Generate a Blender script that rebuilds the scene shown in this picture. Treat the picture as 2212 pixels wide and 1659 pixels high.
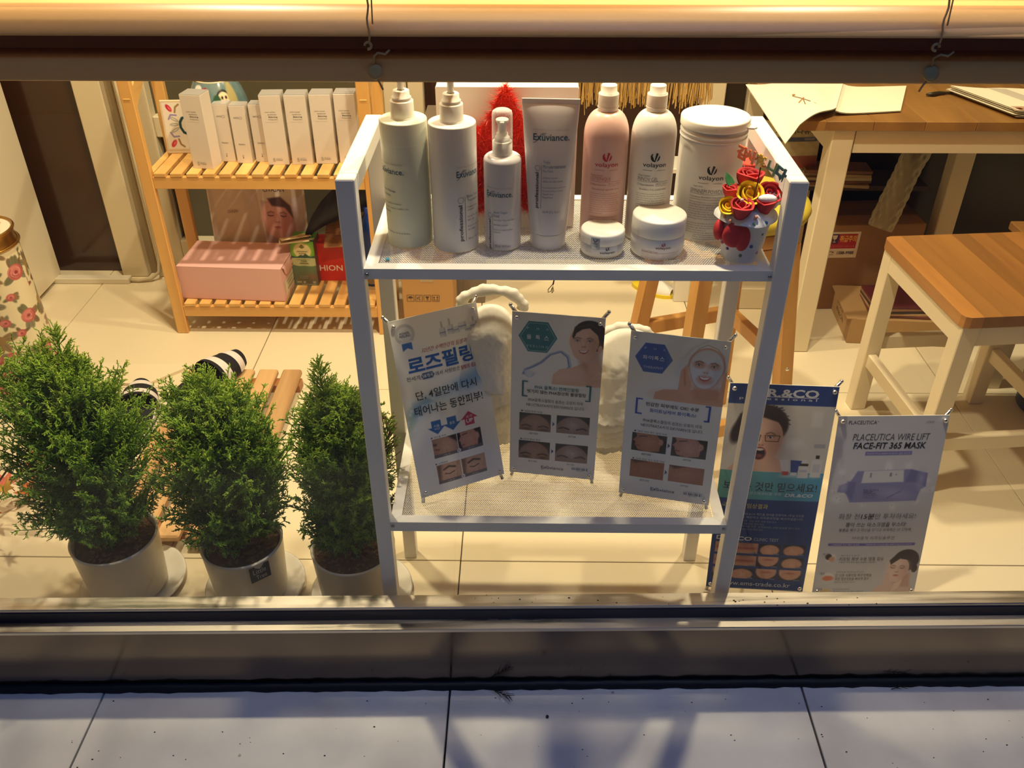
import bpy, bmesh, math, random
import numpy as np
from mathutils import Matrix, Vector, noise as mnoise
for o in list(bpy.data.objects): bpy.data.objects.remove(o)
sc = bpy.context.scene
COL = sc.collection
R = math.radians
rnd = random.Random(7)
nrs = np.random.RandomState(11)

# ------------------------------------------------------------------ camera
CAM_H = 1.42
cam = bpy.data.cameras.new('camera'); camo = bpy.data.objects.new('camera', cam); COL.objects.link(camo)
cam.sensor_fit = 'HORIZONTAL'; cam.sensor_width = 36.0
cam.lens = 36.0 * 1920.0 / 2212.0
cam.clip_start = 0.05; cam.clip_end = 60
camo.location = (0, 0, CAM_H)
camo.rotation_euler = (R(90) - math.atan(1310 / 1920.0), 0, math.atan(29 / math.hypot(1310, 1920)))
sc.camera = camo
sc.view_settings.view_transform = 'Standard'
sc.view_settings.look = 'None'
sc.view_settings.gamma = 1
sc.view_settings.use_curve_mapping = False
sc.view_settings.exposure = 0.2

# ------------------------------------------------------------------ night sky and lamps
w = bpy.data.worlds.new('night'); sc.world = w; w.use_nodes = True
bg = w.node_tree.nodes['Background']; bg.inputs[0].default_value = (0.10, 0.26, 1.0, 1); bg.inputs[1].default_value = 0.035

def lamp(name, loc, size, power, color, aim=(0, 0, -1), shape='DISK', sy=None, spread=180):
    l = bpy.data.lights.new(name, 'AREA'); l.shape = shape; l.size = size
    if sy: l.size_y = sy
    l.energy = power; l.color = color; l.spread = R(spread)
    o = bpy.data.objects.new(name, l); COL.objects.link(o); o.location = loc
    o.rotation_euler = Vector(aim).to_track_quat('-Z', 'Y').to_euler()
    return o
WARM = (1.0, 0.83, 0.56)
lamp('ceiling_spot', (0.10, 1.37, 2.22), 0.08, 23, WARM, (0, 0.0, -1))
lamp('ceiling_spot', (-0.75, 2.02, 2.42), 0.10, 30, WARM)
lamp('ceiling_spot', (0.75, 2.00, 2.42), 0.10, 24, WARM)
lamp('window_strip_lamp', (0.0, 1.082, 1.62), 3.6, 1.7, (1.0, 0.80, 0.56), (0, 0.20, -1), 'RECTANGLE', 0.015, 34)
lamp('blue_sign_lamp', (0.5, 0.35, 3.3), 1.6, 14, (0.10, 0.32, 1.0), (0, 0, -1), 'RECTANGLE', 0.3)
lamp('front_fill', (-1.0, -1.6, 3.8), 0.6, 3.2, (1.0, 0.88, 0.74), (1.0, 2.3, -3.6))  # unseen warm fill, added to brighten the poster fronts from outside

# ------------------------------------------------------------------ colours and materials
def lin(c):
    c = np.asarray(c, float)
    return np.where(c <= 0.04045, c / 12.92, ((c + 0.055) / 1.055) ** 2.4)
def hx(r, g=None, b=None):
    if g is None: g = b = r
    return tuple(float(x) for x in lin([r / 255, g / 255, b / 255])) + (1,)
_mats = {}
def mat(name, col, rough=0.5, metal=0.0, noise=0.0, nscale=8, bump=0.0, bscale=60, spec=0.5, coat=0.0, trans=0.0, ior=1.45, sss=0.0, alpha=None):
    if name in _mats: return _mats[name]
    m = bpy.data.materials.new(name); m.use_nodes = True; _mats[name] = m
    nt = m.node_tree; b = nt.nodes['Principled BSDF']
    b.inputs['Base Color'].default_value = col; b.inputs['Roughness'].default_value = rough
    b.inputs['Metallic'].default_value = metal; b.inputs['Specular IOR Level'].default_value = spec
    b.inputs['Coat Weight'].default_value = coat; b.inputs['Transmission Weight'].default_value = trans
    b.inputs['IOR'].default_value = ior
    if sss: b.inputs['Subsurface Weight'].default_value = sss; b.inputs['Subsurface Radius'].default_value = (.004, .003, .002); b.inputs['Subsurface Scale'].default_value = 1.0
    if noise or bump:
        tc = nt.nodes.new('ShaderNodeTexCoord')
    if noise:
        n = nt.nodes.new('ShaderNodeTexNoise'); n.inputs['Scale'].default_value = nscale; n.inputs['Detail'].default_value = 6
        nt.links.new(tc.outputs['Object'], n.inputs['Vector'])
        mx = nt.nodes.new('ShaderNodeMix'); mx.data_type = 'RGBA'
        d = tuple(c * (1 - noise) for c in col[:3]) + (1,); l = tuple(min(1, c * (1 + noise * .6)) for c in col[:3]) + (1,)
        mx.inputs[6].default_value = d; mx.inputs[7].default_value = l
        nt.links.new(n.outputs['Fac'], mx.inputs[0]); nt.links.new(mx.outputs[2], b.inputs['Base Color'])
    if bump:
        n2 = nt.nodes.new('ShaderNodeTexNoise'); n2.inputs['Scale'].default_value = bscale; n2.inputs['Detail'].default_value = 8
        nt.links.new(tc.outputs['Object'], n2.inputs['Vector'])
        bp = nt.nodes.new('ShaderNodeBump'); bp.inputs['Strength'].default_value = bump; bp.inputs['Distance'].default_value = 0.004
        nt.links.new(n2.outputs['Fac'], bp.inputs['Height']); nt.links.new(bp.outputs['Normal'], b.inputs['Normal'])
    return m
def wood(name, c1, c2, axis=0, rough=0.45, scale=14, stretch=0.07, per=0.0):
    if name in _mats: return _mats[name]
    m = bpy.data.materials.new(name); m.use_nodes = True; _mats[name] = m
    nt = m.node_tree; b = nt.nodes['Principled BSDF']; b.inputs['Roughness'].default_value = rough
    tc = nt.nodes.new('ShaderNodeTexCoord'); mp = nt.nodes.new('ShaderNodeMapping')
    s = [1.0, 1.0, 1.0]; s[axis] = stretch; mp.inputs['Scale'].default_value = s
    nt.links.new(tc.outputs['Object'], mp.inputs['Vector'])
    oi = nt.nodes.new('ShaderNodeObjectInfo')
    add = nt.nodes.new('ShaderNodeVectorMath'); add.operation = 'ADD'
    sc3 = nt.nodes.new('ShaderNodeVectorMath'); sc3.operation = 'SCALE'; sc3.inputs['Scale'].default_value = 7.0
    nt.links.new(oi.outputs['Random'], sc3.inputs[0]); nt.links.new(mp.outputs[0], add.inputs[0]); nt.links.new(sc3.outputs[0], add.inputs[1])
    n = nt.nodes.new('ShaderNodeTexNoise'); n.inputs['Scale'].default_value = scale; n.inputs['Detail'].default_value = 7; n.inputs['Roughness'].default_value = 0.6; n.inputs['Distortion'].default_value = 0.6
    nt.links.new(add.outputs[0], n.inputs['Vector'])
    r = nt.nodes.new('ShaderNodeValToRGB'); r.color_ramp.elements[0].position = 0.3; r.color_ramp.elements[0].color = c1
    r.color_ramp.elements[1].position = 0.7; r.color_ramp.elements[1].color = c2
    nt.links.new(n.outputs['Fac'], r.inputs['Fac'])
    out = r.outputs[0]
    if per:
        hs = nt.nodes.new('ShaderNodeHueSaturation'); mr = nt.nodes.new('ShaderNodeMapRange')
        mr.inputs['To Min'].default_value = 1 - per; mr.inputs['To Max'].default_value = 1 + per
        nt.links.new(oi.outputs['Random'], mr.inputs['Value']); nt.links.new(mr.outputs[0], hs.inputs['Value'])
        nt.links.new(out, hs.inputs['Color']); out = hs.outputs[0]
    nt.links.new(out, b.inputs['Base Color'])
    bp = nt.nodes.new('ShaderNodeBump'); bp.inputs['Strength'].default_value = 0.15; bp.inputs['Distance'].default_value = 0.002
    nt.links.new(n.outputs['Fac'], bp.inputs['Height']); nt.links.new(bp.outputs['Normal'], b.inputs['Normal'])
    return m
def vcmat(name, rough=0.5, spec=0.4, coat=0.0, sheen=0.0):
    if name in _mats: return _mats[name]
    m = bpy.data.materials.new(name); m.use_nodes = True; _mats[name] = m
    nt = m.node_tree; b = nt.nodes['Principled BSDF']; b.inputs['Roughness'].default_value = rough
    b.inputs['Specular IOR Level'].default_value = spec; b.inputs['Coat Weight'].default_value = coat
    a = nt.nodes.new('ShaderNodeAttribute'); a.attribute_name = 'Col'
    nt.links.new(a.outputs['Color'], b.inputs['Base Color'])
    return m

# ------------------------------------------------------------------ mesh collecting
class MB:
    def __init__(s): s.v = []; s.f = []; s.mi = []; s.sm = []; s.mats = []
    def add(s, vs, fs, smooth=False, m=None):
        k = len(s.v); s.v += [tuple(map(float, p)) for p in vs]
        i = 0
        if m is not None:
            if m not in s.mats: s.mats.append(m)
            i = s.mats.index(m)
        for f in fs: s.f.append([k + j for j in f]); s.mi.append(i); s.sm.append(smooth)
        return s
    def box(s, x0, x1, y0, y1, z0, z1, m=None, bev=0.0, M=None):
        if bev <= 0:
            vs = [(x0, y0, z0), (x1, y0, z0), (x1, y1, z0), (x0, y1, z0), (x0, y0, z1), (x1, y0, z1), (x1, y1, z1), (x0, y1, z1)]
            fs = [(0, 3, 2, 1), (4, 5, 6, 7), (0, 1, 5, 4), (1, 2, 6, 5), (2, 3, 7, 6), (3, 0, 4, 7)]
        else:
            b = bev; vs = []; fs = []
            X = (x0, x1); Y = (y0, y1); Z = (z0, z1)
            idx = {}
            for i in (0, 1):
                for j in (0, 1):
                    for k in (0, 1):
                        sx = b if i == 0 else -b; sy = b if j == 0 else -b; sz = b if k == 0 else -b
                        idx[i, j, k, 0] = len(vs); vs.append((X[i], Y[j] + sy, Z[k] + sz))
                        idx[i, j, k, 1] = len(vs); vs.append((X[i] + sx, Y[j], Z[k] + sz))
                        idx[i, j, k, 2] = len(vs); vs.append((X[i] + sx, Y[j] + sy, Z[k]))
            q = idx
            fs += [(q[0, 0, 0, 0], q[0, 0, 1, 0], q[0, 1, 1, 0], q[0, 1, 0, 0]), (q[1, 0, 0, 0], q[1, 1, 0, 0], q[1, 1, 1, 0], q[1, 0, 1, 0]),
                   (q[0, 0, 0, 1], q[1, 0, 0, 1], q[1, 0, 1, 1], q[0, 0, 1, 1]), (q[0, 1, 0, 1], q[0, 1, 1, 1], q[1, 1, 1, 1], q[1, 1, 0, 1]),
                   (q[0, 0, 0, 2], q[0, 1, 0, 2], q[1, 1, 0, 2], q[1, 0, 0, 2]), (q[0, 0, 1, 2], q[1, 0, 1, 2], q[1, 1, 1, 2], q[0, 1, 1, 2])]
            for k in (0, 1):
                fs += [(q[0, 0, k, 0], q[0, 1, k, 0], q[0, 1, k, 2], q[0, 0, k, 2]), (q[1, 0, k, 0], q[1, 0, k, 2], q[1, 1, k, 2], q[1, 1, k, 0])]
                fs += [(q[0, 0, k, 1], q[0, 0, k, 2], q[1, 0, k, 2], q[1, 0, k, 1]), (q[0, 1, k, 1], q[1, 1, k, 1], q[1, 1, k, 2], q[0, 1, k, 2])]
            for i in (0, 1):
                for j in (0, 1):
                    fs.append((q[i, j, 0, 0], q[i, j, 1, 0], q[i, j, 1, 1], q[i, j, 0, 1]))
                    for k in (0, 1): fs.append((q[i, j, k, 0], q[i, j, k, 1], q[i, j, k, 2]))
        if M is not None: vs = [tuple(M @ Vector(p)) for p in vs]
        return s.add(vs, fs, False, m)
    def bar(s, p, q, wd, ht, m=None, bev=0.0, up=(0, 0, 1)):
        p = Vector(p); q = Vector(q); d = q - p; L = d.length; d.normalize()
        u = Vector(up); sd = d.cross(u)
        if sd.length < 1e-4: u = Vector((0, 1, 0)); sd = d.cross(u)
        sd.normalize(); u = sd.cross(d)
        M = Matrix((( d.x, sd.x, u.x, p.x), (d.y, sd.y, u.y, p.y), (d.z, sd.z, u.z, p.z), (0, 0, 0, 1)))
        return s.box(0, L, -wd / 2, wd / 2, -ht / 2, ht / 2, m, bev, M)
    def lathe(s, prof, n=40, c=(0, 0, 0), m=None, smooth=True, M=None, caps=True, sx=1, sy=1):
        vs = []; fs = []
        for (r, z) in prof:
            for i in range(n):
                a = 2 * math.pi * i / n; vs.append((c[0] + r * math.cos(a) * sx, c[1] + r * math.sin(a) * sy, c[2] + z))
        for j in range(len(prof) - 1):
            for i in range(n):
                k = (i + 1) % n; fs.append((j * n + i, j * n + k, (j + 1) * n + k, (j + 1) * n + i))
        if M is not None: vs = [tuple(M @ Vector(p)) for p in vs]
        s.add(vs, fs, smooth, m)
        if caps:
            K = len(s.v) - len(vs); i = s.mats.index(m) if m in s.mats else 0
            if prof[0][0] > 1e-6: s.f.append([K + t for t in range(n)][::-1]); s.mi.append(i); s.sm.append(False)
            if prof[-1][0] > 1e-6: s.f.append([K + (len(prof) - 1) * n + t for t in range(n)]); s.mi.append(i); s.sm.append(False)
        return s
    def tube(s, pts, r, n=8, m=None, caps=True, closed=False):
        pts = [Vector(p) for p in pts]; N = len(pts); vs = []; fs = []
        rr = r if hasattr(r, '__len__') else [r] * N
        prev = None
        for i, p in enumerate(pts):
            if closed: t = (pts[(i + 1) % N] - pts[i - 1])
            else: t = pts[min(i + 1, N - 1)] - pts[max(i - 1, 0)]
            t.normalize()
            if prev is None:
                a = Vector((0, 0, 1)) if abs(t.z) < .9 else Vector((1, 0, 0))
                u = t.cross(a).normalized()
            else:
                u = (prev - t * prev.dot(t)).normalized()
            prev = u; v = t.cross(u)
            for k in range(n):
                an = 2 * math.pi * k / n; q = p + (u * math.cos(an) + v * math.sin(an)) * rr[i]; vs.append(tuple(q))
        for i in range(N if closed else N - 1):
            j = (i + 1) % N
            for k in range(n):
                l = (k + 1) % n; fs.append((i * n + k, i * n + l, j * n + l, j * n + k))
        if caps and not closed: fs.append(list(range(n))[::-1]); fs.append([(N - 1) * n + k for k in range(n)])
        return s.add(vs, fs, True, m)
    def prism(s, poly, z0, z1, m=None, M=None, smooth=False):
        n = len(poly); vs = [(x, y, z0) for x, y in poly] + [(x, y, z1) for x, y in poly]
        fs = [list(range(n))[::-1], [n + i for i in range(n)]] + [(i, (i + 1) % n, n + (i + 1) % n, n + i) for i in range(n)]
        if M is not None: vs = [tuple(M @ Vector(p)) for p in vs]
        return s.add(vs, fs, smooth, m)
    def grid(s, fn, nu, nv, m=None, smooth=True, closeu=False):
        vs = [fn(i / (nu if closeu else nu - 1), j / (nv - 1)) for j in range(nv) for i in range(nu)]
        fs = []
        for j in range(nv - 1):
            for i in range(nu if closeu else nu - 1):
                k = (i + 1) % nu; fs.append((j * nu + i, j * nu + k, (j + 1) * nu + k, (j + 1) * nu + i))
        return s.add(vs, fs, smooth, m)
    def ball(s, c, r, n=12, m=None, sc=(1, 1, 1)):
        prof = [(max(1e-7, r * math.sin(math.pi * i / (n // 2 + 2))), -r * math.cos(math.pi * i / (n // 2 + 2))) for i in range(n // 2 + 3)]
        M = Matrix.Translation(c) @ Matrix.Diagonal((sc[0], sc[1], sc[2], 1))
        return s.lathe(prof, n, m=m, M=M, caps=False)

def link(o, parent=None):
    COL.objects.link(o)
    if parent is not None: o.parent = parent
    return o
_off = {}
def wloc(o):
    return _off.get(o.name, Vector((0, 0, 0)))
def part(name, mb, m, parent=None, loc=None, label=None, kind=None, local=False):
    """one mesh object; vertices in world space unless local"""
    me = bpy.data.meshes.new(name)
    if parent is not None: base = wloc(parent); pos = Vector((0, 0, 0))
    else: base = Vector(loc if loc is not None else (0, 0, 0)); pos = base
    if local: base = Vector((0, 0, 0))
    vs = [(p[0] - base.x, p[1] - base.y, p[2] - base.z) for p in mb.v]
    me.from_pydata(vs, [], mb.f)
    if mb.mats:
        for q in mb.mats: me.materials.append(q if q is not None else m)
    else: me.materials.append(m)
    me.polygons.foreach_set('material_index', mb.mi); me.polygons.foreach_set('use_smooth', mb.sm)
    me.update()
    o = bpy.data.objects.new(name, me); o.location = pos
    _off[o.name] = Vector((0, 0, 0)) if local else (wloc(parent) if parent is not None else pos)
    link(o, parent)
    if label: o['label'] = label
    if kind: o['kind'] = kind
    return o
def tag(o, label, cat, group=None, kind=None):
    o['label'] = label; o['category'] = cat
    if group: o['group'] = group
    if kind: o['kind'] = kind
    return o
def thing(name, label, cat, loc=(0, 0, 0), rot=None, group=None):
    o = bpy.data.objects.new(name, None); COL.objects.link(o); o.location = loc; o.empty_display_size = .05
    if rot is not None: o.rotation_euler = rot
    _off[o.name] = Vector(loc)
    return tag(o, label, cat, group)
def struct(name, loc=(0, 0, 0)):
    o = bpy.data.objects.new(name, None); COL.objects.link(o); o.location = loc; o['kind'] = 'structure'; _off[o.name] = Vector(loc)
    return o
def copy_tree(o, loc=None, rot=None, label=None, parent=None):
    c = o.copy(); COL.objects.link(c)
    if parent is not None: c.parent = parent
    if loc is not None: c.location = loc
    if rot is not None: c.rotation_euler = rot
    if label: c['label'] = label
    for ch in list(o.children): copy_tree(ch, parent=c)
    return c
def npmesh(name, V, F, m, col=None, parent=None, smooth=True, kind=None, label=None, local=False, loc=None):
    """fast numpy mesh; F (n,3|4); col per-vertex sRGB"""
    me = bpy.data.meshes.new(name)
    base = wloc(parent) if parent is not None else Vector(loc or (0, 0, 0))
    V = np.asarray(V, np.float32)
    if not local: V = V - np.array(base, np.float32)
    F = np.asarray(F, np.int32); n, k = F.shape
    me.vertices.add(len(V)); me.vertices.foreach_set('co', V.ravel())
    me.loops.add(n * k); me.loops.foreach_set('vertex_index', F.ravel())
    me.polygons.add(n); me.polygons.foreach_set('loop_start', np.arange(0, n * k, k, dtype=np.int32))
    me.polygons.foreach_set('use_smooth', np.full(n, smooth))
    me.update(calc_edges=True); me.validate()
    if col is not None:
        a = me.color_attributes.new('Col', 'FLOAT_COLOR', 'POINT')
        c = np.ones((len(V), 4), np.float32); c[:, :3] = lin(np.clip(col, 0, 1)); a.data.foreach_set('color', c.ravel())
    me.materials.append(m)
    o = bpy.data.objects.new(name, me)
    if parent is None and loc: o.location = loc
    _off[o.name] = Vector((0, 0, 0)) if local else base
    link(o, parent)
    if kind: o['kind'] = kind
    if label: o['label'] = label
    return o

def kid(t, *names):
    for n in names:
        for c in t.children:
            if c.name.split('.')[0] == n: return c
    return t
# ------------------------------------------------------------------ lettering
_tc = {}
def glyphs(s, bold=0.0):
    k = (s, bold)
    if k in _tc: return _tc[k]
    cu = bpy.data.curves.new('lettering', 'FONT'); cu.body = s; cu.size = 1.0; cu.offset = bold; cu.resolution_u = 2 if len(s) < 24 else 1
    cu.fill_mode = 'FRONT'
    ob = bpy.data.objects.new('lettering', cu); me = bpy.data.meshes.new_from_object(ob)
    V = [(v.co.x, v.co.y) for v in me.vertices]; F = [tuple(p.vertices) for p in me.polygons]
    bpy.data.objects.remove(ob); bpy.data.curves.remove(cu); bpy.data.meshes.remove(me)
    _tc[k] = (np.array(V) if V else np.zeros((0, 2)), F); return _tc[k]
class Print:
    """flat print: 2-D shapes gathered in sheet coordinates (x right, y DOWN), mapped on a surface"""
    def __init__(s): s.items = []
    def text(s, t, x0, x1, y, h, col, bold=0.0, slant=0.0, rot=0.0, fit=True):
        V, F = glyphs(t, bold)
        if not len(V): return s
        V = V.copy(); mn = V.min(0); mx = V.max(0)
        V[:, 1] = (V[:, 1] - (mn[1] + mx[1]) / 2) / (mx[1] - mn[1]) * h
        sx = (x1 - x0) / (mx[0] - mn[0]) if fit else h / (mx[1] - mn[1])
        V[:, 0] = (V[:, 0] - (mn[0] + mx[0]) / 2) * sx + slant * V[:, 1]
        c, n = math.cos(rot), math.sin(rot)
        X = V[:, 0] * c - V[:, 1] * n; Y = V[:, 0] * n + V[:, 1] * c
        s.items.append((np.stack([(x0 + x1) / 2 + X, y - Y], 1), F, col)); return s
    def poly(s, pts, col):
        s.items.append((np.array(pts, float), [tuple(range(len(pts)))[::-1]], col)); return s
    def rect(s, x0, y0, x1, y1, col): return s.poly([(x0, y0), (x1, y0), (x1, y1), (x0, y1)], col)
    def line(s, x0, y0, x1, y1, wd, col):
        d = math.hypot(x1 - x0, y1 - y0); nx, ny = -(y1 - y0) / d * wd / 2, (x1 - x0) / d * wd / 2
        n = max(1, int(d / .006)) if d > .01 else 1
        for i in range(n):
            a, b = i / n, (i + 1) / n
            p = (x0 + (x1 - x0) * a, y0 + (y1 - y0) * a); q = (x0 + (x1 - x0) * b, y0 + (y1 - y0) * b)
            s.poly([(p[0] - nx, p[1] - ny), (q[0] - nx, q[1] - ny), (q[0] + nx, q[1] + ny), (p[0] + nx, p[1] + ny)], col)
        return s
    def pline(s, pts, wd, col):
        for a, b in zip(pts[:-1], pts[1:]): s.line(a[0], a[1], b[0], b[1], wd, col)
        return s
    def hexring(s, cx, cy, r, wd, col, a0=0):
        P = [(cx + r * math.cos(a0 + i * math.pi / 3), cy + r * math.sin(a0 + i * math.pi / 3)) for i in range(7)]
        return s.pline(P, wd, col)
    def disc(s, cx, cy, r, col, n=24, ry=None):
        return s.poly([(cx + r * math.cos(2 * math.pi * i / n), cy + (ry or r) * math.sin(2 * math.pi * i / n)) for i in range(n)], col)
    def build(s, name, fn, parent, rough=0.45, local=True, label=None):
        mb = MB()
        lv = 0
        for i, (V, F, col) in enumerate(s.items):
            key = 'ink_%02x%02x%02x' % tuple(int(max(0, min(1, c)) * 255) for c in col)
            m = mat(key, tuple(float(q) for q in lin(col)) + (1,), rough)
            mb.add([fn(x, y, 0.00025 + 0.00004 * min(i, 12)) for x, y in V], F, False, m)
        return part(name, mb, None, parent, local=local, label=label, kind='stuff')
def on_cyl(r, zt, a0=0.0, c=(0, 0, 0)):
    """sheet x -> arc around +/-, y down from zt; centre of x=0 faces -Y (turned by a0)"""
    def fn(x, y, e):
        a = x / r + a0; return (c[0] + (r + e) * math.sin(a), c[1] - (r + e) * math.cos(a), c[2] + zt - y)
    return fn

# ------------------------------------------------------------------ painted pictures (flat print as colour per vertex)
class Pic:
    def __init__(s, W, Hh, bgc=(1, 1, 1), res=1000):
        """W,Hh pixel counts; coordinates in 0..1000 units of width / height each"""
        s.W, s.H = W, Hh
        s.a = np.ones((Hh, W, 3)) * np.array(bgc)
        s.x = (np.arange(W) / (W - 1))[None, :].repeat(Hh, 0); s.y = (np.arange(Hh) / (W - 1))[:, None].repeat(W, 1)
        s.px = 1.0 / (W - 1); s.asp = (Hh - 1) / (W - 1)
    def mix(s, m, col, al=1.0):
        m = np.clip(m, 0, 1)[..., None] * al; s.a = s.a * (1 - m) + np.array(col) * m; return s
    # all coordinates below: x in widths, y in widths (downwards)
    def ell(s, cx, cy, rx, ry, col, rot=0, soft=1.0, al=1.0, clip=None):
        X = s.x - cx; Y = s.y - cy; c, n = math.cos(rot), math.sin(rot)
        u = (X * c + Y * n) / rx; v = (-X * n + Y * c) / ry
        d = (np.sqrt(u * u + v * v) - 1) * min(rx, ry)
        m = .5 - d / (s.px * 1.5 * soft)
        if clip is not None: m = np.clip(m, 0, 1) * clip
        return s.mix(m, col, al)
    def mask_ell(s, cx, cy, rx, ry, rot=0, soft=1.0):
        X = s.x - cx; Y = s.y - cy; c, n = math.cos(rot), math.sin(rot)
        u = (X * c + Y * n) / rx; v = (-X * n + Y * c) / ry
        return np.clip(.5 - (np.sqrt(u * u + v * v) - 1) * min(rx, ry) / (s.px * 1.5 * soft), 0, 1)
    def mask_poly(s, P, soft=1.0):
        P = [tuple(p) for p in P]; ins = np.zeros(s.x.shape, bool); dm = np.full(s.x.shape, 9.0)
        for (x0, y0), (x1, y1) in zip(P, P[1:] + P[:1]):
            if y0 != y1:
                c = ((y0 > s.y) != (y1 > s.y)) & (s.x < (x1 - x0) * (s.y - y0) / (y1 - y0) + x0); ins ^= c
            L = (x1 - x0) ** 2 + (y1 - y0) ** 2 + 1e-12
            t = np.clip(((s.x - x0) * (x1 - x0) + (s.y - y0) * (y1 - y0)) / L, 0, 1)
            dm = np.minimum(dm, np.hypot(s.x - x0 - t * (x1 - x0), s.y - y0 - t * (y1 - y0)))
        d = np.where(ins, -dm, dm); return np.clip(.5 - d / (s.px * 1.2 * soft), 0, 1)
    def poly(s, P, col, soft=1.0, al=1.0, clip=None):
        m = s.mask_poly(P, soft)
        if clip is not None: m = m * clip
        return s.mix(m, col, al)
    def stroke(s, P, wd, col, soft=1.0, al=1.0):
        dm = np.full(s.x.shape, 9.0)
        for (x0, y0), (x1, y1) in zip(P[:-1], P[1:]):
            L = (x1 - x0) ** 2 + (y1 - y0) ** 2 + 1e-12
            t = np.clip(((s.x - x0) * (x1 - x0) + (s.y - y0) * (y1 - y0)) / L, 0, 1)
            dm = np.minimum(dm, np.hypot(s.x - x0 - t * (x1 - x0), s.y - y0 - t * (y1 - y0)))
        return s.mix(.5 - (dm - wd / 2) / (s.px * soft), col, al)
    def rect(s, x0, y0, x1, y1, col, al=1.0, soft=1.0):
        d = np.maximum(np.maximum(x0 - s.x, s.x - x1), np.maximum(y0 - s.y, s.y - y1)); return s.mix(.5 - d / (s.px * soft), col, al)
    def mask_rect(s, x0, y0, x1, y1):
        return ((s.x >= x0) & (s.x <= x1) & (s.y >= y0) & (s.y <= y1)).astype(float)
    def build(s, name, fn, parent, m, local=True, label=None):
        V = fn(s.x.ravel(), s.y.ravel())
        i = np.arange(s.H * s.W).reshape(s.H, s.W)
        F = np.stack([i[:-1, :-1], i[1:, :-1], i[1:, 1:], i[:-1, 1:]], -1).reshape(-1, 4)
        return npmesh(name, V, F, m, s.a.reshape(-1, 3), parent, local=local, label=label)
def C(*v): return tuple(x / 255 for x in v)

# ================================================================== SETTING
M_tile = mat('porcelain_tile', hx(228, 213, 180), 0.33, noise=0.05, nscale=3, bump=0.02, bscale=25)
M_grout = mat('dark_grout', hx(105, 92, 74), 0.8)
M_white = mat('white_paint', hx(232, 226, 212), 0.42)
M_cream = mat('cream_aluminium', hx(214, 200, 168), 0.4)
floor = part('floor', MB().box(-2.8, 2.9, 1.12, 3.4, -0.06, -0.011), M_grout, loc=(0, 1.12, -0.011)); floor['kind'] = 'structure'
XJ = [-2.72, -2.07, -1.424, -0.779, -0.130, 0.534, 1.19, 1.85, 2.5]
YJ = [1.125, 1.392, 2.050, 2.700, 3.35]
for i in range(len(XJ) - 1):
    for j in range(len(YJ) - 1):
        g = 0.0012
        dz = nrs.uniform(-.0004, .0004)
        part('tile', MB().box(XJ[i] + g, XJ[i + 1] - g, YJ[j] + g, YJ[j + 1] - g, -0.011, dz, bev=0.0009), M_tile, floor)
# pavement outside: large pale slabs
def slabmat():
    m = bpy.data.materials.new('pavement_slab'); m.use_nodes = True; nt = m.node_tree; b = nt.nodes['Principled BSDF']; b.inputs['Roughness'].default_value = .42
    tc = nt.nodes.new('ShaderNodeTexCoord')
    n = nt.nodes.new('ShaderNodeTexNoise'); n.inputs['Scale'].default_value = 5; n.inputs['Detail'].default_value = 8
    r = nt.nodes.new('ShaderNodeValToRGB'); r.color_ramp.elements[0].color = hx(206, 202, 198); r.color_ramp.elements[1].color = hx(228, 225, 219)
    r.color_ramp.elements[0].position = .35; r.color_ramp.elements[1].position = .65
    v = nt.nodes.new('ShaderNodeTexVoronoi'); v.inputs['Scale'].default_value = 22
    n3 = nt.nodes.new('ShaderNodeTexNoise'); n3.inputs['Scale'].default_value = 60
    sub = nt.nodes.new('ShaderNodeMath'); sub.operation = 'MULTIPLY_ADD'; sub.inputs[1].default_value = .25; 
    cr = nt.nodes.new('ShaderNodeValToRGB'); cr.color_ramp.elements[0].position = .13; cr.color_ramp.elements[0].color = (.30, .28, .26, 1); cr.color_ramp.elements[1].position = .17; cr.color_ramp.elements[1].color = (1, 1, 1, 1)
    n4 = nt.nodes.new('ShaderNodeTexNoise'); n4.inputs['Scale'].default_value = 9; n4.inputs['Detail'].default_value = 4
    gt = nt.nodes.new('ShaderNodeMath'); gt.operation = 'LESS_THAN'; gt.inputs[1].default_value = .50
    mxs = nt.nodes.new('ShaderNodeMix'); mxs.data_type = 'RGBA'; mxs.inputs[7].default_value = (1, 1, 1, 1)
    mu = nt.nodes.new('ShaderNodeMix'); mu.data_type = 'RGBA'; mu.blend_type = 'MULTIPLY'; mu.inputs[0].default_value = .75
    L = nt.links
    for q in (n, v, n3, n4): L.new(tc.outputs['Object'], q.inputs['Vector'])
    L.new(n.outputs['Fac'], r.inputs['Fac']); L.new(n3.outputs['Fac'], sub.inputs[0]); L.new(v.outputs['Distance'], sub.inputs[2])
    L.new(sub.outputs[0], cr.inputs['Fac']); L.new(n4.outputs['Fac'], gt.inputs[0]); L.new(gt.outputs[0], mxs.inputs[0]); L.new(cr.outputs[0], mxs.inputs[6])
    L.new(r.outputs[0], mu.inputs[6]); L.new(mxs.outputs[2], mu.inputs[7]); L.new(mu.outputs[2], b.inputs['Base Color'])
    return m
M_slab = slabmat()
pave = part('pavement', MB().box(-2.8, 2.9, -2.5, 1.10, -0.08, -0.016), mat('pavement_joint', hx(30, 28, 30), .9), loc=(0, 0.6, -0.016)); pave['kind'] = 'structure'
for i in range(len(XJ) - 1):
    for (y0, y1) in ((-2.4, -1.75), (-1.75, -1.1), (-1.1, -0.45), (-0.45, 0.20), (0.20, 1.10)):
        part('slab', MB().box(XJ[i] + .0018, XJ[i + 1] - .0018, y0 + .0018, y1 - .0018, -0.016, 0, bev=.0012), M_slab, pave)

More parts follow.
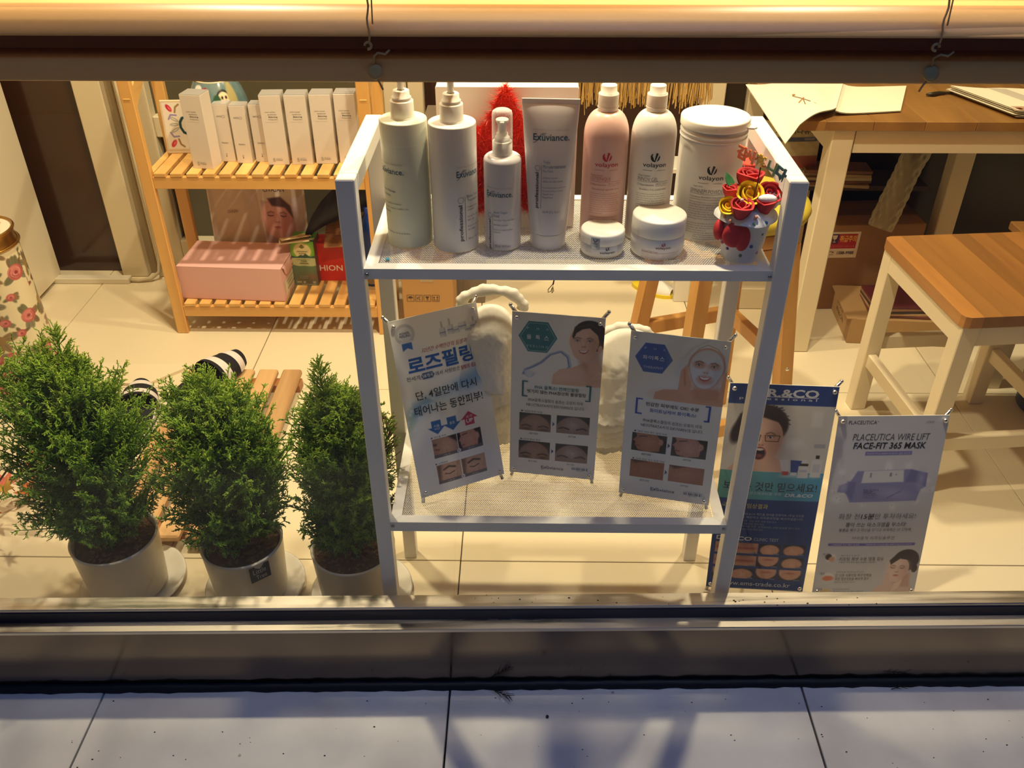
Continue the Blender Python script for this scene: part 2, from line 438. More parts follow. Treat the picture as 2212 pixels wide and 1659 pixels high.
# shop window: steel skirt, lip, gasket, inner frame, glass (turned slightly, right end further away)
WROT = R(1.26)
win = struct('window_1', (0, 1.0714, 0)); 
def steel(name, c, rough, ns):
    m = mat(name, c, rough, 1.0)
    nt = m.node_tree; b = nt.nodes['Principled BSDF']
    tc = nt.nodes.new('ShaderNodeTexCoord'); mp = nt.nodes.new('ShaderNodeMapping'); mp.inputs['Scale'].default_value = (.4, 6, 6)
    n = nt.nodes.new('ShaderNodeTexNoise'); n.inputs['Scale'].default_value = ns; n.inputs['Detail'].default_value = 5
    mr = nt.nodes.new('ShaderNodeMapRange'); mr.inputs['From Min'].default_value = .3; mr.inputs['From Max'].default_value = .7
    mr.inputs['To Min'].default_value = rough * .6; mr.inputs['To Max'].default_value = min(1, rough * 1.7)
    nt.links.new(tc.outputs['Object'], mp.inputs[0]); nt.links.new(mp.outputs[0], n.inputs['Vector']); nt.links.new(n.outputs['Fac'], mr.inputs['Value']); nt.links.new(mr.outputs[0], b.inputs['Roughness'])
    return m
M_skirt = steel('polished_steel', hx(122, 110, 98), 0.14, 5)
M_lip = steel('steel_lip', hx(214, 204, 188), 0.36, 9)
part('skirt_panel', MB().box(-2.7, 2.8, 0, 0.02, 0.006, 0.157, bev=.001), M_skirt, win, local=True)
part('sealant_bead', MB().tube([(x, -0.002 + nrs.uniform(-.0012, .0012), 0.001) for x in np.linspace(-2.7, 2.8, 300)], [0.0115 + nrs.uniform(-.0012, .0014) for _ in range(300)], 8), mat('black_sealant', hx(14, 16, 26), .6), win, local=True)
part('sill_lip', MB().box(-2.7, 2.8, -0.002, 0.0225, 0.150, 0.1582, bev=.0012), M_lip, win, local=True)
part('gasket', MB().box(-2.7, 2.8, 0.0215, 0.036, 0.15, 0.182, bev=.001), mat('dark_rubber_gasket', hx(24, 28, 44), .35), win, local=True)
part('inner_sill', MB().box(-2.7, 2.8, 0.0235, 0.0545, 0.160, 0.1877, bev=.0015), M_lip, win, local=True)
def glassmat():
    m = bpy.data.materials.new('window_glass'); m.use_nodes = True; nt = m.node_tree; nt.nodes.clear()
    o = nt.nodes.new('ShaderNodeOutputMaterial'); t = nt.nodes.new('ShaderNodeBsdfTransparent'); g = nt.nodes.new('ShaderNodeBsdfGlossy')
    t.inputs[0].default_value = (.95, .97, .96, 1); g.inputs['Roughness'].default_value = .0
    f = nt.nodes.new('ShaderNodeFresnel'); gm_ = nt.nodes.new('ShaderNodeNewGeometry'); mr = nt.nodes.new('ShaderNodeMapRange'); mr.inputs['To Min'].default_value = 1.33; mr.inputs['To Max'].default_value = 1 / 1.33
    nt.links.new(gm_.outputs['Backfacing'], mr.inputs['Value']); nt.links.new(mr.outputs[0], f.inputs['IOR']); x = nt.nodes.new('ShaderNodeMixShader')
    nt.links.new(f.outputs[0], x.inputs[0]); nt.links.new(t.outputs[0], x.inputs[1]); nt.links.new(g.outputs[0], x.inputs[2]); nt.links.new(x.outputs[0], o.inputs[0])
    return m
M_glass = glassmat()
part('glass_pane', MB().box(-2.7, 2.8, 0.0275, 0.0335, 0.187, 2.45), M_glass, win, local=True)
win.rotation_euler = (0, 0, WROT)
# dust, dirt crumbs and twigs on sill and pavement
M_dirt = mat('dark_dirt', hx(50, 38, 28), .9)
cr = MB()
def crumb(x, y, z, s):
    cr.ball((x, y, z + s * .5), s, 6, sc=(1.4, .8, .6))
for _ in range(27): crumb(rnd.uniform(-.1, .75), rnd.uniform(1.103, 1.125), .1877 + .008 * 0, rnd.uniform(.0006, .0016))
for _ in range(70): crumb(rnd.uniform(-1.0, 1.0), rnd.uniform(.88, 1.05), 0, rnd.uniform(.0006, .0015))
d = part('dirt_crumbs', cr, M_dirt, loc=(0, 1.0, 0)); tag(d, 'tiny dark crumbs of dirt scattered on the pavement and steel sill', 'dirt', kind='stuff')
def sprig(x, y, z, ang, L, label, n=9):
    mb = MB(); p0 = Vector((x, y, z)); dv = Vector((math.cos(ang), math.sin(ang), 0))
    mb.tube([p0 + dv * L * t + Vector((0, 0, .002 + .004 * t)) for t in np.linspace(0, 1, 6)], [.0009, .0009, .0008, .0007, .0005, .0003], 5)
    for k in range(n):
        t = .2 + .8 * k / n; q = p0 + dv * L * t + Vector((0, 0, .003 + .004 * t)); a = ang + (1 if k % 2 else -1) * rnd.uniform(.35, .8); e = L * rnd.uniform(.25, .45)
        mb.tube([q, q + Vector((math.cos(a) * e, math.sin(a) * e, rnd.uniform(0, .004)))], [.0009, .0004], 5)
    o = part('twig', mb, mat('dead_twig', hx(40, 34, 30), .9), loc=(x, y, z)); return tag(o, label, 'twig')
sprig(-0.055, 1.058, .002, -.5, .045, 'dry feathery twig on the pavement against the steel skirt, left of centre')
sprig(0.70, 1.066, .002, .25, .04, 'small dark twig on the pavement against the skirt, towards the right corner', 7)
st = MB().tube([(0.0, 1.009, .0), (0.0005, 1.0085, .005)], [.003, .0022], 8)
tag(part('pebble', MB().ball((0.052, 1.000, .003), .003, 8), mat('brown_pebble', hx(70, 50, 44), .7), loc=(.052, 1.0, 0)), 'small brown pebble lying on the pavement slab in the middle', 'pebble')

# ------------------------------------------------ room shell
M_wall = mat('warm_wall', hx(222, 205, 168), 0.8, bump=.02)
def swall(n, *a):
    o = part(n, MB().box(*a), M_wall, loc=((a[0] + a[1]) / 2, (a[2] + a[3]) / 2, a[4])); o['kind'] = 'structure'; return o
swall('wall_left', -2.85, -2.75, 1.05, 3.4, 0, 2.5); swall('wall_right', 2.6, 2.7, 1.2, 3.4, 0, 2.5)
o = part('ceiling', MB().box(-2.85, 2.7, 0.98, 3.4, 2.5, 2.56), mat('white_ceiling', hx(228, 220, 200), .8), loc=(0, 2, 2.5)); o['kind'] = 'structure'
swall('wall_front', -2.85, 2.7, 1.02, 1.06, 2.45, 2.9)
# back partition: dark glass panels in cream frames
YB = 2.74
M_brownpan = mat('dark_brown_glass', hx(64, 40, 22), 0.16, noise=.25, nscale=2, coat=.3)
M_greypan = mat('grey_green_glass', hx(92, 86, 66), 0.22, noise=.15, nscale=2)
wb = part('wall_back', MB().box(-2.8, 2.65, YB + .06, YB + .12, 0, 2.5), mat('dark_brown_backing', hx(52, 34, 22), .6), loc=(0, YB + .06, 0)); wb['kind'] = 'structure'
part('brown_panel', MB().box(-1.75, -1.36, YB + .025, YB + .04, 0.0, 2.45), M_brownpan, wb)
for nm, x0, x1, y0 in (('frame_post', -1.372, -1.285, 0), ('frame_post', -1.245, -1.15, .0), ('frame_post', -.425, -.355, 0), ('frame_post', -.352, -.305, .01), ('frame_post', .545, .612, 0), ('frame_post', 0.685, .74, .01)):
    part(nm, MB().box(x0, x1, YB - .02 + y0, YB + .06, 0, 2.45, bev=.003), M_cream, wb)
part('frame_channel', MB().box(-1.285, -1.245, YB + .01, YB + .06, 0, 2.45), mat('shadow_channel', hx(150, 132, 98), .6), wb)
part('glass_panel', MB().box(-1.15, -.425, YB + .02, YB + .03, 0.13, .49), M_greypan, wb)
part('glass_panel', MB().box(-1.15, -.425, YB + .02, YB + .03, 0.55, 2.4), M_greypan, wb)
part('frame_rail', MB().box(-1.15, -.425, YB - .012, YB + .04, .486, .552, bev=.003), M_cream, wb)
part('frame_rail', MB().box(-1.15, -.425, YB - .018, YB + .04, 0, .136, bev=.003), M_cream, wb)
part('frame_rail', MB().box(-.30, .545, YB - .012, YB + .04, 0, .05, bev=.003), M_cream, wb)
part('glazing_bead', MB().box(-1.13, -1.118, YB + .0, YB + .03, 0.136, .486), M_cream, wb)
part('brown_panel', MB().box(-.305, .545, YB + .03, YB + .045, 0.05, 2.45), mat('dark_brown_panel', hx(58, 36, 24), .3, noise=.3, nscale=3), wb)
part('brown_panel', MB().box(.612, 2.6, YB + .03, YB + .045, 0.0, 2.45), mat('dark_bronze_panel', hx(50, 40, 26), .22, noise=.35, nscale=2), wb)
t2 = part('trim_2', MB().box(.66, .93, 2.52, 2.60, 0, .075, bev=.003), M_cream, loc=(.8, 2.55, 0)); t2['kind'] = 'structure'
# cable trunking at the foot of the brown panel
tr = part('baseboard_left', MB().box(-1.60, -1.33, YB - .075, YB - .045, 0, .02, bev=.002), mat('white_pvc', hx(220, 212, 190), .45), loc=(-1.45, YB - .06, 0)); tr['kind'] = 'structure'
cb = MB().tube([(-1.345, YB - .06, .01), (-1.30, YB - .063, .009), (-1.26, YB - .055, .012), (-1.235, YB - .04, .03), (-1.228, YB - .03, .08), (-1.228, YB - .028, .2), (-1.23, YB - .03, 1.2)], .006, 8)
tag(part('cable', cb, mat('grey_cable', hx(196, 182, 150), .5), loc=(-1.3, YB - .05, 0)), 'grey cable rising from the floor trunking beside the brown glass panel', 'cable')
# ------------------------------------------------ rack
M_rack = mat('white_rack_paint', hx(232, 228, 222), 0.38, bump=.01, bscale=200)
RX0, RX1, RY0, RY1 = -.2535, .3850, 1.140, 1.423
PW = .0265; ZT, ZS, ZL = .9723, .8386, .3472
rack = thing('display_rack', 'white powder coated steel rack with two perforated shelves behind the window', 'rack', (RX0, RY0, 0))
for x in (RX0, RX1 - PW):
    for y in (RY0, RY1 - PW):
        part('post', MB().box(x, x + PW, y, y + PW, 0, ZT - PW * .0 - (.0 if True else 0), bev=.0016), M_rack, rack)
    part('top_rail', MB().box(x, x + PW, RY0 + PW, RY1 - PW, ZT - PW, ZT, bev=.0016), M_rack, rack)
    for z in (ZS - .012, ZL - .012):
        pass
def shelf(z, h):
    x0, x1 = RX0 + PW, RX1 - PW; y0, y1 = RY0 + .002, RY1 - .004; rw = .0185
    f = part('shelf_frame', MB(), M_rack, rack)
    fr = MB()
    # mitred frame of folded angle
    o4 = [(x0, y0), (x1, y0), (x1, y1), (x0, y1)]; i4 = [(x0 + rw, y0 + rw), (x1 - rw, y0 + rw), (x1 - rw, y1 - rw), (x0 + rw, y1 - rw)]
    for k in range(4):
        a, b, c, d = o4[k], o4[(k + 1) % 4], i4[(k + 1) % 4], i4[k]
        g = .0003
        m = MB(); vs = [(a[0], a[1], z), (b[0], b[1], z), (c[0], c[1], z), (d[0], d[1], z), (a[0], a[1], z - h), (b[0], b[1], z - h), (c[0], c[1], z - .0015), (d[0], d[1], z - .0015)]
        fs = [(0, 1, 2, 3), (4, 7, 6, 5), (0, 4, 5, 1), (1, 5, 6, 2), (2, 6, 7, 3), (3, 7, 4, 0)]
        # leave a hairline mitre joint
        cx_ = sum(v[0] for v in vs[:4]) / 4; 
        vs = [((v[0] - cx_) * .9988 + cx_, v[1], v[2]) if k in (0, 2) else v for v in vs]
        m.add(vs, fs)
        part('shelf_rail', m, M_rack, rack)
    bpy.data.objects.remove(f)
    return x0 + rw, x1 - rw, y0 + rw, y1 - rw
ix0, ix1, iy0, iy1 = shelf(ZS, .0165)
shelf(ZL, .021)
def hexmesh():
    p = .0036; ro = p / math.sqrt(3); ri = ro * .80; rows = int((iy1 - iy0) / (1.5 * ro)); cols = int((ix1 - ix0) / p)
    vs = []; fs = []; k = 0
    co = [(math.sin(math.pi / 3 * i), math.cos(math.pi / 3 * i)) for i in range(6)]
    for j in range(rows):
        for i in range(cols):
            cx_ = ix0 + (i + .5 + (.5 if j % 2 else 0)) * p; cy_ = iy0 + ro + j * 1.5 * ro
            if cx_ + ro > ix1: continue
            for (a, b) in co: vs.append((cx_ + a * ro, cy_ + b * ro, 0))
            for (a, b) in co: vs.append((cx_ + a * ri, cy_ + b * ri, 0))
            for (a, b) in co: vs.append((cx_ + a * ri, cy_ + b * ri, -.0008))
            for q in range(6):
                r_ = (q + 1) % 6; fs.append((k + r_, k + q, k + 6 + q, k + 6 + r_)); fs.append((k + 6 + r_, k + 6 + q, k + 12 + q, k + 12 + r_))
            k += 18
    V = np.array(vs); V[:, 2] += ZS - .0012
    return npmesh('perforated_sheet', V, fs, M_rack, parent=rack, smooth=False, kind='stuff')
hm = hexmesh()
h2 = hm.copy(); COL.objects.link(h2); h2.parent = rack; h2.location = (0, 0, ZL - ZS)
for z in (ZS, ZL):
    for x in (RX0 + PW + .004, RX1 - PW - .004):
        part('screw', MB().lathe([(.0, 0), (.003, 0), (.003, .001), (.0018, .0018), (0, .0018)][::1], 10, (0, 0, 0), M=Matrix.Translation((x, RY0 + .0015, z - .009)) @ Matrix.Rotation(R(90), 4, 'X'), caps=False), mat('grey_screw', hx(150), .3, 1.0), rack)
# blue gem
gm = MB().lathe([(0, 0), (.0022, .0004), (.0036, .0018), (.0024, .003), (0, .003)], 8, (-.1962, 1.1702, ZS), smooth=False, caps=False)
tag(part('rhinestone', gm, mat('blue_gem', hx(70, 170, 200), .1, .3), loc=(-.1962, 1.1702, ZS)), 'tiny pale blue rhinestone lying in the left front corner of the top shelf', 'gem')

# ------------------------------------------------ wooden blind behind the glass
M_slat = wood('blind_basswood', hx(224, 172, 104), hx(240, 194, 132), 0, .38, 26, .02)
bl = thing('wooden_blind', 'honey coloured wooden slat blind with knotted cords hanging across the window top', 'blind', (0, 1.14, 1.105))
BX0, BX1 = -2.3, 2.3
def slat(y0, y1, z0, z1, name='slat', r=.004, tilt=0):
    n = 6; P = []
    for (cy_, cz_, a0) in ((y0 + r, z1 - r, 180), (y0 + r, z0 + min(r, .002), 270),):
        pass
    prof = [(y1, z0 + tilt), (y1, z1 + tilt)]
    for i in range(n + 1):
        a = R(90 + 90 * i / n); prof.append((y0 + r + r * math.cos(a), z1 - r + r * math.sin(a)))
    r2 = min(r, .003)
    for i in range(4):
        a = R(180 + 90 * i / 3); prof.append((y0 + r2 + r2 * math.cos(a), z0 + r2 + r2 * math.sin(a)))
    mb = MB(); m = len(prof)
    mb.add([(BX0, y, z) for y, z in prof] + [(BX1, y, z) for y, z in prof], [list(range(m)), [m + i for i in range(m)][::-1]])
    mb.add([(BX0, y, z) for y, z in prof] + [(BX1, y, z) for y, z in prof], [(i, m + i, m + (i + 1) % m, (i + 1) % m) for i in range(m)], True)
    return part(name, mb, M_slat, bl)
slat(1.1225, 1.170, 1.1065, 1.1355, 'bottom_rail', .0025)
part('slat', MB().box(BX0, BX1, 1.1715, 1.1745, 1.128, 1.176), M_slat, bl)  # backing strip added to block room light through the gap under upper_rail
pr = [(1.176, 1.170), (1.176, 1.194), (1.150, 1.1935), (1.139, 1.1915), (1.130, 1.1865), (1.121, 1.1790), (1.114, 1.1715), (1.1105, 1.1665), (1.1105, 1.1645), (1.113, 1.1635)]
mb = MB(); m_ = len(pr)
mb.add([(BX0, y, z) for y, z in pr] + [(BX1, y, z) for y, z in pr], [list(range(m_)), [m_ + i for i in range(m_)][::-1]])
mb.add([(BX0, y, z) for y, z in pr] + [(BX1, y, z) for y, z in pr], [(i, m_ + i, m_ + (i + 1) % m_, (i + 1) % m_) for i in range(m_)], True)
part('upper_rail', mb, M_slat, bl)
for k in range(27):
    z = 1.226 + k * .042
    mb = MB(); a = R(64)
    M = Matrix.Translation((0, 1.148, z)) @ Matrix.Rotation(a, 4, 'X')
    mb.box(BX0, BX1, -.025, .025, -.0014, .0014, None, 0, M)
    part('slat', mb, M_slat, bl)
M_cord = mat('beige_cord', hx(190, 158, 110), .9)
M_btn = mat('wooden_button', hx(196, 166, 110), .7)
for xc, s in ((-.1835, 1), (.498, -1)):
    Yf = 1.112
    part('cord', MB().tube([(xc - .002 + .006 * max(0, (z - 1.16)) * s * 6 + .0012 * math.sin(z * 190), Yf - .001, z) for z in np.linspace(1.158, 1.30, 22)], .0013, 6), M_cord, bl)
    part('cord', MB().tube([(xc + .003 + .004 * (z - 1.16) * 10 * s, Yf, z) for z in np.linspace(1.178, 1.30, 12)], .0010, 6), M_cord, bl)
    part('knot', MB().tube([(xc - .004 - .004 * math.cos(t) * s, Yf + .001, 1.153 + .004 * math.sin(t)) for t in np.linspace(0, 5, 12)], .0017, 6), M_cord, bl)
    part('cord_tail', MB().tube([(xc, 1.1205, 1.1300), (xc + .001 * s, 1.119, 1.139), (xc + .006, 1.1175, 1.1435), (xc + .015, 1.117, 1.142), (xc + .021, 1.1175, 1.147)], .0014, 6), M_cord, bl)
    part('button', MB().lathe([(0, 0), (.0075, 0), (.0095, .0022), (.009, .0042), (.004, .005), (0, .0042)], 20, M=Matrix.Translation((xc + .001, 1.122, 1.1195)) @ Matrix.Rotation(R(72), 4, 'X') @ Matrix.Rotation(R(8), 4, 'Z'), caps=False), M_btn, bl)
    part('cord_end', MB().tube([(xc + .001, 1.1185, 1.118), (xc + .006 * s, 1.1175, 1.107), (xc + .009 * s, 1.118, 1.099)], .0013, 6), M_cord, bl)

# ================================================================== POSTERS ON X-STANDS
M_chrome = mat('chrome', hx(232), 0.26, 1.0)
M_sheet = vcmat('printed_sheet', 0.36, .45)
SK = C(230, 184, 154); SKD = C(198, 142, 114); SKL = C(246, 210, 186)
def hatch_noise(pic, amt, seed=3, cell=6):
    r = np.random.RandomState(seed); g = r.randn(pic.H // cell + 2, pic.W // cell + 2)
    yy = np.linspace(0, g.shape[0] - 1.001, pic.H); xx = np.linspace(0, g.shape[1] - 1.001, pic.W)
    y0 = yy.astype(int); x0 = xx.astype(int); fy = (yy - y0)[:, None]; fx = (xx - x0)[None]
    n = (g[y0][:, x0] * (1 - fy) * (1 - fx) + g[y0 + 1][:, x0] * fy * (1 - fx) + g[y0][:, x0 + 1] * (1 - fy) * fx + g[y0 + 1][:, x0 + 1] * fy * fx)
    return n[..., None] * amt
def face(p, cx, cy, s, rot=0.0, skin=SK, dark=SKD, light=SKL, hair=C(52, 38, 30), turn=0.0, style='smile', brow=C(60, 42, 32), mask=None, lids=False, clip=None):
    """cx,cy centre of face; s half height; features turned by `turn` (-1..1)"""
    c, n = math.cos(rot), math.sin(rot)
    def T(x, y): return (cx + (x * c - y * n) * s, cy + (x * n + y * c) * s)
    def E(x, y, rx, ry, col, r=0, soft=1, al=1.0):
        q = T(x, y); p.ell(q[0], q[1], rx * s, ry * s, col, rot + r, soft, al)
    def P(pts, col, soft=1, al=1.0): p.poly([T(*q) for q in pts], col, soft, al)
    def S(pts, w, col, soft=1, al=1.0): p.stroke([T(*q) for q in pts], w * s, col, soft, al)
    base = mask or skin
    E(0, -.12, .74, .86, skin); E(turn * .08, .22, .62, .78, skin)
    E(.5 - turn * .2, .1, .3, .75, dark, 0, 10, .45); E(-.3 + turn * .2, .05, .36, .6, light, 0, 14, .45)
    E(turn * .1, -.55, .42, .25, light, 0, 12, .5)
    if mask:
        E(0, -.08, .68, .82, mask, 0, 2, .93); E(turn * .08, .25, .56, .70, mask, 0, 2, .93)
        E(-.30, -.16, .25, .17, skin, 0, 4, .95); E(.32, -.16, .24, .17, skin, 0, 4, .95); E(.02, .52, .34, .22, skin, 0, 4, .9)
        E(.45, .2, .2, .5, C(150, 160, 170), 0, 10, .35)
    ex = turn * .18
    for sx in (-1, 1):
        x = ex + sx * .31
        E(x, -.17, .17, .10, dark, 0, 6, .38)
        if lids:
            S([(x - .13, -.15), (x, -.11), (x + .13, -.15)], .045, brow)
        else:
            E(x, -.15, .105, .048, C(228, 218, 210)); E(x, -.15, .048, .050, C(74, 70, 66)); E(x, -.15, .025, .03, C(10, 10, 12)); E(x + .02, -.17, .015, .018, (1, 1, 1))
            S([(x - .12, -.14), (x - .05, -.20), (x + .05, -.20), (x + .12, -.15)], .022, brow, 2, .85)
        S([(x - .15, -.28 + .03 * (sx < 0)), (x, -.335), (x + .15, -.28 + .03 * (sx > 0))], .034, brow, 3, .75)
    S([(ex + .05, -.15), (ex + .09, .08), (ex + .10, .16)], .05, dark, 5, .4)
    E(ex + .0, .16, .10, .06, dark, 0, 4, .45); E(ex - .04, .185, .025, .015, C(90, 50, 40)); E(ex + .07, .185, .025, .015, C(90, 50, 40))
    S([(ex - .02, -.1), (ex - .01, .1)], .05, light, 5, .6)
    mx = ex * .8
    if style == 'smile':
        P([(mx - .27, .36), (mx - .1, .40), (mx, .41), (mx + .1, .40), (mx + .27, .34), (mx + .17, .53), (mx, .60), (mx - .17, .54)], C(182, 92, 88))
        P([(mx - .22, .385), (mx, .425), (mx + .22, .37), (mx + .13, .48), (mx, .51), (mx - .13, .49)], C(244, 240, 236))
    elif style == 'shout':
        E(mx, .52, .24, .27, C(170, 90, 78)); E(mx, .52, .19, .23, C(40, 18, 18)); E(mx, .36, .14, .05, C(225, 215, 205)); E(mx, .62, .12, .08, C(150, 70, 70), 0, 3)
    else:
        E(mx, .44, .15, .045, C(190, 100, 96), 0, 1.5); S([(mx - .14, .44), (mx, .445), (mx + .14, .44)], .02, C(120, 60, 58))
        E(mx, .50, .11, .04, C(205, 120, 115), 0, 2)
def skinpatch(p, x0, y0, x1, y1, kind, seed=0):
    """a small before / after photograph"""
    asp = 1; m = p.mask_rect(x0, y0, x1, y1); save = p.a.copy(); w_, h_ = x1 - x0, y1 - y0; cx, cy = (x0 + x1) / 2, (y0 + y1) / 2
    if kind == 'fore':
        p.rect(x0, y0, x1, y1, C(44, 38, 36)); p.ell(cx, y1, w_ * .52, h_ * .93, C(150, 112, 92), soft=2); p.ell(cx, cy, w_ * .3, h_ * .22, C(182, 146, 124), soft=16, al=.8)
        for s in (-1, 1): p.stroke([(cx + s * w_ * .12, y1 - h_ * .25), (cx + s * w_ * .28, y1 - h_ * .33), (cx + s * w_ * .42, y1 - h_ * .24)], h_ * .06, C(58, 42, 36), 3); p.ell(cx + s * w_ * .28, y1 - h_ * .1, w_ * .12, h_ * .05, C(90, 64, 54), soft=3)
        p.ell(cx, y1, w_ * .06, h_ * .25, C(190, 150, 128), soft=8, al=.6)
    elif kind == 'fore2':
        p.rect(x0, y0, x1, y1, C(52, 48, 50)); p.ell(cx, y1, w_ * .56, h_ * .95, C(150, 122, 108), soft=2); p.ell(cx, cy, w_ * .2, h_ * .25, C(196, 178, 168), soft=14, al=.8)
        for s in (-1, 1): p.stroke([(cx + s * w_ * .12, y1 - h_ * .25), (cx + s * w_ * .3, y1 - h_ * .34), (cx + s * w_ * .42, y1 - h_ * .26)], h_ * .07, C(56, 44, 40), 3)
    elif kind in ('prof', 'prof2'):
        bgc, sk, li = (C(36, 30, 26), C(176, 116, 84), C(206, 150, 116)) if kind == 'prof' else (C(58, 52, 50), C(196, 138, 116), C(222, 172, 150))
        p.rect(x0, y0, x1, y1, bgc)
        p.poly([(x0 + .1 * w_, y0), (x0 + .14 * w_, y0 + .2 * h_), (x0 + .03 * w_, y0 + .42 * h_), (x0 + .1 * w_, y0 + .5 * h_), (x0 + .1 * w_, y0 + .66 * h_), (x0 + .18 * w_, y0 + .92 * h_), (x0 + .45 * w_, y1), (x0 + .8 * w_, y0 + .9 * h_), (x0 + .86 * w_, y0 + .3 * h_), (x0 + .7 * w_, y0)], sk, 1.5)
        p.ell(x0 + .48 * w_, cy, w_ * .2, h_ * .3, li, soft=14, al=.7); p.stroke([(x0 + .1 * w_, y0 + .68 * h_), (x0 + .24 * w_, y0 + .7 * h_)], h_ * .045, C(140, 70, 66), 2)
        p.stroke([(x0 + .22 * w_, y0 + .17 * h_), (x0 + .42 * w_, y0 + .12 * h_)], h_ * .04, C(50, 34, 30), 2)
        p.poly([(x0 + .74 * w_, y0), (x1, y0), (x1, y0 + .62 * h_), (x0 + .9 * w_, y0 + .35 * h_)], C(38, 28, 24), 3)
        p.ell(x0 + .84 * w_, y0 + .38 * h_, w_ * .065, h_ * .17, li, soft=2); p.ell(x0 + .84 * w_, y0 + .40 * h_, w_ * .03, h_ * .09, SKD, soft=2)
    elif kind in ('arm', 'arm2'):
        a, b = (C(150, 78, 48), C(186, 112, 80)) if kind == 'arm' else (C(168, 102, 78), C(204, 146, 120))
        p.rect(x0, y0, x1, y1, a); p.ell(cx, cy, w_ * .42, h_ * .36, b, soft=26, al=.8); p.poly([(x0, y0), (x0 + .5 * w_, y0), (x0 + .15 * w_, y0 + .2 * h_)], C(80, 44, 30), 5)
    elif kind == 'eye':
        p.rect(x0, y0, x1, y1, C(206, 158, 130)); p.ell(cx, cy, w_ * .36, h_ * .3, C(224, 178, 150), soft=16, al=.8); p.poly([(x0, y0), (x0 + .2 * w_, y0), (x0 + .12 * w_, y1), (x0, y1)], C(90, 62, 50), 6, .7)
        p.stroke([(cx - .22 * w_, y0 + .30 * h_), (cx, y0 + .18 * h_), (cx + .26 * w_, y0 + .28 * h_)], h_ * .08, C(74, 52, 44), 3); p.stroke([(cx - .18 * w_, y0 + .52 * h_), (cx, y0 + .58 * h_), (cx + .2 * w_, y0 + .5 * h_)], h_ * .04, C(70, 44, 38), 2)
    elif kind == 'cheek':
        p.rect(x0, y0, x1, y1, C(178, 134, 108)); p.ell(cx + .1 * w_, cy, w_ * .34, h_ * .4, C(206, 164, 138), soft=18, al=.8); p.poly([(x0 + .65 * w_, y0), (x1, y0), (x1, y0 + .4 * h_)], C(52, 40, 36), 4)
        p.stroke([(x0 + .08 * w_, y0 + .55 * h_), (x0 + .24 * w_, y0 + .6 * h_)], h_ * .06, C(140, 74, 68), 3); p.ell(x0 + .1 * w_, y0 + .3 * h_, w_ * .06, h_ * .05, C(80, 54, 46), soft=3)
    elif kind == 'lips':
        p.rect(x0, y0, x1, y1, C(208, 156, 126)); p.ell(cx, cy, w_ * .42, h_ * .16, C(184, 104, 92), soft=3); p.stroke([(cx - .36 * w_, cy), (cx + .36 * w_, cy)], h_ * .04, C(120, 60, 54), 2); p.ell(cx, y0 + .1 * h_, w_ * .16, h_ * .12, C(160, 106, 84), soft=6)
    elif kind == 'nose':
        p.rect(x0, y0, x1, y1, C(40, 44, 70)); p.ell(cx, cy + .1 * h_, w_ * .44, h_ * .52, C(222, 170, 142), soft=2); p.ell(cx, cy + .12 * h_, w_ * .1, h_ * .2, C(240, 196, 172), soft=8)
    elif kind == 'chin':
        p.rect(x0, y0, x1, y1, C(60, 50, 56)); p.ell(cx, y0 + .2 * h_, w_ * .48, h_ * .75, C(224, 174, 148), soft=2); p.ell(cx, y0 + .3 * h_, w_ * .2, h_ * .08, C(196, 112, 104), soft=2)
    nz = hatch_noise(p, .018, seed + 5, 3)
    p.a = save * (1 - m[..., None]) + (p.a + nz) * m[..., None]
    return p

def stand(name, label, cfg, knob=.0036, foot=.012, armx=.011):
    """cfg: x,y,z of sheet bottom centre, yaw, lean, roll, width, height"""
    x, y, z, yaw, lean, roll, W, Hh = cfg
    M = Matrix.Rotation(yaw, 4, 'Z') @ Matrix.Rotation(-lean, 4, 'X') @ Matrix.Rotation(roll, 4, 'Y')
    t = thing(name, label, 'poster', (x, y, z), M.to_euler(), 'advertising posters on chrome cross stands')
    _off[t.name] = Vector((0, 0, 0))
    Mi = M.inverted()
    hub = Vector((0, .022, Hh * .55))
    part('stand_hub', MB().lathe([(0, -.006), (.011, -.006), (.011, .006), (0, .006)], 16, M=Matrix.Translation(hub) @ Matrix.Rotation(R(90), 4, 'X'), caps=False), M_chrome, t, local=True)
    for sx in (-1, 1):
        cn = Vector((sx * (W / 2 - .007), .002, Hh - .008)); d = (cn - Vector((0, .022, Hh * .55)))
        tip = cn + Vector((sx * armx, .006, .016))
        part('stand_arm', MB().tube([hub, cn + Vector((0, .006, 0)), tip], .0033, 10), M_chrome, t, local=True)
        part('stand_arm', MB().ball(tip, .0036, 12), M_chrome, t, local=True)
        cb_ = Vector((sx * (W / 2 - .007), .002, .008))
        # foot reaches the surface z=foot below in world
        ft = cb_ + Vector((sx * .004, .004, -.008 - foot))
        part('stand_foot', MB().tube([hub, cb_ + Vector((0, .006, 0)), ft], .0033, 10), M_chrome, t, local=True)
    back = Mi @ Vector((0, .085, 0)); bk = Vector((0, back.y, -foot * .6 + back.z * 1.0))
    part('stand_prop', MB().tube([hub, Mi.to_3x3() @ Vector((0, .045 + .45 * Hh * math.sin(lean), -foot))], .0026, 8), M_chrome, t, local=True)
    for sx in (-1, 1):
        for zz in (.0095, Hh - .0095):
            part('knob', MB().ball((sx * (W / 2 - .0085), -.003, zz), knob, 12), M_chrome, t, local=True)
    return t
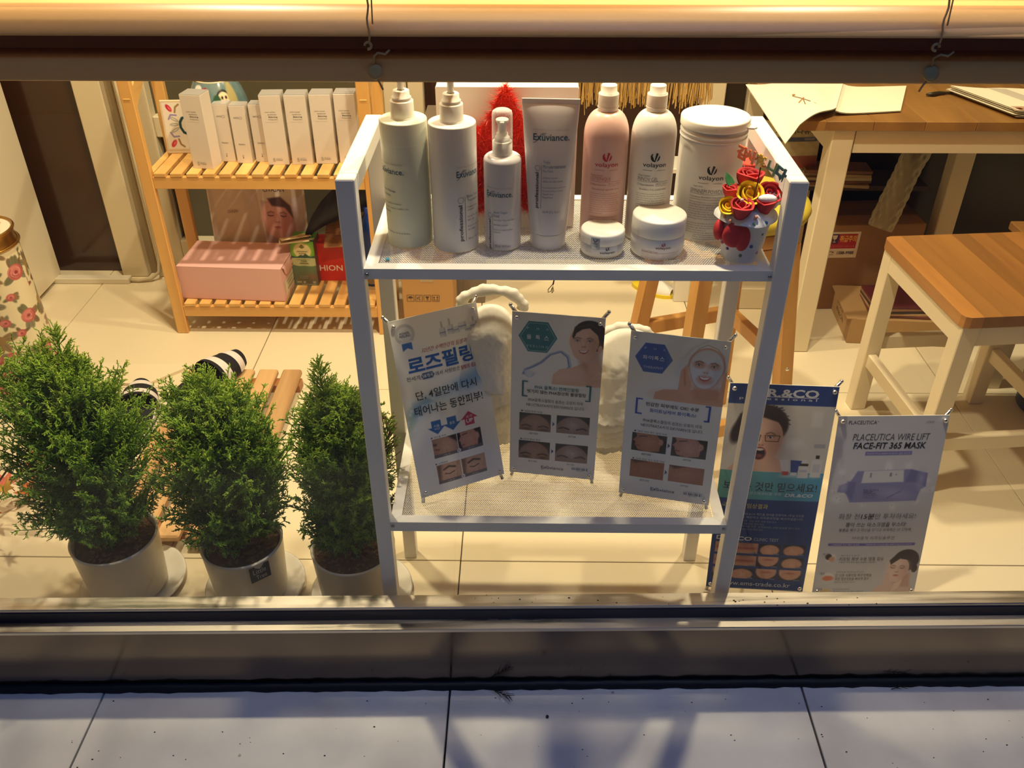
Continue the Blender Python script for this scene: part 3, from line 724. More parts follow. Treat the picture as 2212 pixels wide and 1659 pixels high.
def sheetfn(W, Hh, bow=0.004, th=0.0, waver=0.0):
    def surf(X, Y):  # X,Y arrays in metres; y down
        u = X / W - .5; v = Y / Hh
        return -bow * (1 - 4 * u * u) * np.sin(math.pi * v) - waver * np.sin(math.pi * v) ** 2
    def vf(xw, yw):
        X = xw * W; Y = yw * W
        return np.stack([X - W / 2, surf(X, Y), Hh - Y], 1)
    def pf(x, y, e):
        return (x * W - W / 2, float(surf(np.array(x * W), np.array(y * W))) - e, Hh - y * W)
    return vf, pf
def backing(t, W, Hh, bow, waver=0):
    vf, pf = sheetfn(W, Hh, bow, waver=waver)
    a = Hh / W
    mb = MB().grid(lambda u, v: (lambda q: (q[0], q[1] + .0014, q[2]))(pf(u, v * a, 0)), 9, 17)
    # rim
    for (f0, f1) in (((0, 0), (1, 0)), ((1, 0), (1, 1)), ((1, 1), (0, 1)), ((0, 1), (0, 0))):
        n = 16; vs = []
        for i in range(n + 1):
            u = f0[0] + (f1[0] - f0[0]) * i / n; v = f0[1] + (f1[1] - f0[1]) * i / n
            q = pf(u, v * a, 0); vs += [q, (q[0], q[1] + .0014, q[2])]
        mb.add(vs, [(2 * i, 2 * i + 1, 2 * i + 3, 2 * i + 2) for i in range(n)])
    part('sheet_backing', mb, mat('sheet_white', hx(232, 230, 224), .5), t, local=True)

GREY = C(60, 58, 60); INK = C(30, 30, 34)
# ------------------------------ poster 1
cfg = (-0.1027, 1.2197, 0.365, 0.4216, 0.3311, -0.0195, 0.1597, 0.3234)
W, Hh = cfg[6], cfg[7]; A = Hh / W
t = stand('tabletop_poster', 'leftmost small poster on the rack with a big blue Korean heading, tilted clockwise', cfg)
k = A / 1000.0
def Y(v): return v * k          # thousandths of height -> widths
def X(v): return v / 1000.0
p = Pic(190, 384, C(246, 241, 230))
# blue swoosh
pts = [(.0, Y(560)), (.06, Y(500)), (.2, Y(455)), (.45, Y(420)), (.7, Y(370)), (1.0, Y(300)), (1.0, Y(440)), (.8, Y(470)), (.5, Y(480)), (.3, Y(500)), (.12, Y(560)), (.02, Y(640)), (0, Y(640))]
p.poly(pts, C(150, 190, 220), 26, .55)
p.poly([(0, Y(545)), (.1, Y(470)), (.3, Y(440)), (.3, Y(470)), (.12, Y(540)), (0, Y(600))], C(70, 130, 185), 14, .55)
p.poly([(.6, Y(400)), (1, Y(330)), (1, Y(400)), (.75, Y(450))], C(90, 150, 200), 16, .5)
p.ell(.02, Y(560), .05, .12, C(225, 215, 140), 0.2, 14, .5)
for _ in range(26): q = nrs.uniform(0, 1, 2); p.ell(q[0] * .35, Y(430) + q[1] * .42, .012 + .014 * q[0], .012 + .014 * q[0], C(235, 245, 250), 0, 2, .5)
# badge
for i in range(30):
    a = i * math.pi / 15; p.ell(X(156) + .098 * math.cos(a), Y(83) + .098 * math.sin(a), .014, .014, C(206, 202, 196))
p.ell(X(156), Y(83), .092, .092, C(208, 205, 198)); p.ell(X(156), Y(83), .078, .078, C(236, 234, 228))
p.poly([(.105, Y(126)), (.215, Y(126)), (.215, Y(172)), (.16, Y(158)), (.105, Y(172))], C(64, 122, 190))
for i in range(7): p.ell(.105 + i * .018, Y(126), .01, .012, C(236, 234, 228))
# product bottles
for (bx, by, bw, bh, nk) in ((.57, 118, .035, .10, 1), (.66, 112, .035, .10, 1), (.73, 112, .035, .07, 0), (.80, 104, .045, .085, 0), (.865, 118, .04, .05, 0), (.93, 112, .042, .08, 1)):
    yb = Y(by) + .05
    if nk: p.poly([(bx - .008, yb - bh * 1.7), (bx + .008, yb - bh * 1.7), (bx + .012, yb - bh), (bx - .012, yb - bh)], C(190, 186, 182), 1.5)
    p.rect(bx - bw, yb - bh, bx + bw, yb, C(222, 220, 218)); p.rect(bx + bw * .5, yb - bh, bx + bw, yb, C(180, 178, 178), .6, 3)
    p.rect(bx - bw, yb - bh * .55, bx + bw, yb - bh * .42, C(110, 122, 170), .8); p.rect(bx - bw, yb - bh * .32, bx + bw, yb - bh * .27, C(150, 156, 190), .7)
# photos
for (a, b, c_, d_, kk) in ((229, 686, 515, 797, 'cheek'), (523, 686, 806, 797, 'prof2'), (229, 840, 512, 952, 'eye'), (520, 840, 806, 952, 'eye')):
    skinpatch(p, X(a), Y(b), X(c_), Y(d_), kk, a)
    p.rect(X(a), Y(d_ - 18), X(c_), Y(d_), C(104, 98, 104), .85)
for yy in (786, 942): p.ell(.519, Y(yy), .022, .022, C(240, 238, 234)); p.poly([(.513, Y(yy) - .011), (.528, Y(yy)), (.513, Y(yy) + .011)], C(50, 60, 70))
# arrows
for (ax, dn, col) in ((.312, 1, C(52, 110, 176)), (.492, 1, C(52, 110, 176)), (.695, -1, C(206, 50, 92))):
    yc = Y(620); s_ = dn
    p.poly([(ax - .055, yc - .075 * s_), (ax + .055, yc - .075 * s_), (ax + .055, yc + .0 * s_), (ax + .1, yc + .0 * s_), (ax, yc + .085 * s_), (ax - .1, yc + .0 * s_), (ax - .055, yc + .0 * s_)], col)
vf, pf = sheetfn(W, Hh, .004)
p.build('printed_sheet', vf, t, M_sheet)
backing(t, W, Hh, .004)
P = Print(); BL = C(30, 96, 176)
P.text('POWER', .105, .21, Y(78), .026, C(70, 90, 120), .01).text('PEELING', .095, .22, Y(92), .024, C(70, 90, 120), .01)
P.text('32년간 수백만건의 임상과 노하우', .308, .969, Y(187), .052, C(190, 44, 52), 0, .25)
P.text('로즈필링', .123, .875, Y(258), Y(94), BL, .03)
P.text('전세계', .085, .235, Y(325), .05, GREY).text('에서 사랑받은', .405, .69, Y(327), .05, GREY).text('필링의 名家!', .70, .905, Y(329), .05, C(190, 44, 90), .01)
P.poly([(.265, Y(325) - .034), (.375, Y(325) - .034), (.395, Y(325)), (.375, Y(325) + .034), (.265, Y(325) + .034), (.245, Y(325))], C(60, 90, 130)).text('58개국', .26, .38, Y(325), .045, C(235, 238, 240), .01)
P.text('단, 4일만에 다시', .149, .849, Y(427), .105, INK, .008).text('태어나는 동안피부!', .104, .895, Y(509), .11, INK, .008)
P.text('시술', .28, .345, Y(612), .028, (.95, .95, .95)).text('시간', .28, .345, Y(629), .028, (.95, .95, .95)).text('통증', .462, .522, Y(618), .032, (.95, .95, .95))
P.text('효과', .66, .735, Y(608), .032, (.95, .9, .9)).text('UP', .655, .735, Y(632), .045, (1, 1, 1), .02)
P.text('▶ 여드름 피부', .225, .40, Y(676), .022, GREY).text('▶ 노화피부', .225, .37, Y(830), .022, GREY)
for xx in (.33, .62):
    P.text('시술 전' if xx < .5 else '시술 5일 후', xx, xx + .08, Y(788), .017, C(210, 205, 205)).text('시술 전' if xx < .5 else '시술 5일 후', xx, xx + .08, Y(943), .017, C(210, 205, 205))
P.build('lettering', pf, kid(t, 'printed_sheet'))

# ------------------------------ posters 2 and 3 share a layout
def exu(P, x0, x1, y, h, col, a='Exüviance'):
    P.text(a, x0, x1, y, h, col, .006)
    x = x0 + (x1 - x0) * .17; P.pline([(x0 - (x1 - x0) * .01, y + h * .78), (x0 + (x1 - x0) * .05, y + h * .80), (x0 + (x1 - x0) * .12, y + h * .45), (x0 + (x1 - x0) * .23, y - h * .42), (x0 + (x1 - x0) * .33, y - h * .55)], h * .09, col)
def twin(cfg, label, third):
    W, Hh = cfg[6], cfg[7]; A = Hh / W; k = A / 1000
    Y = lambda v: v * k
    t = stand('tabletop_poster', label, cfg)
    p = Pic(190, int(190 * A), C(244, 239, 228))
    P = Print(); hc = C(46, 120, 126) if not third else C(52, 92, 176)
    hx_, hy_, hr = (.286, Y(135), .212) if not third else (.254, Y(138), .194)
    HX = [(hx_ + hr * math.cos(i * math.pi / 3), hy_ + hr * math.sin(i * math.pi / 3) * 1.0) for i in range(6)]
    p.poly(HX, hc, .8)
    if not third:
        P.hexring(hx_, hy_, hr * .9, .006, C(150, 200, 200))
        for i, ch in enumerate('PHA'): P.text(ch, .165 + i * .105, .19 + i * .105, Y(87), .026, C(176, 214, 212))
        for i, ch in enumerate('물톡스'): P.text(ch, .165 + i * .095, .215 + i * .095, Y(136), .052, C(228, 238, 236), .01)
        P.text('P E E L I N G', .17, .40, Y(188), .028, C(176, 214, 212))
    else:
        for i, ch in enumerate('PHA'): P.text(ch, .15 + i * .095, .172 + i * .095, Y(85), .026, C(190, 206, 236))
        for i, ch in enumerate('화이톡스'): P.text(ch, .14 + i * .058, .188 + i * .058, Y(136), .047, C(236, 240, 248), .01)
        P.text('THERAPHY', .15, .36, Y(190), .028, C(190, 206, 236))
    if not third:
        # water splash
        for q in range(10):
            o = nrs.uniform(-.012, .012, 2)
            S_ = [(.137, 356), (.16, 330), (.24, 310), (.339, 278), (.43, 230), (.545, 207), (.62, 235), (.645, 290), (.633, 304)]
            p.stroke([(a + o[0] + .01 * math.sin(q + i), Y(b) + o[1]) for i, (a, b) in enumerate(S_)], .006, C(84, 100, 150) if q % 2 else C(170, 190, 215), 2, .6)
        for q in range(5): p.ell(.2, Y(345) + .01 * q, .075 - .008 * q, .03, C(120, 135, 175), .1, 1, .15); p.ell(.2, Y(342) + .01 * q, .065 - .008 * q, .022, C(244, 239, 228), .1, 1, .5)
        # lady: shoulders, neck, hair, face
        p.poly([(.455, Y(405)), (.47, Y(345)), (.54, Y(312)), (.68, Y(295)), (.80, Y(262)), (.97, Y(262)), (1.01, Y(300)), (1.01, Y(405))], SK, 1)
        p.ell(.60, Y(350), .12, .05, SKL, -.2, 14, .6); p.ell(.93, Y(330), .1, .11, SKD, 0, 16, .45)
        p.poly([(.72, Y(215)), (.95, Y(190)), (.98, Y(285)), (.88, Y(330)), (.76, Y(285))], SKD, 8, .6)
        p.poly([(.84, Y(260)), (.98, Y(240)), (.99, Y(330)), (.86, Y(330))], SK, 8, .8)
        p.ell(.845, Y(98), .178, .165, C(60, 44, 36), .1); p.ell(.95, Y(140), .075, .11, C(52, 38, 30), .2)
        face(p, .79, Y(152), .215, -.02, turn=-.15, hair=C(50, 36, 30))
        p.poly([(.655, Y(115)), (.68, Y(60)), (.78, Y(35)), (.90, Y(40)), (.98, Y(80)), (.99, Y(130)), (.955, Y(140)), (.93, Y(100)), (.84, Y(62)), (.76, Y(72)), (.70, Y(95)), (.672, Y(130))], C(58, 42, 34), 1.5)
        p.ell(.965, Y(178), .024, .045, SK, .1); p.stroke([(.72, Y(60)), (.84, Y(40)), (.95, Y(70))], .01, C(110, 86, 70), 4, .6)
        for i in range(3): p.stroke([(.90 + i * .03, Y(360)), (.98 + i * .02, Y(318 + i * 8))], .016, SKL, 4, .7); p.stroke([(.895 + i * .03, Y(366)), (.975 + i * .02, Y(324 + i * 8))], .006, SKD, 3, .7)
        l1, l2 = 'PHA 물톡스! 연예인필링', '벗기지 않는 PHA항산화 물광필링'
        c1, c2 = hc, C(48, 46, 48); br = C(40, 116, 122)
        cap = ('▶ 30대 초반 여성', '▶ 20대 중반 여성'); kinds = ('fore', 'fore2', 'fore', 'fore2')
        bx = (.125, .191, .84, .901, 398, 496); tx = (.269, .759, .186, .842)
        rows = ((104, 598, 466, 711), (532, 594, 909, 709), (102, 778, 470, 897), (532, 778, 907, 896)); lo = (.375, .637, 947); bar = (.735, .923, 940)
        ly = (431, 459, 512, 543)
    else:
        p.poly([(.40, Y(0)), (1, 0), (1, Y(372)), (.55, Y(372))], C(226, 226, 224), 30, .6)
        p.poly([(.283, Y(372)), (.30, Y(330)), (.385, Y(308)), (.56, Y(300)), (.72, Y(290)), (.9, Y(280)), (1.01, Y(300)), (1.01, Y(374))], C(226, 168, 134), 1)
        p.ell(.42, Y(335), .12, .04, C(226, 164, 128), -.1, 12, .6)
        p.poly([(.66, Y(270)), (.95, Y(270)), (.95, Y(350)), (.70, Y(350))], C(208, 146, 112), 9, .8)
        p.ell(.78, Y(82), .25, .20, C(238, 238, 234), .1, 2); p.ell(.56, Y(150), .055, .16, C(228, 228, 226), .3, 4); p.ell(.97, Y(110), .09, .2, C(232, 232, 228), 0, 3)
        p.stroke([(.55, Y(120)), (.64, Y(55)), (.78, Y(10))], .012, C(200, 200, 198), 5, .6)
        face(p, .79, Y(166), .245, .05, mask=C(222, 226, 228), turn=-.05, skin=C(212, 156, 132), style='smile')
        # opening of the towel
        p.stroke([(.60, Y(180)), (.62, Y(110)), (.70, Y(55)), (.78, Y(32)), (.88, Y(50)), (.95, Y(90)), (.975, Y(150)), (.97, Y(200))], .006, C(120, 96, 84), 3, .6)
        for s_, xx in ((-1, .575), (1, 1.0)):
            p.poly([(xx - .035, Y(190)), (xx + .02, Y(150)), (xx + .045, Y(200)), (xx + .07 * (s_ < 0) + .02, Y(262)), (xx + .07 * (s_ < 0), Y(330)), (xx - .05, Y(330))], C(228, 168, 134), 2)
            p.stroke([(xx, Y(185)), (xx + .02, Y(270))], .012, C(176, 108, 76), 4, .6)
        l1, l2 = '민감한 피부에도 OK! 수분', '화이트닝케어 화이톡스!'
        c1, c2 = C(48, 46, 48), hc; br = C(40, 84, 182)
        cap = ('▶ 30대 여성 색소 침착 피부', '▶ 50대 여성 색소 침착 피부'); kinds = ('prof', 'prof2', 'arm', 'arm2')
        bx = (.107, .180, .831, .889, 377, 473); tx = (.217, .769, .26, .744)
        rows = ((98, 591, 474, 705), (524, 589, 901, 706), (102, 764, 473, 877), (526, 766, 907, 876)); lo = (.348, .613, 942); bar = (.714, .917, 944)
        ly = (406, 442, 506, 536)
    for i, r_ in enumerate(rows): skinpatch(p, r_[0] / 1000, Y(r_[1]), r_[2] / 1000, Y(r_[3]), kinds[i], i * 7)
    for yy in (rows[0][1] + 57, rows[2][1] + 57): p.poly([(.487, Y(yy) - .03), (.512, Y(yy)), (.487, Y(yy) + .03)], C(40, 44, 110))
    y0_, y1_ = Y(bx[4]), Y(bx[5]); th = .022
    P.rect(bx[0], y0_, bx[0] + th, y1_, br).rect(bx[0], y0_, bx[1], y0_ + th * .7, br).rect(bx[0], y1_ - th * .7, bx[1], y1_, br)
    P.rect(bx[3] - th, y0_, bx[3], y1_, br).rect(bx[2], y0_, bx[3], y0_ + th * .7, br).rect(bx[2], y1_ - th * .7, bx[3], y1_, br)
    P.text(l1, tx[0], tx[1], Y(ly[0]), .048, c1, .012).text(l2, tx[2], tx[3], Y(ly[1]), .048, c2, .012)
    P.text('PHA물톡스필링의 원조는 오로지 미국', .2, .82, Y(ly[2]), .044, GREY).text('NEOSTRATA사의 EXUVIANCE 입니다.', .18, .84, Y(ly[3]), .044, GREY)
    P.text(cap[0], rows[0][0] / 1000 + .02, rows[0][0] / 1000 + (.26 if not third else .37), Y(rows[0][1] - 12), .026, GREY); P.text(cap[1], rows[2][0] / 1000 + .02, rows[2][0] / 1000 + (.25 if not third else .37), Y(rows[2][1] - 10), .026, GREY)
    for r_ in (rows[0], rows[2]): P.text('BEFORE', r_[0] / 1000 + .12, r_[0] / 1000 + .22, Y(r_[3] + 16), .022, GREY)
    for r_ in (rows[1], rows[3]): P.text('AFTER', r_[0] / 1000 + .14, r_[0] / 1000 + .23, Y(r_[3] + 16), .022, GREY)
    exu(P, lo[0], lo[1], Y(lo[2]), .042, C(74, 96, 120))
    P.rect(bar[0] - .01, Y(bar[2]) - .028, bar[1] + .01, Y(bar[2]) + .034, C(240, 240, 238))
    x = bar[0]; rb = random.Random(5)
    while x < bar[1]:
        w_ = rb.uniform(.003, .009); P.rect(x, Y(bar[2]) - .022, min(x + w_, bar[1]), Y(bar[2]) + .014, C(30, 28, 30)); x += w_ + rb.uniform(.003, .008)
    P.text('8806113470026', bar[0] + .06, bar[1] - .06, Y(bar[2]) + .024, .013, GREY)
    vf, pf = sheetfn(W, Hh, .0015)
    p.build('printed_sheet', vf, t, M_sheet); backing(t, W, Hh, .0015); P.build('lettering', pf, kid(t, 'printed_sheet'))
twin((0.0566, 1.2538, 0.362, -0.136, 0.0725, 0.0043, 0.1553, 0.3265), 'middle small poster on the rack with a teal hexagon and a smiling dark-haired woman', False)
twin((0.2536, 1.1923, 0.362, -0.2286, 0.0666, -0.0156, 0.1584, 0.3243), 'rightmost small poster on the rack with a blue hexagon and a white-masked woman', True)

# ------------------------------ poster 4 (blue)
cfg = (0.4913, 1.3041, 0.015, -0.0765, 0.1363, -0.0134, 0.1991, 0.4774)
W, Hh = cfg[6], cfg[7]; A = Hh / W; k = A / 1000
Y = lambda v: v * k
t = stand('floor_poster', 'tall blue poster behind the right rack post showing a shouting man with glasses', cfg, .0048)
p = Pic(200, 480, C(226, 222, 212)); NV = C(34, 66, 142)
p.poly([(.3, Y(88)), (1, Y(88)), (1, Y(395)), (.5, Y(395))], C(214, 206, 194), 40, .6)
p.rect(.80, Y(110), .90, Y(180), C(236, 232, 224), .8, 8); p.ell(.66, Y(260), .07, .05, C(240, 238, 232), 0, 10, .7)
p.ell(-.02, Y(270), .10, .16, C(198, 194, 188), .3, 8, .6)
p.poly([(.06, Y(395)), (.18, Y(330)), (.5, Y(320)), (.62, Y(360)), (.66, Y(395))], SK, 3)
p.ell(.345, Y(180), .245, .22, C(66, 50, 42), 0, 3); p.ell(.12, Y(215), .06, .13, C(60, 46, 40), .2, 4)
for q in range(40):
    a = nrs.uniform(-2.9, -.2); rr = nrs.uniform(.17, .215); p.stroke([(.345 + rr * math.cos(a), Y(180) + rr * .95 * math.sin(a)), (.345 + (rr + .05) * math.cos(a + .15), Y(180) + (rr + .04) * math.sin(a + .15))], .008, C(70, 54, 46), 1.5)
face(p, .35, Y(250), .275, .0, style='shout', turn=.05, brow=C(70, 50, 40))
p.poly([(.12, Y(190)), (.2, Y(130)), (.42, Y(115)), (.56, Y(150)), (.57, Y(205)), (.5, Y(165)), (.35, Y(145)), (.2, Y(165)), (.16, Y(225))], C(64, 48, 40), 3)
for s_ in (-1, 1): 
    gx = .365 + s_ * .09; 
    p.stroke([(gx - .07, Y(226)), (gx + .07, Y(226)), (gx + .06, Y(252)), (gx - .06, Y(252)), (gx - .07, Y(226))], .008, C(96, 66, 40))
# products
p.poly([(.555, Y(335)), (.64, Y(333)), (.655, Y(400)), (.60, Y(408))], C(232, 230, 226)); p.poly([(.592, Y(390)), (.655, Y(390)), (.655, Y(407)), (.60, Y(408))], C(206, 52, 40))
p.poly([(.66, Y(335)), (.77, Y(337)), (.74, Y(395)), (.675, Y(393))], C(34, 70, 150)); p.rect(.675, Y(393), .735, Y(408), C(232, 230, 226))
p.rect(.77, Y(330), .815, Y(350), C(224, 222, 218)); p.rect(.755, Y(350), .835, Y(362), C(30, 30, 32)); p.rect(.745, Y(362), .845, Y(418), C(222, 220, 218)); p.rect(.76, Y(380), .83, Y(402), C(190, 190, 210))
p.rect(.895, Y(310), .93, Y(326), C(26, 26, 30)); p.rect(.865, Y(330), .965, Y(410), C(230, 228, 224)); p.rect(.88, Y(352), .95, Y(392), C(206, 206, 212)); p.rect(.86, Y(258), .965, Y(276), C(178, 176, 178), .9)
p.poly([(0, 0), (1, 0), (1, Y(88)), (0, Y(88))], NV, .8)
m = p.mask_rect(0, Y(395), 1, Y(531)); fx = np.clip(p.x, 0, 1)[..., None]
p.a = p.a * (1 - m[..., None]) + (np.array(C(92, 168, 158)) * (1 - fx) + np.array(C(74, 166, 206)) * fx) * m[..., None]
for (bx, by) in ((.62, 0), (.70, 0), (.80, 0), (.915, 0)): p.ell(bx, Y(410), .055, .022, C(235, 235, 232), 0, 4, .5)
p.poly([(.592, Y(390)), (.655, Y(390)), (.655, Y(407)), (.60, Y(408))], C(206, 52, 40)); p.rect(.675, Y(393), .735, Y(408), C(232, 230, 226)); p.rect(.745, Y(390), .845, Y(418), C(222, 220, 218)); p.rect(.865, Y(390), .965, Y(414), C(230, 228, 224))
p.rect(0, Y(531), 1, A, C(36, 70, 138))
rows = ((755, 810), (822, 878), (890, 946)); cols = ((.045, .20), (.215, .475), (.485, .705), (.72, .955))
kd = (('lips', 'lips', 'nose', 'nose'), ('lips', 'lips', 'chin', 'nose'), ('chin', 'nose', 'chin', 'chin'))
for i, r_ in enumerate(rows):
    for j, c_ in enumerate(cols): skinpatch(p, c_[0], Y(r_[0]), c_[1], Y(r_[1]), kd[i][j], i * 4 + j)
vf, pf = sheetfn(W, Hh, .003)
p.build('printed_sheet', vf, t, M_sheet); backing(t, W, Hh, .003)
P = Print(); WH = C(226, 230, 236)
P.text('DR.&CO', .235, .827, Y(36), .085, WH, .03).line(.30, Y(53), .83, Y(53), .006, WH).text('p r o f e s s i o n a l', .10, .815, Y(63), .036, WH, .006)
P.text('보이는 것만 믿으세요!', .05, .956, Y(466), .105, C(28, 36, 44), .004).text('여드름 전문 코스메슈티컬 과학', .10, .62, Y(500), .036, C(200, 224, 230), 0, .2).text('DR.&CO', .66, .93, Y(503), .04, C(220, 234, 240), .025, .2)
P.text('국내 최초 임상결과', .06, .511, Y(564), .058, C(206, 196, 130), .012)
for i, s_ in enumerate(('20대 여성에게 DR.&CO 여드름 관리를 진행하며 1주일 단위로', '여드름 수치를 계산하고 피지분비량을 체크하였습니다.')): P.text(s_, .10, .879, Y(604 + i * 17), .030, C(186, 196, 214))
for i, s_ in enumerate(('1주째 여드름 관련 : 민감 호전, 피부 피지 감소', '2주째 여드름 70% 이상 현상 감소', '3주째 약한 여드름 호전, 피지분비도 관련 지표를 많이 감소', '4주째 여드름 90% 이상 현상 감소')): P.text(s_, .14, (.62, .50, .86, .50)[i], Y(640 + i * 14), .024, C(160, 172, 196))
P.text('DR.&CO', .045, .40, Y(732), .05, WH, .03).text('CLINIC TEST', .42, .668, Y(732), .036, C(190, 200, 216))
for i in range(3):
    for j, c_ in enumerate(cols): P.rect(c_[1] - .07, Y(rows[i][1] - 7), c_[1] - .01, Y(rows[i][1] - 2), C(120, 140, 180))
P.text('www.ems-trade.co.kr', .155, .86, Y(972), .055, C(222, 226, 232), .006)
P.build('lettering', pf, kid(t, 'printed_sheet'))

# ------------------------------ poster 5 (lilac grey)
cfg = (0.7153, 1.2935, 0.015, 0.019, 0.196, -0.0065, 0.2124, 0.409)
W, Hh = cfg[6], cfg[7]; A = Hh / W; k = A / 1000
t = stand('floor_poster', 'tall lilac grey poster at far right showing a wet wipes pack', cfg, .0048)
p = Pic(212, 408, C(204, 206, 216))
p.mix(np.clip((p.y - .3) * 1.1, 0, .55), C(188, 186, 192)); p.rect(0, Y(230), 1, Y(500), C(206, 208, 216), .6, 40)
for q in range(22):
    a = nrs.uniform(0, 6.28); rr = nrs.uniform(.3, .5); p.ell(.5 + rr * math.cos(a) * 1.05, Y(370) + rr * .5 * math.sin(a), nrs.uniform(.01, .05), nrs.uniform(.01, .03), C(232, 234, 240), a, 5, .5)
    p.ell(.5 + rr * math.cos(a), Y(380) + rr * .42 * math.sin(a), .004, .004, C(110, 104, 120), 0, 1, .7)
L1, L2, L3 = C(132, 134, 184), C(104, 106, 164), C(176, 178, 214)
p.poly([(.25, Y(290)), (.74, Y(282)), (.90, Y(305)), (.905, Y(378)), (.86, Y(395)), (.84, Y(455)), (.22, Y(462)), (.17, Y(410)), (.09, Y(405)), (.10, Y(370)), (.20, Y(345))], L1, 2)
p.poly([(.74, Y(282)), (.90, Y(305)), (.905, Y(378)), (.82, Y(355)), (.70, Y(350))], L2, 3, .8); p.poly([(.17, Y(345)), (.25, Y(350)), (.24, Y(455)), (.17, Y(410))], L2, 4, .7)
p.ell(.62, Y(415), .12, .04, L3, .2, 12, .6); p.ell(.85, Y(335), .03, .08, L3, 0, 8, .7); p.ell(.14, Y(375), .04, .05, L3, 0, 6, .5); p.stroke([(.56, Y(440)), (.68, Y(400))], .012, L2, 3, .8)
p.poly([(.31, Y(290)), (.675, Y(285)), (.69, Y(350)), (.30, Y(355))], C(214, 216, 220), 2); p.rect(.37, Y(300), .385, Y(325), C(120, 120, 150), .8); p.rect(.55, Y(300), .57, Y(320), C(110, 112, 150), .8); p.ell(.61, Y(310), .006, .006, C(110, 112, 150))
# lady
p.poly([(.50, 2.0), (.62, Y(960)), (.78, Y(920)), (.88, Y(920)), (1.0, Y(980)), (1.0, 2.0)], C(214, 186, 176), 2)
p.poly([(.76, Y(900)), (.92, Y(880)), (.94, Y(960)), (.78, Y(960))], C(196, 160, 148), 5)
p.ell(.86, Y(800), .125, .125, C(66, 56, 62), .3, 1.5); p.ell(.955, Y(850), .03, .045, C(60, 52, 58))
face(p, .795, Y(856), .145, .05, skin=C(220, 192, 182), dark=C(186, 146, 136), light=C(236, 214, 206), lids=True, style='calm', turn=-.25, brow=C(96, 72, 70))
p.poly([(.70, Y(800)), (.78, Y(750)), (.9, Y(752)), (.97, Y(800)), (.96, Y(850)), (.9, Y(800)), (.8, Y(790)), (.72, Y(826))], C(66, 56, 62), 1.5)
p.poly([(.68, Y(880)), (.715, Y(870)), (.735, Y(920)), (.72, Y(1000)), (.66, Y(1000))], C(216, 188, 178), 2); p.poly([(.78, Y(940)), (.86, Y(915)), (.84, Y(960)), (.76, Y(1000))], C(226, 200, 190), 2)
p.ell(.125, Y(782), .052, .048, C(220, 214, 214), 0, 1.5); p.ell(.105, Y(776), .03, .034, C(60, 48, 48), 0, 2); p.ell(.14, Y(790), .03, .03, C(202, 158, 138), 0, 2)
p.ell(.13, Y(898), .06, .05, C(216, 214, 216), 0, 1.5); p.ell(.13, Y(905), .055, .03, C(206, 120, 92), 0, 2); p.ell(.13, Y(990), .055, .045, C(214, 186, 140), 0, 2)
p.poly([(.293, Y(186)), (.72, Y(184)), (.72, Y(205)), (.293, Y(207))], C(126, 122, 184)); 
for (a, b) in ((.096, .405), (.419, .901)): p.rect(a, Y(696), b, Y(712), C(108, 104, 176)); p.ell(a, Y(704), Y(8), Y(8), C(108, 104, 176)); p.ell(b, Y(704), Y(8), Y(8), C(108, 104, 176))
vf, pf = sheetfn(W, Hh, .002, waver=0)
p.build('printed_sheet', vf, t, M_sheet); backing(t, W, Hh, .002)
P = Print(); G2 = C(96, 92, 98)
P.text('PLACEUTICA', .101, .355, Y(33), .036, C(66, 62, 68), .004).text('®', .357, .367, Y(28), .012, G2).text('LOEGI', .80, .87, Y(33), .022, C(150, 148, 160))
P.text('PLACEUTICA WIRE LIFT', .161, .853, Y(109), .066, C(76, 70, 74), -.004, .12).text('FACE-FIT 365 MASK', .177, .836, Y(154), .066, C(22, 20, 24), .018, .12)
P.text('PLACEUTICA PREMIUM 페이스 슬림 마스크', .31, .70, Y(196), .022, C(206, 204, 226))
P.text('PLACEUTICA', .33, .475, Y(393), .020, C(70, 70, 120)).text('WIRE LIFT', .33, .42, Y(404), .018, C(70, 70, 120), .02).text('FACE-FIT MASK', .33, .45, Y(413), .016, C(70, 70, 120)); P.line(.33, Y(424), .47, Y(424), .003, C(80, 80, 130)).line(.33, Y(434), .45, Y(434), .003, C(80, 80, 130))
P.text('화장 전', .14, .335, Y(540), .062, G2, -.004, .1).text('15분', .35, .475, Y(540), .062, C(56, 52, 58), .014, .1).text('만 투자하세요!', .48, .865, Y(540), .062, G2, -.004, .1)
P.text('뽑아 쓰는 마스크앰플 부스터!', .218, .79, Y(587), .050, C(80, 76, 82), .006, .1).text('볼륨을 채우고 라인을 당기고 지속력은 더 강하게', .162, .843, Y(618), .034, C(100, 96, 104), .006, .1)
P.text('비수술적 리프팅솔루션', .30, .70, Y(664), .036, C(112, 110, 120), 0, .1)
P.text('I WANT TO TRY V-FIT', .12, .38, Y(704), .018, C(206, 204, 226)).text('PREMIUM COLLAGEN AMPOULE 20,000PPM', .44, .88, Y(704), .018, C(206, 204, 226))
P.text('SKIN LIFT', .22, .40, Y(767), .014, C(140, 138, 146)).text('리프팅 재생 수분 앰플 함유', .211, .639, Y(788), .040, C(104, 100, 108), .004).text('나일론 리프팅과 재생 앰플의 더블케어', .211, .57, Y(808), .017, C(126, 122, 130))
P.text('SPIDER FUNCTION', .20, .47, Y(866), .014, C(140, 138, 146)).text('단 15분 사용으로 즉각 탄력을', .2, .55, Y(886), .034, C(104, 100, 108), .002).text('위한 영양성분을 빠르게 흡수', .2, .53, Y(908), .034, C(104, 100, 108), .002).text('쫀쫀하고 탄력있는 피부로', .2, .40, Y(928), .017, C(126, 122, 130))
P.text('COLLAGEN', .20, .36, Y(972), .014, C(140, 138, 146)).text('쫀득한 고농축 콜라겐앰플', .2, .50, Y(992), .034, C(104, 100, 108), .004)
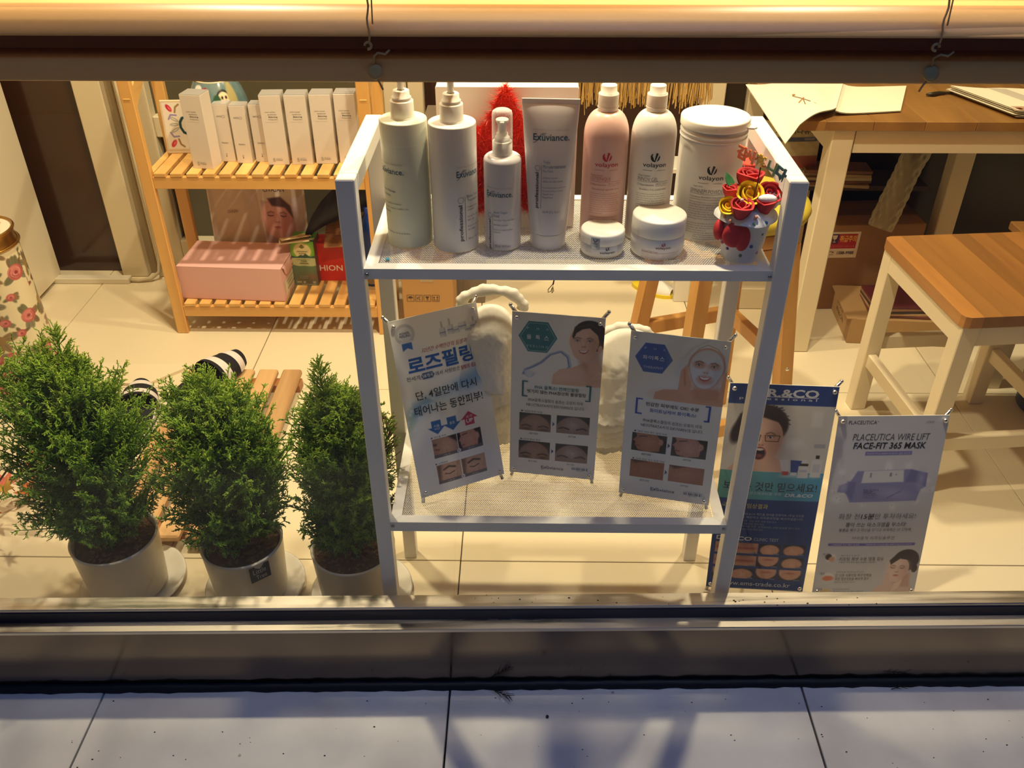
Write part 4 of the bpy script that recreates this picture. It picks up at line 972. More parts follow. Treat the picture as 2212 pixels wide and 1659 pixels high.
for i, yy in enumerate((760, 874, 970)): P.text('0%d' % (i + 1), .05, .09, Y(yy), .024, C(120, 116, 126))
P.build('lettering', pf, kid(t, 'printed_sheet'))

# ================================================================== BOTTLES AND JARS ON THE TOP SHELF
M_plas = mat('white_plastic', hx(236, 232, 226), 0.32, sss=.05)
M_plas2 = mat('pearl_plastic', hx(222, 218, 222), 0.26, coat=.2)
M_plasg = mat('milky_green_plastic', hx(226, 228, 208), 0.34, sss=.05)
M_capw = mat('cap_plastic', hx(240, 236, 226), 0.38)
M_pinkb = mat('pink_liquid_bottle', hx(236, 196, 184), 0.30, sss=.1)
def rprof(r, z0, z1, rb=.003, rt=.004, n=5):
    P = [(0, z0), (r - rb, z0)]
    for i in range(1, n + 1): a = R(90 * i / n); P.append((r - rb + rb * math.sin(a), z0 + rb - rb * math.cos(a)))
    for i in range(0, n + 1): a = R(90 * i / n); P.append((r - rt + rt * math.cos(a), z1 - rt + rt * math.sin(a)))
    return P
EX = C(52, 92, 112); EXB = C(60, 110, 150); PG = C(96, 90, 98)
def exu_m(P, x0, x1, y, h, col=EX):
    P.text('Exüviance.', x0, x1, y, h, col, .012)
    w_ = x1 - x0; P.pline([(x0 + w_ * .0, y + h * .80), (x0 + w_ * .05, y + h * .78), (x0 + w_ * .11, y + h * .45), (x0 + w_ * .20, y - h * .30), (x0 + w_ * .27, y - h * .58), (x0 + w_ * .36, y - h * .56)], h * .07, col)
def prof_block(P, x, y0, y1, s):
    """vertical 'professional' with hexagon and rule"""
    P.text('professional', x - (y1 - y0) / 2, x + (y1 - y0) / 2, (y0 + y1) / 2, s, PG, .02, rot=math.pi / 2)
    P.hexring(x, y0 - s * 1.0, s * .62, .0005, PG, 0); P.line(x + s * .85, y0 - s * 1.7, x + s * .85, y1, .0005, PG)
SHZ = ZS
def pump_bottle(x, y, label, body, prt):
    t = thing('pump_bottle', label, 'bottle', (x, y, SHZ), None, 'skin care products on the top shelf')
    r = .0338
    part('body', MB().lathe(rprof(r, 0, .187, .003, .0022) + [(.016, .1872)], 56, caps=False), body, t, local=True)
    part('collar', MB().lathe([(.0165, .186), (.0165, .2105), (.0160, .2115), (.0132, .212), (.0132, .2145), (.0138, .2150), (.0138, .2160), (.0118, .2165), (.0115, .2245), (.0105, .2255), (.0052, .2256)], 40, caps=False), M_capw, t, local=True)
    part('collar_ring', MB().lathe([(.0168, .1866), (.0171, .1872), (.0171, .1888), (.0166, .1893)], 40, caps=False), M_capw, t, local=True)
    part('pump_stem', MB().lathe([(.0046, .224), (.0046, .262)], 20), M_capw, t, local=True)
    hd = MB().lathe([(.0, .262), (.0105, .262), (.0125, .266), (.012, .272), (.007, .2745), (0, .275)], 24, caps=False)
    hd.tube([(0, .0, .268), (.0, .018, .269), (0, .034, .266), (0, .040, .261)], [.0052, .0046, .004, .0034], 10)
    part('pump_head', hd, M_capw, t, local=True)
    part('label_edge', MB().lathe([(r + .00015, .156), (r + .00022, .1562), (r + .00015, .1565)], 56, caps=False), mat('label_film', hx(246, 246, 244), .2), t, local=True)
    P = Print(); prt(P); P.build('lettering', on_cyl(r, .187), kid(t, 'body', 'tube_body'), .4)
    return t
def prtA(P):
    exu_m(P, -.047, .0005, .068, .0085); P.text('DERMATOLOGIST DEVELOPED', -.047, -.001, .0575, .0021, C(190, 184, 176))
    P.text('Power Massage', -.042, -.014, .098, .0045, EXB).text('Creme', -.042, -.0235, .1045, .0042, EXB)
    P.text('Nitro-slip glide formulation', -.042, -.006, .117, .0034, PG).text('Antioxidant complex conditions skin', -.042, .0045, .124, .0034, PG).text('texture', -.042, -.026, .130, .0032, PG)
    P.text('Net Wt 454 g / 16 oz (1.8 lb)e', -.044, .004, .1625, .0035, PG)
def prtB(P):
    exu_m(P, .0065, .047, .066, .0095); P.text('DERMATOLOGIST DEVELOPED', .0065, .046, .0555, .002, C(188, 182, 176))
    prof_block(P, .0115, .112, .168, .0075)
    P.text('Bionic Tonic', .021, .043, .1, .0042, EXB).text('Treatment', .021, .041, .106, .0042, EXB)
    for i, s_ in enumerate(('Creates an even', 'complexion', '', 'Gently lifts dead', 'skin cells', '', 'Brings new skin to', 'the surface')):
        if s_: P.text(s_, .021, .021 + .0013 * len(s_), .116 + .005 * i, .0031, PG)
    P.text('454 mL / 16 fl oz e', .0215, .046, .1655, .0032, PG)
pump_bottle(-.1692, 1.2410, 'tall white pump bottle at the far left of the top shelf, lettering turned away', M_plasg, prtA)
pump_bottle(-.0992, 1.2267, 'tall white pump bottle with vertical grey lettering, second from left on the top shelf', M_plas, prtB)
# spray bottle with clear cap
t = thing('spray_bottle', 'shorter lilac grey spray bottle with clear domed cap before the red star', 'bottle', (-.0290, 1.2284, SHZ), None, 'skin care products on the top shelf')
part('body', MB().lathe(rprof(.0272, 0, .139, .003, .008, 8) + [(.0145, .1392)], 48, caps=False), M_plas2, t, local=True)
part('collar', MB().lathe([(.0143, .138), (.0143, .1585), (.0138, .159), (.0112, .1592)], 36, caps=False), M_capw, t, local=True)
part('collar_ring', MB().lathe([(.0146, .1385), (.0149, .139), (.0149, .1405), (.0145, .141)], 36, caps=False), M_capw, t, local=True)
part('spray_head', MB().lathe([(.0112, .159), (.011, .164), (.0085, .1645), (.0082, .170), (.0066, .1705), (.006, .176), (.0062, .183), (.009, .186), (.0092, .1885), (.0085, .1895), (0, .190)], 28, caps=False).box(-.003, .003, -.0115, .0, .184, .188, bev=.0006), M_capw, t, local=True)
def clearmat(nm, c, fac=.16):
    m = bpy.data.materials.new(nm); m.use_nodes = True; nt = m.node_tree; b = nt.nodes['Principled BSDF']; b.inputs['Base Color'].default_value = c; b.inputs['Roughness'].default_value = .08
    tr = nt.nodes.new('ShaderNodeBsdfTransparent'); x = nt.nodes.new('ShaderNodeMixShader'); lw = nt.nodes.new('ShaderNodeLayerWeight'); lw.inputs['Blend'].default_value = .25
    ad = nt.nodes.new('ShaderNodeMath'); ad.operation = 'ADD'; ad.use_clamp = True; ad.inputs[1].default_value = fac
    nt.links.new(lw.outputs['Facing'], ad.inputs[0]); nt.links.new(ad.outputs[0], x.inputs[0]); nt.links.new(tr.outputs[0], x.inputs[1]); nt.links.new(b.outputs[0], x.inputs[2]); nt.links.new(x.outputs[0], nt.nodes['Material Output'].inputs[0])
    return m
M_clear = clearmat('clear_plastic', (.9, .88, .88, 1))
part('clear_cap', MB().lathe([(.0147, .160), (.0145, .196), (.0135, .2005), (.010, .2028), (0, .2032)], 36, caps=False), M_clear, t, local=True)
P = Print(); exu_m(P, -.0255, .0155, .0505, .0085); P.text('DERMATOLOGIST DEVELOPED', -.025, .015, .041, .002, C(170, 166, 172))
prof_block(P, -.0195, .090, .137, .0062)
P.text('Bionic Oxygen', -.0125, .0075, .078, .0042, EXB).text('Facial', -.0125, -.0045, .083, .0042, EXB)
for i, s_ in enumerate(('Pure Oxygen + Bionic Blend Mask', 'Detoxifies, energizes', 'Restores a radiant, youthful', 'complexion')): P.text(s_, -.0125, -.0125 + .00098 * len(s_), (.090, .0975, .105, .109)[i], .003, PG)
P.text('250 mL / 8.4 fl oz e', -.012, .012, .1305, .004, PG)
P.build('lettering', on_cyl(.0272, .139), kid(t, 'body', 'tube_body'), .4)
# flattened tube standing on its cap
t = thing('cream_tube', 'pearl grey squeeze tube standing on its cap, flat crimped end up', 'tube', (.0385, 1.2330, SHZ), (0, 0, R(-3)), 'skin care products on the top shelf')
_off[t.name] = Vector((0, 0, 0))
ZT0, ZT1 = .024, .2165
def tubew(v): return .0275 + (.0400 - .0275) * v ** .9, .0275 * (1 - v) ** .62 + .0011
def tubef(u, v):
    a = 2 * math.pi * u; z = ZT0 + (ZT1 - ZT0 - .007) * v; wx, wy = tubew(v)
    return (wx * math.cos(a) * (1), wy * math.sin(a), z)
mb = MB().grid(tubef, 64, 28, closeu=True)
mb.box(-.0402, .0402, -.0011, .0011, ZT1 - .0072, ZT1, bev=.0004)
for i in range(26): mb.box(-.039 + i * .003, -.0375 + i * .003, -.00125, .00125, ZT1 - .0062, ZT1 - .0012)
part('tube_body', mb, M_plas2, t, local=True)
part('cap', MB().lathe(rprof(.0268, 0, .0235, .0015, .0015), 48, caps=False), M_plas2, t, local=True)
def ontube(x, y, e):
    z = ZT1 - y; v = min(1, max(0, (z - ZT0) / (ZT1 - ZT0 - .007))); wx, wy = tubew(v); q = max(-.999, min(.999, x / wx)); 
    return (x, -wy * math.sqrt(1 - q * q) - e - .0002, z)
P = Print(); exu_m(P, -.0235, .0275, .0505, .0095); P.text('DERMATOLOGIST DEVELOPED', -.0235, .0265, .0405, .0021, C(190, 184, 184))
prof_block(P, -.0165, .100, .152, .0065)
P.text('Triple', -.0085, .001, .085, .0045, EXB).text('Microdermabrasion', -.0085, .0235, .091, .0048, EXB).text('Face Polish', -.0085, .0055, .097, .0034, EXB)
for i, s_ in enumerate(('Exfoliating treatment', 'clarifies and refines texture', '', 'Potent blend of skin rejuvenators', '  Professional Grade Crystals', '  Glycolic Acid', '  Papaya Enzyme')):
    if s_: P.text(s_, -.0085, -.0085 + .0010 * len(s_), .107 + .0047 * i, .0031, PG)
P.text('Net Wt 227 g / 8 oz e', -.008, .0165, .157, .0045, EXB)
P.build('lettering', ontube, kid(t, 'body', 'tube_body'), .4)

# rounded bottles with the V logo
def vlogo(P, cx, cy, r, ink, paper):
    P.poly([(cx - r * .95, cy - r * .35), (cx - r * .55, cy - r * .85), (cx - r * .1, cy + r * .55), (cx + r * .15, cy - r * .95), (cx + r * .62, cy - r * .8), (cx + r * .05, cy + r * .98), (cx - r * .5, cy + r * .85), (cx - r * .9, cy + r * .35)], ink)
    P.poly([(cx - r * .62, cy - r * .45), (cx - r * .40, cy - r * .6), (cx - r * .02, cy + r * .6), (cx - r * .16, cy + r * .6)], paper)
    P.poly([(cx + r * .85, cy - r * .5), (cx + r * .98, cy), (cx + r * .8, cy + r * .55), (cx + r * .32, cy + r * .95)], ink)
def volay(P, cx, y, w_, ink, paper, lh=.009):
    vlogo(P, cx, y - lh * 1.45, lh * .82, ink, paper); P.text('volayon', cx - w_ / 2, cx + w_ / 2, y, lh, ink, .006)
    P.line(cx - w_ / 2, y + lh * .85, cx - w_ * .08, y + lh * .85, .0004, ink).line(cx + w_ * .12, y + lh * .85, cx + w_ / 2, y + lh * .85, .0004, ink)
TX = ['%s Solution for moisturizing the skin and', 'skin water gel, derived from caviar extracts,', 'elastic skin texture, gives deep nutrients and', 'keeping it all day long. Apply proper amount', 'to face and neck, pat gently and massage until', 'completely absorbed. The gel keeps the skin', 'clear, soft and healthy every single day with', 'natural ingredients and pure botanical extract', 'which protects the skin from the environment', 'and dryness, leaving it fresh and comfortable']
def round_bottle(x, y, label, body, ink, paper, title, sub, line2):
    t = thing('lotion_bottle', label, 'bottle', (x, y, SHZ), None, 'skin care products on the top shelf')
    r = .0325; P_ = [(0, 0), (r - .004, 0), (r - .001, .001), (r, .005), (r, .155)]
    for i in range(1, 11): a = R(90 * i / 10); P_.append((.0135 + (r - .0135) * math.cos(a), .155 + .036 * math.sin(a)))
    P_ += [(.0128, .1945)]
    part('body', MB().lathe(P_, 56, caps=False), body, t, local=True)
    part('cap', MB().lathe([(.0138, .1915), (.0142, .193), (.0146, .1965), (.0145, .214), (.0142, .2150), (.0115, .2155), (.0113, .226), (.0108, .2268), (0, .227)], 40, caps=False), M_capw, t, local=True)
    part('cap_ring', MB().lathe([(.0149, .1955), (.0152, .1962), (.0152, .1975), (.0149, .198)], 40, caps=False), M_capw, t, local=True)
    P = Print(); dk = tuple(c * .8 + .1 for c in ink); x0 = -.023
    volay(P, 0, .066, .034, ink, paper, .0085)
    P.text('Organic Solution', x0, x0 + .018, .0815, .0028, dk).text(title, x0, x0 + .030, .0865, .0058, dk, -.012).line(x0, .0905, .0235, .0905, .0004, ink)
    P.text('□ Reproduction', x0, x0 + .024, .0955, .0038, dk).text('500 mL / 16.9 fl.oz', .004, .023, .0935, .002, dk).text('60 min repair care', .004, .021, .0965, .002, dk).text(line2, x0 + .004, .021, .1025, .0034, dk)
    for i in range(10): P.text(TX[i] % sub if '%' in TX[i] else TX[i], x0, x0 + (.042 + .003 * ((i * 7) % 3) / 2 if i < 9 else .02), .109 + .0034 * i, .0023, dk)
    P.line(x0, .1455, .022, .1455, .0004, ink).line(x0, .151, .022, .151, .0003, ink); vlogo(P, 0, .1535, .0028, ink, paper)
    P.build('lettering', on_cyl(r, .187), kid(t, 'body', 'tube_body'), .4)
    return t
RD = C(196, 44, 50); GB = C(28, 44, 44)
round_bottle(.1205, 1.265, 'white rounded bottle with pink liquid and red logo, behind the small jar', M_pinkb, RD, C(226, 150, 140), 'LOTIONIQUE', 'Volaya', 'Emotional special care')
round_bottle(.1893, 1.265, 'white rounded bottle with dark green logo, behind the larger cream jar', M_plas, GB, C(236, 232, 226), 'INNOV GEL', 'Innov', 'Revolution of the primary mask')
# powder canister
t = thing('powder_canister', 'wide white canister with flat white lid and dark logo', 'canister', (.2790, 1.2845, SHZ), (0, 0, R(-2)), 'skin care products on the top shelf'); _off[t.name] = Vector((0, 0, 0))
r = .0478
part('body', MB().lathe(rprof(r, 0, .150, .003, .001) + [(r + .0012, .1505), (r + .0012, .1525), (r, .153), (r, .157), (r + .0012, .1575), (r + .0012, .1595), (r - .001, .160), (r - .001, .166)], 64, caps=False), M_plas, t, local=True)
lid = MB().lathe([(.0485, .1655), (.0497, .166), (.0500, .1675), (.0500, .1765), (.0492, .1782), (.0478, .1788), (.0, .179)], 64, caps=False)
part('lid', lid, M_capw, t, local=True)
part('lid_tab', MB().prism([(.046, -.011), (.0585, -.008), (.0615, -.002), (.0600, .005), (.047, .009)], .1672, .1695, M=Matrix.Rotation(R(-22), 4, 'Z')), M_capw, t, local=True)
P = Print(); volay(P, -.004, .066, .036, GB, C(236, 232, 226), .0088); x0 = -.032
P.text('Organic Solution', x0 + .004, x0 + .018, .079, .0026, PG).text('SPINNEM POWDER', x0, x0 + .052, .086, .0062, GB, -.014).line(x0, .0905, .027, .0905, .0004, GB)
P.text('□ Reproduction', x0, x0 + .016, .095, .0032, PG).text('Revolution of the primary mask', x0 + .018, .026, .095, .0032, PG).line(x0, .0985, .027, .0985, .0004, GB)
for i in range(14):
    if i != 8: P.text(TX[i % 10].replace('%s', 'Spinnem'), x0, x0 + (.058 if i not in (4, 12) else .03), .103 + .0037 * i, .0024, PG)
P.line(x0 + .012, .1545, .023, .1545, .0004, GB).text('500 g / 16.9 fl.oz | 352 ml / 920 g', x0 + .012, .020, .158, .003, PG).line(x0 + .012, .1615, .023, .1615, .0004, GB)
P.build('lettering', on_cyl(r, .166), kid(t, 'body', 'tube_body'), .4)
# two cream jars
def jar(x, y, r, h, zl, label, rot=0):
    t = thing('cream_jar', label, 'jar', (x, y, SHZ), (0, 0, rot), 'skin care products on the top shelf'); _off[t.name] = Vector((0, 0, 0))
    part('body', MB().lathe([(0, 0), (r - .006, 0), (r - .002, .002), (r - .0003, .006), (r, zl * .55), (r - .0005, zl - .001), (r - .0015, zl)], 56, caps=False), M_plas, t, local=True)
    part('lid', MB().lathe([(r - .002, zl), (r + .0001, zl + .0004), (r + .0002, zl + .001), (r - .0002, h - .0025), (r - .0012, h - .0007), (r - .003, h), (0, h)], 56, caps=False), M_capw, t, local=True)
    return t
t = jar(.1184, 1.2067, .0325, .0372, .0205, 'small white cream jar with a holographic sticker, in front of the pink bottle')
P = Print(); P.rect(-.0295, -.003, -.0295, -.003, GB) if False else None
vlogo(P, .0055, .0200, .0030, GB, C(236, 232, 226)); P.text('volayon', -.006, .017, .0262, .0048, GB, .01)
for i in range(6): P.line(-.029, .0155 + i * .0024, -.019, .0158 + i * .0024, .0003, PG).line(.021, .0165 + i * .0024, .031, .0160 + i * .0024, .0003, PG)
P.build('lettering', on_cyl(.0325, .0372), kid(t, 'body', 'tube_body'), .4)
hp = Pic(24, 30, C(150, 160, 176)); 
for i in range(8): hp.ell(nrs.uniform(0, 1), nrs.uniform(0, 1.2), .25, .15, [C(180, 150, 190), C(120, 170, 180), C(190, 196, 200)][i % 3], 0, 4, .5)
hp.stroke([(.3, .2), (.5, .5), (.75, .2)], .1, C(40, 44, 60)); hp.rect(.25, .6, .8, .7, C(70, 74, 90)); hp.rect(.2, .85, .85, .92, C(80, 84, 100)); hp.rect(.3, 1.0, .75, 1.06, C(80, 84, 100))
f_ = on_cyl(.0325, .0372)
def hf(x, y): return np.array([f_(-.020 + a * .0135, .0035 + b * .0135, .0004) for a, b in zip(x, y)])
hp.build('hologram_sticker', hf, t, vcmat('hologram_foil', .2, .8, .4))
t = jar(.1998, 1.2090, .0393, .0595, .0335, 'larger white cream jar with a red logo and pink text on its front')
P = Print(); vlogo(P, .0035, .0330, .0030, C(150, 30, 50), C(236, 232, 226)); P.text('volayon', -.008, .0145, .0385, .0052, C(130, 40, 60), .01)
P.text('Emotional Clinic Cream', -.028, -.004, .0445, .0030, C(150, 60, 90)).line(-.029, .0465, .030, .0465, .0004, C(150, 60, 90)).line(-.029, .0545, .030, .0545, .0003, C(150, 60, 90))
for i in range(3): P.text('Volayon original cream formula for the face and body revitalizing care', -.029, .029 - .01 * (i == 2), .0487 + i * .0022, .0014, C(190, 90, 120))
for i in range(6): P.line(-.0385, .014 + i * .003, -.0355, .014 + i * .003, .0004, C(170, 90, 120))
P.build('lettering', on_cyl(.0393, .0595), kid(t, 'body', 'tube_body'), .4)

# ---- clay flower cup
CX, CY = .3195, 1.1905
t = thing('clay_flower_cup', 'paper cup covered in white clay with red and yellow clay roses', 'ornament', (CX, CY, SHZ), (0, 0, 0)); _off[t.name] = Vector((0, 0, 0))
M_clay = mat('white_clay', hx(226, 226, 228), .75, bump=.25, bscale=140); M_red = mat('red_clay', hx(190, 44, 48), .7, bump=.1, bscale=200); M_yel = mat('yellow_clay', hx(245, 204, 10), .7, bump=.1, bscale=200); M_grn = mat('green_clay', hx(36, 104, 58), .7)
def cupf(u, v):
    a = 2 * math.pi * u; z = .071 * v; r = .0262 + .0130 * v; r += .0004 * math.sin(a * 5 + z * 130) + .0003 * math.sin(a * 9 - z * 90)
    return (r * math.cos(a), r * math.sin(a), z)
mb = MB().grid(cupf, 72, 24, closeu=True); mb.lathe([(0, .0), (.0258, .0)], 40, caps=False)
part('cup', mb, M_clay, t, local=True)
def lidf(u, v):
    a = 2 * math.pi * u; s_ = math.sin(v * math.pi * .5); rr = (.0445 + .0012 * math.sin(a * 4 + 1)) * (1 - v) ** .5 if v < .999 else 1e-5
    return (rr * math.cos(a), rr * math.sin(a), .0655 + .021 * v ** .8 + .0008 * math.sin(a * 6 + v * 9))
part('icing', MB().grid(lidf, 72, 18, closeu=True).lathe([(.0385, .0655), (.0445, .0655)], 60, caps=False), M_clay, t, local=True)
def rose(c, s, m, nm='rose', n=7, lean=0.0, az=0.0):
    mb = MB()
    def cup_petal(a0, r, h, open_, wd):
        def f(u, v):
            a = a0 + (u - .5) * wd; rr = r * (.35 + .65 * math.sin(min(1, v * 1.1) * 1.35)) * (1 + open_ * v * v); z = h * v - h * .18 * abs(2 * u - 1) ** 2.2 * v
            return (rr * math.cos(a), rr * math.sin(a), z)
        k0 = len(mb.v); mb.grid(f, 12, 8)
        # thickness: inner skin
        def g(u, v):
            a = a0 + (u - .5) * wd; rr = r * .86 * (.35 + .65 * math.sin(min(1, v * 1.1) * 1.35)) * (1 + open_ * v * v); z = h * v - h * .18 * abs(2 * u - 1) ** 2.2 * v
            return (rr * math.cos(a), rr * math.sin(a), z + h * .02)
        mb.grid(g, 12, 8); e = 12 * 7
        for i in range(11): mb.f.append([k0 + e + i, k0 + 96 + e + i, k0 + 96 + e + i + 1, k0 + e + i + 1]); mb.mi.append(0); mb.sm.append(True)
    for i in range(3): cup_petal(i * 2.09 + .4 + az, s, s * 1.75, .10, 2.6)
    for i in range(3): cup_petal(i * 2.09 + 1.4 + az, s * .74, s * 1.8, -.05, 2.5)
    cup_petal(.9 + az, s * .42, s * 1.72, -.1, 5.2)
    mb.ball((0, 0, s * .5), s * .62, 12, sc=(1, 1, 1))
    M = Matrix.Translation(c) @ Matrix.Rotation(lean, 4, 'X')
    mb.v = [tuple(M @ Vector(p)) for p in mb.v]
    return part(nm, mb, m, t, local=True)
rose((-.0155, -.0265, .0705), .0152, M_red, lean=.25)
rose((.0195, -.0165, .0735), .0145, M_red, lean=.15, az=.8)
rose((-.002, .004, .082), .0175, M_yel, lean=.7, az=1.9)
rose((-.0325, -.008, .0745), .0125, M_yel, lean=.8, az=2.6)
rose((-.022, .012, .080), .013, M_red, az=.4)
rose((.003, .020, .090), .018, M_red, az=1.4)
rose((.027, .006, .080), .017, M_red, lean=.6, az=2.2)
rose((.0335, -.003, .0775), .0125, M_clay, lean=.3, az=1.2)
part('petal', MB().ball((.020, -.024, .0995), .0115, 14, sc=(1.15, .65, .5)), M_clay, t, local=True)
def leaf(c, L, a, up=.5):
    f = lambda u, v: (c[0] + math.cos(a) * L * v - math.sin(a) * (u - .5) * L * .75 * math.sin(math.pi * min(1, v + .04)) ** .7, c[1] + math.sin(a) * L * v + math.cos(a) * (u - .5) * L * .75 * math.sin(math.pi * min(1, v + .04)) ** .7, c[2] + L * up * v - abs(u - .5) * .003)
    mb = MB().grid(f, 7, 8); n0 = len(mb.v); mb.grid(lambda u, v: tuple(np.array(f(u, v)) - np.array((0, 0, .0012))), 7, 8)
    part('leaf', mb, M_grn, t, local=True)
leaf((-.018, .016, .098), .020, 2.2, 1.0); leaf((.036, .006, .082), .018, .1, .1); leaf((.012, .022, .09), .016, 1.2, .8)
bowm = MB(); bowm.ball((-.0195, -.0330, .049), .0135, 16, sc=(1.35, .55, 1.45)); bowm.ball((-.0085, -.0355, .044), .0120, 16, sc=(.9, .45, 1.6)); bowm.ball((-.0400, -.0180, .050), .012, 16, sc=(.6, .9, 1.3)); bowm.ball((-.0370, -.0225, .043), .006, 12)
part('clay_bow', bowm, M_red, t, local=True)
beads = [((-.036, -.026, .073), C(226, 160, 140)), ((-.029, -.034, .0705), C(220, 140, 120)), ((.0025, -.0415, .0685), C(120, 170, 130)), ((.0205, -.0365, .0690), C(50, 130, 160)), ((.0045, -.0385, .078), C(220, 110, 120)), ((-.036, -.0255, .038), C(220, 170, 180)), ((-.0345, -.026, .034), C(220, 150, 160)),
         ((.0065, -.0315, .030), C(80, 70, 140)), ((-.0065, -.0285, .0145), C(100, 150, 100)), ((-.0235, -.0185, .021), C(110, 90, 170)), ((.0195, -.0275, .048), C(90, 120, 120)), ((.0175, -.0225, .017), C(210, 150, 160)), ((-.0155, -.0265, .098), C(226, 190, 180)), ((-.005, -.016, .112), C(220, 140, 40))]
for (c, col) in beads:
    d_ = Vector((c[0], c[1], 0)); part('bead', MB().ball(c, .0027, 10), mat('bead_%d_%d' % (int(col[0] * 255), int(col[2] * 255)), tuple(float(q) for q in lin(col)) + (1,), .12, .0, coat=.6), t, local=True)
part('pick_stick', MB().tube([(.0040, -.010, .095), (.0038, -.020, .118), (.0021, -.029, .146)], .0009, 6), mat('dark_wood_pick', hx(80, 40, 26), .6), t, local=True)
letters = [('감', (-.0193, -.0055, .158), C(214, 92, 40), -.05), ('사', (-.0103, -.0173, .1571), C(220, 100, 40), -.10), ('합', (.0021, -.029, .1537), C(208, 160, 40), -.12), ('니', (.0142, -.041, .1504), C(120, 140, 100), -.18), ('다', (.0225, -.058, .1485), C(50, 104, 112), -.24)]
ud = Vector((.62, -.78, -.10)).normalized(); vd = Vector((.02, -.02, 1)).normalized(); nd = ud.cross(vd).normalized()
for ch, pos, col, rt in letters:
    V, F = glyphs(ch, .05); V = V - (V.min(0) + V.max(0)) / 2; V = V / (V.max(0) - V.min(0)).max() * .0190
    c_, n_ = math.cos(rt), math.sin(rt); mb = MB(); q = len(V); pos = Vector(pos)
    P3 = [tuple(pos + ud * float(a * c_ - b * n_) + vd * float(a * n_ + b * c_) + nd * .0011) for a, b in V]; B3 = [tuple(Vector(p_) - nd * .0022) for p_ in P3]
    edges = {}
    for f in F:
        for i in range(len(f)): e = (f[i], f[(i + 1) % len(f)]); edges[e] = 1
    bd = [e for e in edges if (e[1], e[0]) not in edges]
    mb.add(P3 + B3, [tuple(f) for f in F] + [tuple(reversed([i + q for i in f])) for f in F] + [(a, a + q, b + q, b) for a, b in bd])
    part('letter', mb, mat('letter_%d' % int(col[0] * 255 + col[1] * 99), tuple(float(k_) for k_ in lin(col)) + (1,), .3, coat=.5), t, local=True)

# ---- white carton with red tinsel star
bx = thing('white_carton', 'large flat white carton standing at the back of the top shelf', 'box', (-.023, 1.305, SHZ))
M_ctn = mat('white_carton_board', hx(232, 222, 214), .5)
part('carton_body', MB().box(-.1265, .0800, 1.290, 1.345, SHZ, SHZ + .215, bev=.0016), M_ctn, bx)
part('lid_flap', MB().box(-.1255, .0790, 1.2895, 1.2901, SHZ + .197, SHZ + .2155), M_ctn, bx)
st_ = thing('tinsel_star', 'fluffy red tinsel star leaning on the white carton', 'star', (-.026, 1.279, .945))
sc0 = np.array([-.026, 1.281, .952]); RO, RI = .108, .060
pts = []
for i in range(10):
    a = math.pi / 2 + i * math.pi / 5; rr = RO if i % 2 == 0 else RI; pts.append((sc0[0] + rr * math.cos(a) * .86, sc0[2] + rr * math.sin(a)))
mb = MB(); M = Matrix(((1, 0, 0, 0), (0, 0, 1, 0), (0, 1, 0, 0), (0, 0, 0, 1)))
cnt = (float(sc0[0]), float(sc0[1]) - .008, float(sc0[2]))
vs = [(cnt[0] + (x - cnt[0]) * .90, 1.284, cnt[2] + (z - cnt[2]) * .90) for x, z in pts] + [cnt, (cnt[0], 1.287, cnt[2])]
mb.add(vs, [(i, 10, (i + 1) % 10) for i in range(10)] + [((i + 1) % 10, 11, i) for i in range(10)])
part('star_core', mb, mat('red_tinsel_core', hx(206, 26, 14), .6), st_)
V = []; F = []; k_ = 0; N = 12000
tri = [(pts[i], pts[(i + 1) % 10]) for i in range(10)]
for n_ in range(N):
    (x1, z1), (x2, z2) = tri[nrs.randint(10)]; u, v = nrs.rand(2)
    if u + v > 1: u, v = 1 - u, 1 - v
    if n_ < 4200: s_ = nrs.rand(); bx_, bz_ = x1 + (x2 - x1) * s_, z1 + (z2 - z1) * s_
    else: bx_, bz_ = cnt[0] + u * (x1 - cnt[0]) + v * (x2 - cnt[0]), cnt[2] + u * (z1 - cnt[2]) + v * (z2 - cnt[2])
    by_ = 1.282 - .006 * nrs.rand(); d_ = nrs.randn(3); d_[1] = -abs(d_[1]) * .6; d_ /= np.linalg.norm(d_); L = nrs.uniform(.006, .014) * (1.35 if n_ < 4200 else 1); w_ = np.cross(d_, nrs.randn(3)); w_ /= np.linalg.norm(w_); w_ *= nrs.uniform(.0003, .0006)
    b_ = np.array((bx_, by_, bz_)); V += [b_ - w_, b_ + w_, b_ + d_ * L]; F.append((k_, k_ + 1, k_ + 2)); k_ += 3
def tinsel():
    m = mat('red_tinsel', hx(240, 60, 30), .3, .15)
    return m
npmesh('tinsel', V, F, tinsel(), parent=st_, smooth=False, kind='stuff')
# red and blue leaflet box behind the cup
q = thing('leaflet_box', 'small red and blue printed box standing behind the flower cup', 'box', (.335, 1.315, SHZ))
part('box_body', MB().box(.300, .352, 1.300, 1.345, SHZ, SHZ + .098, bev=.001), mat('red_card', hx(226, 64, 44), .45), q)
P = Print(); P.rect(0, .020, .052, .034, C(120, 150, 160)).rect(0, .034, .052, .039, C(60, 70, 150)).rect(0, 0, .018, .030, C(222, 200, 206)).rect(.001, .002, .008, .02, C(200, 60, 120)).rect(.034, .0, .0355, .022, C(240, 230, 225)).disc(.01, .028, .004, C(240, 240, 238))
for i in range(4): P.rect(.002, .004 + i * .006, .016, .0055 + i * .006, C(170, 50, 110))
P.build('box_print', lambda x, y, e: (.300 + x, 1.300 - e, SHZ + .098 - y), q, local=False)

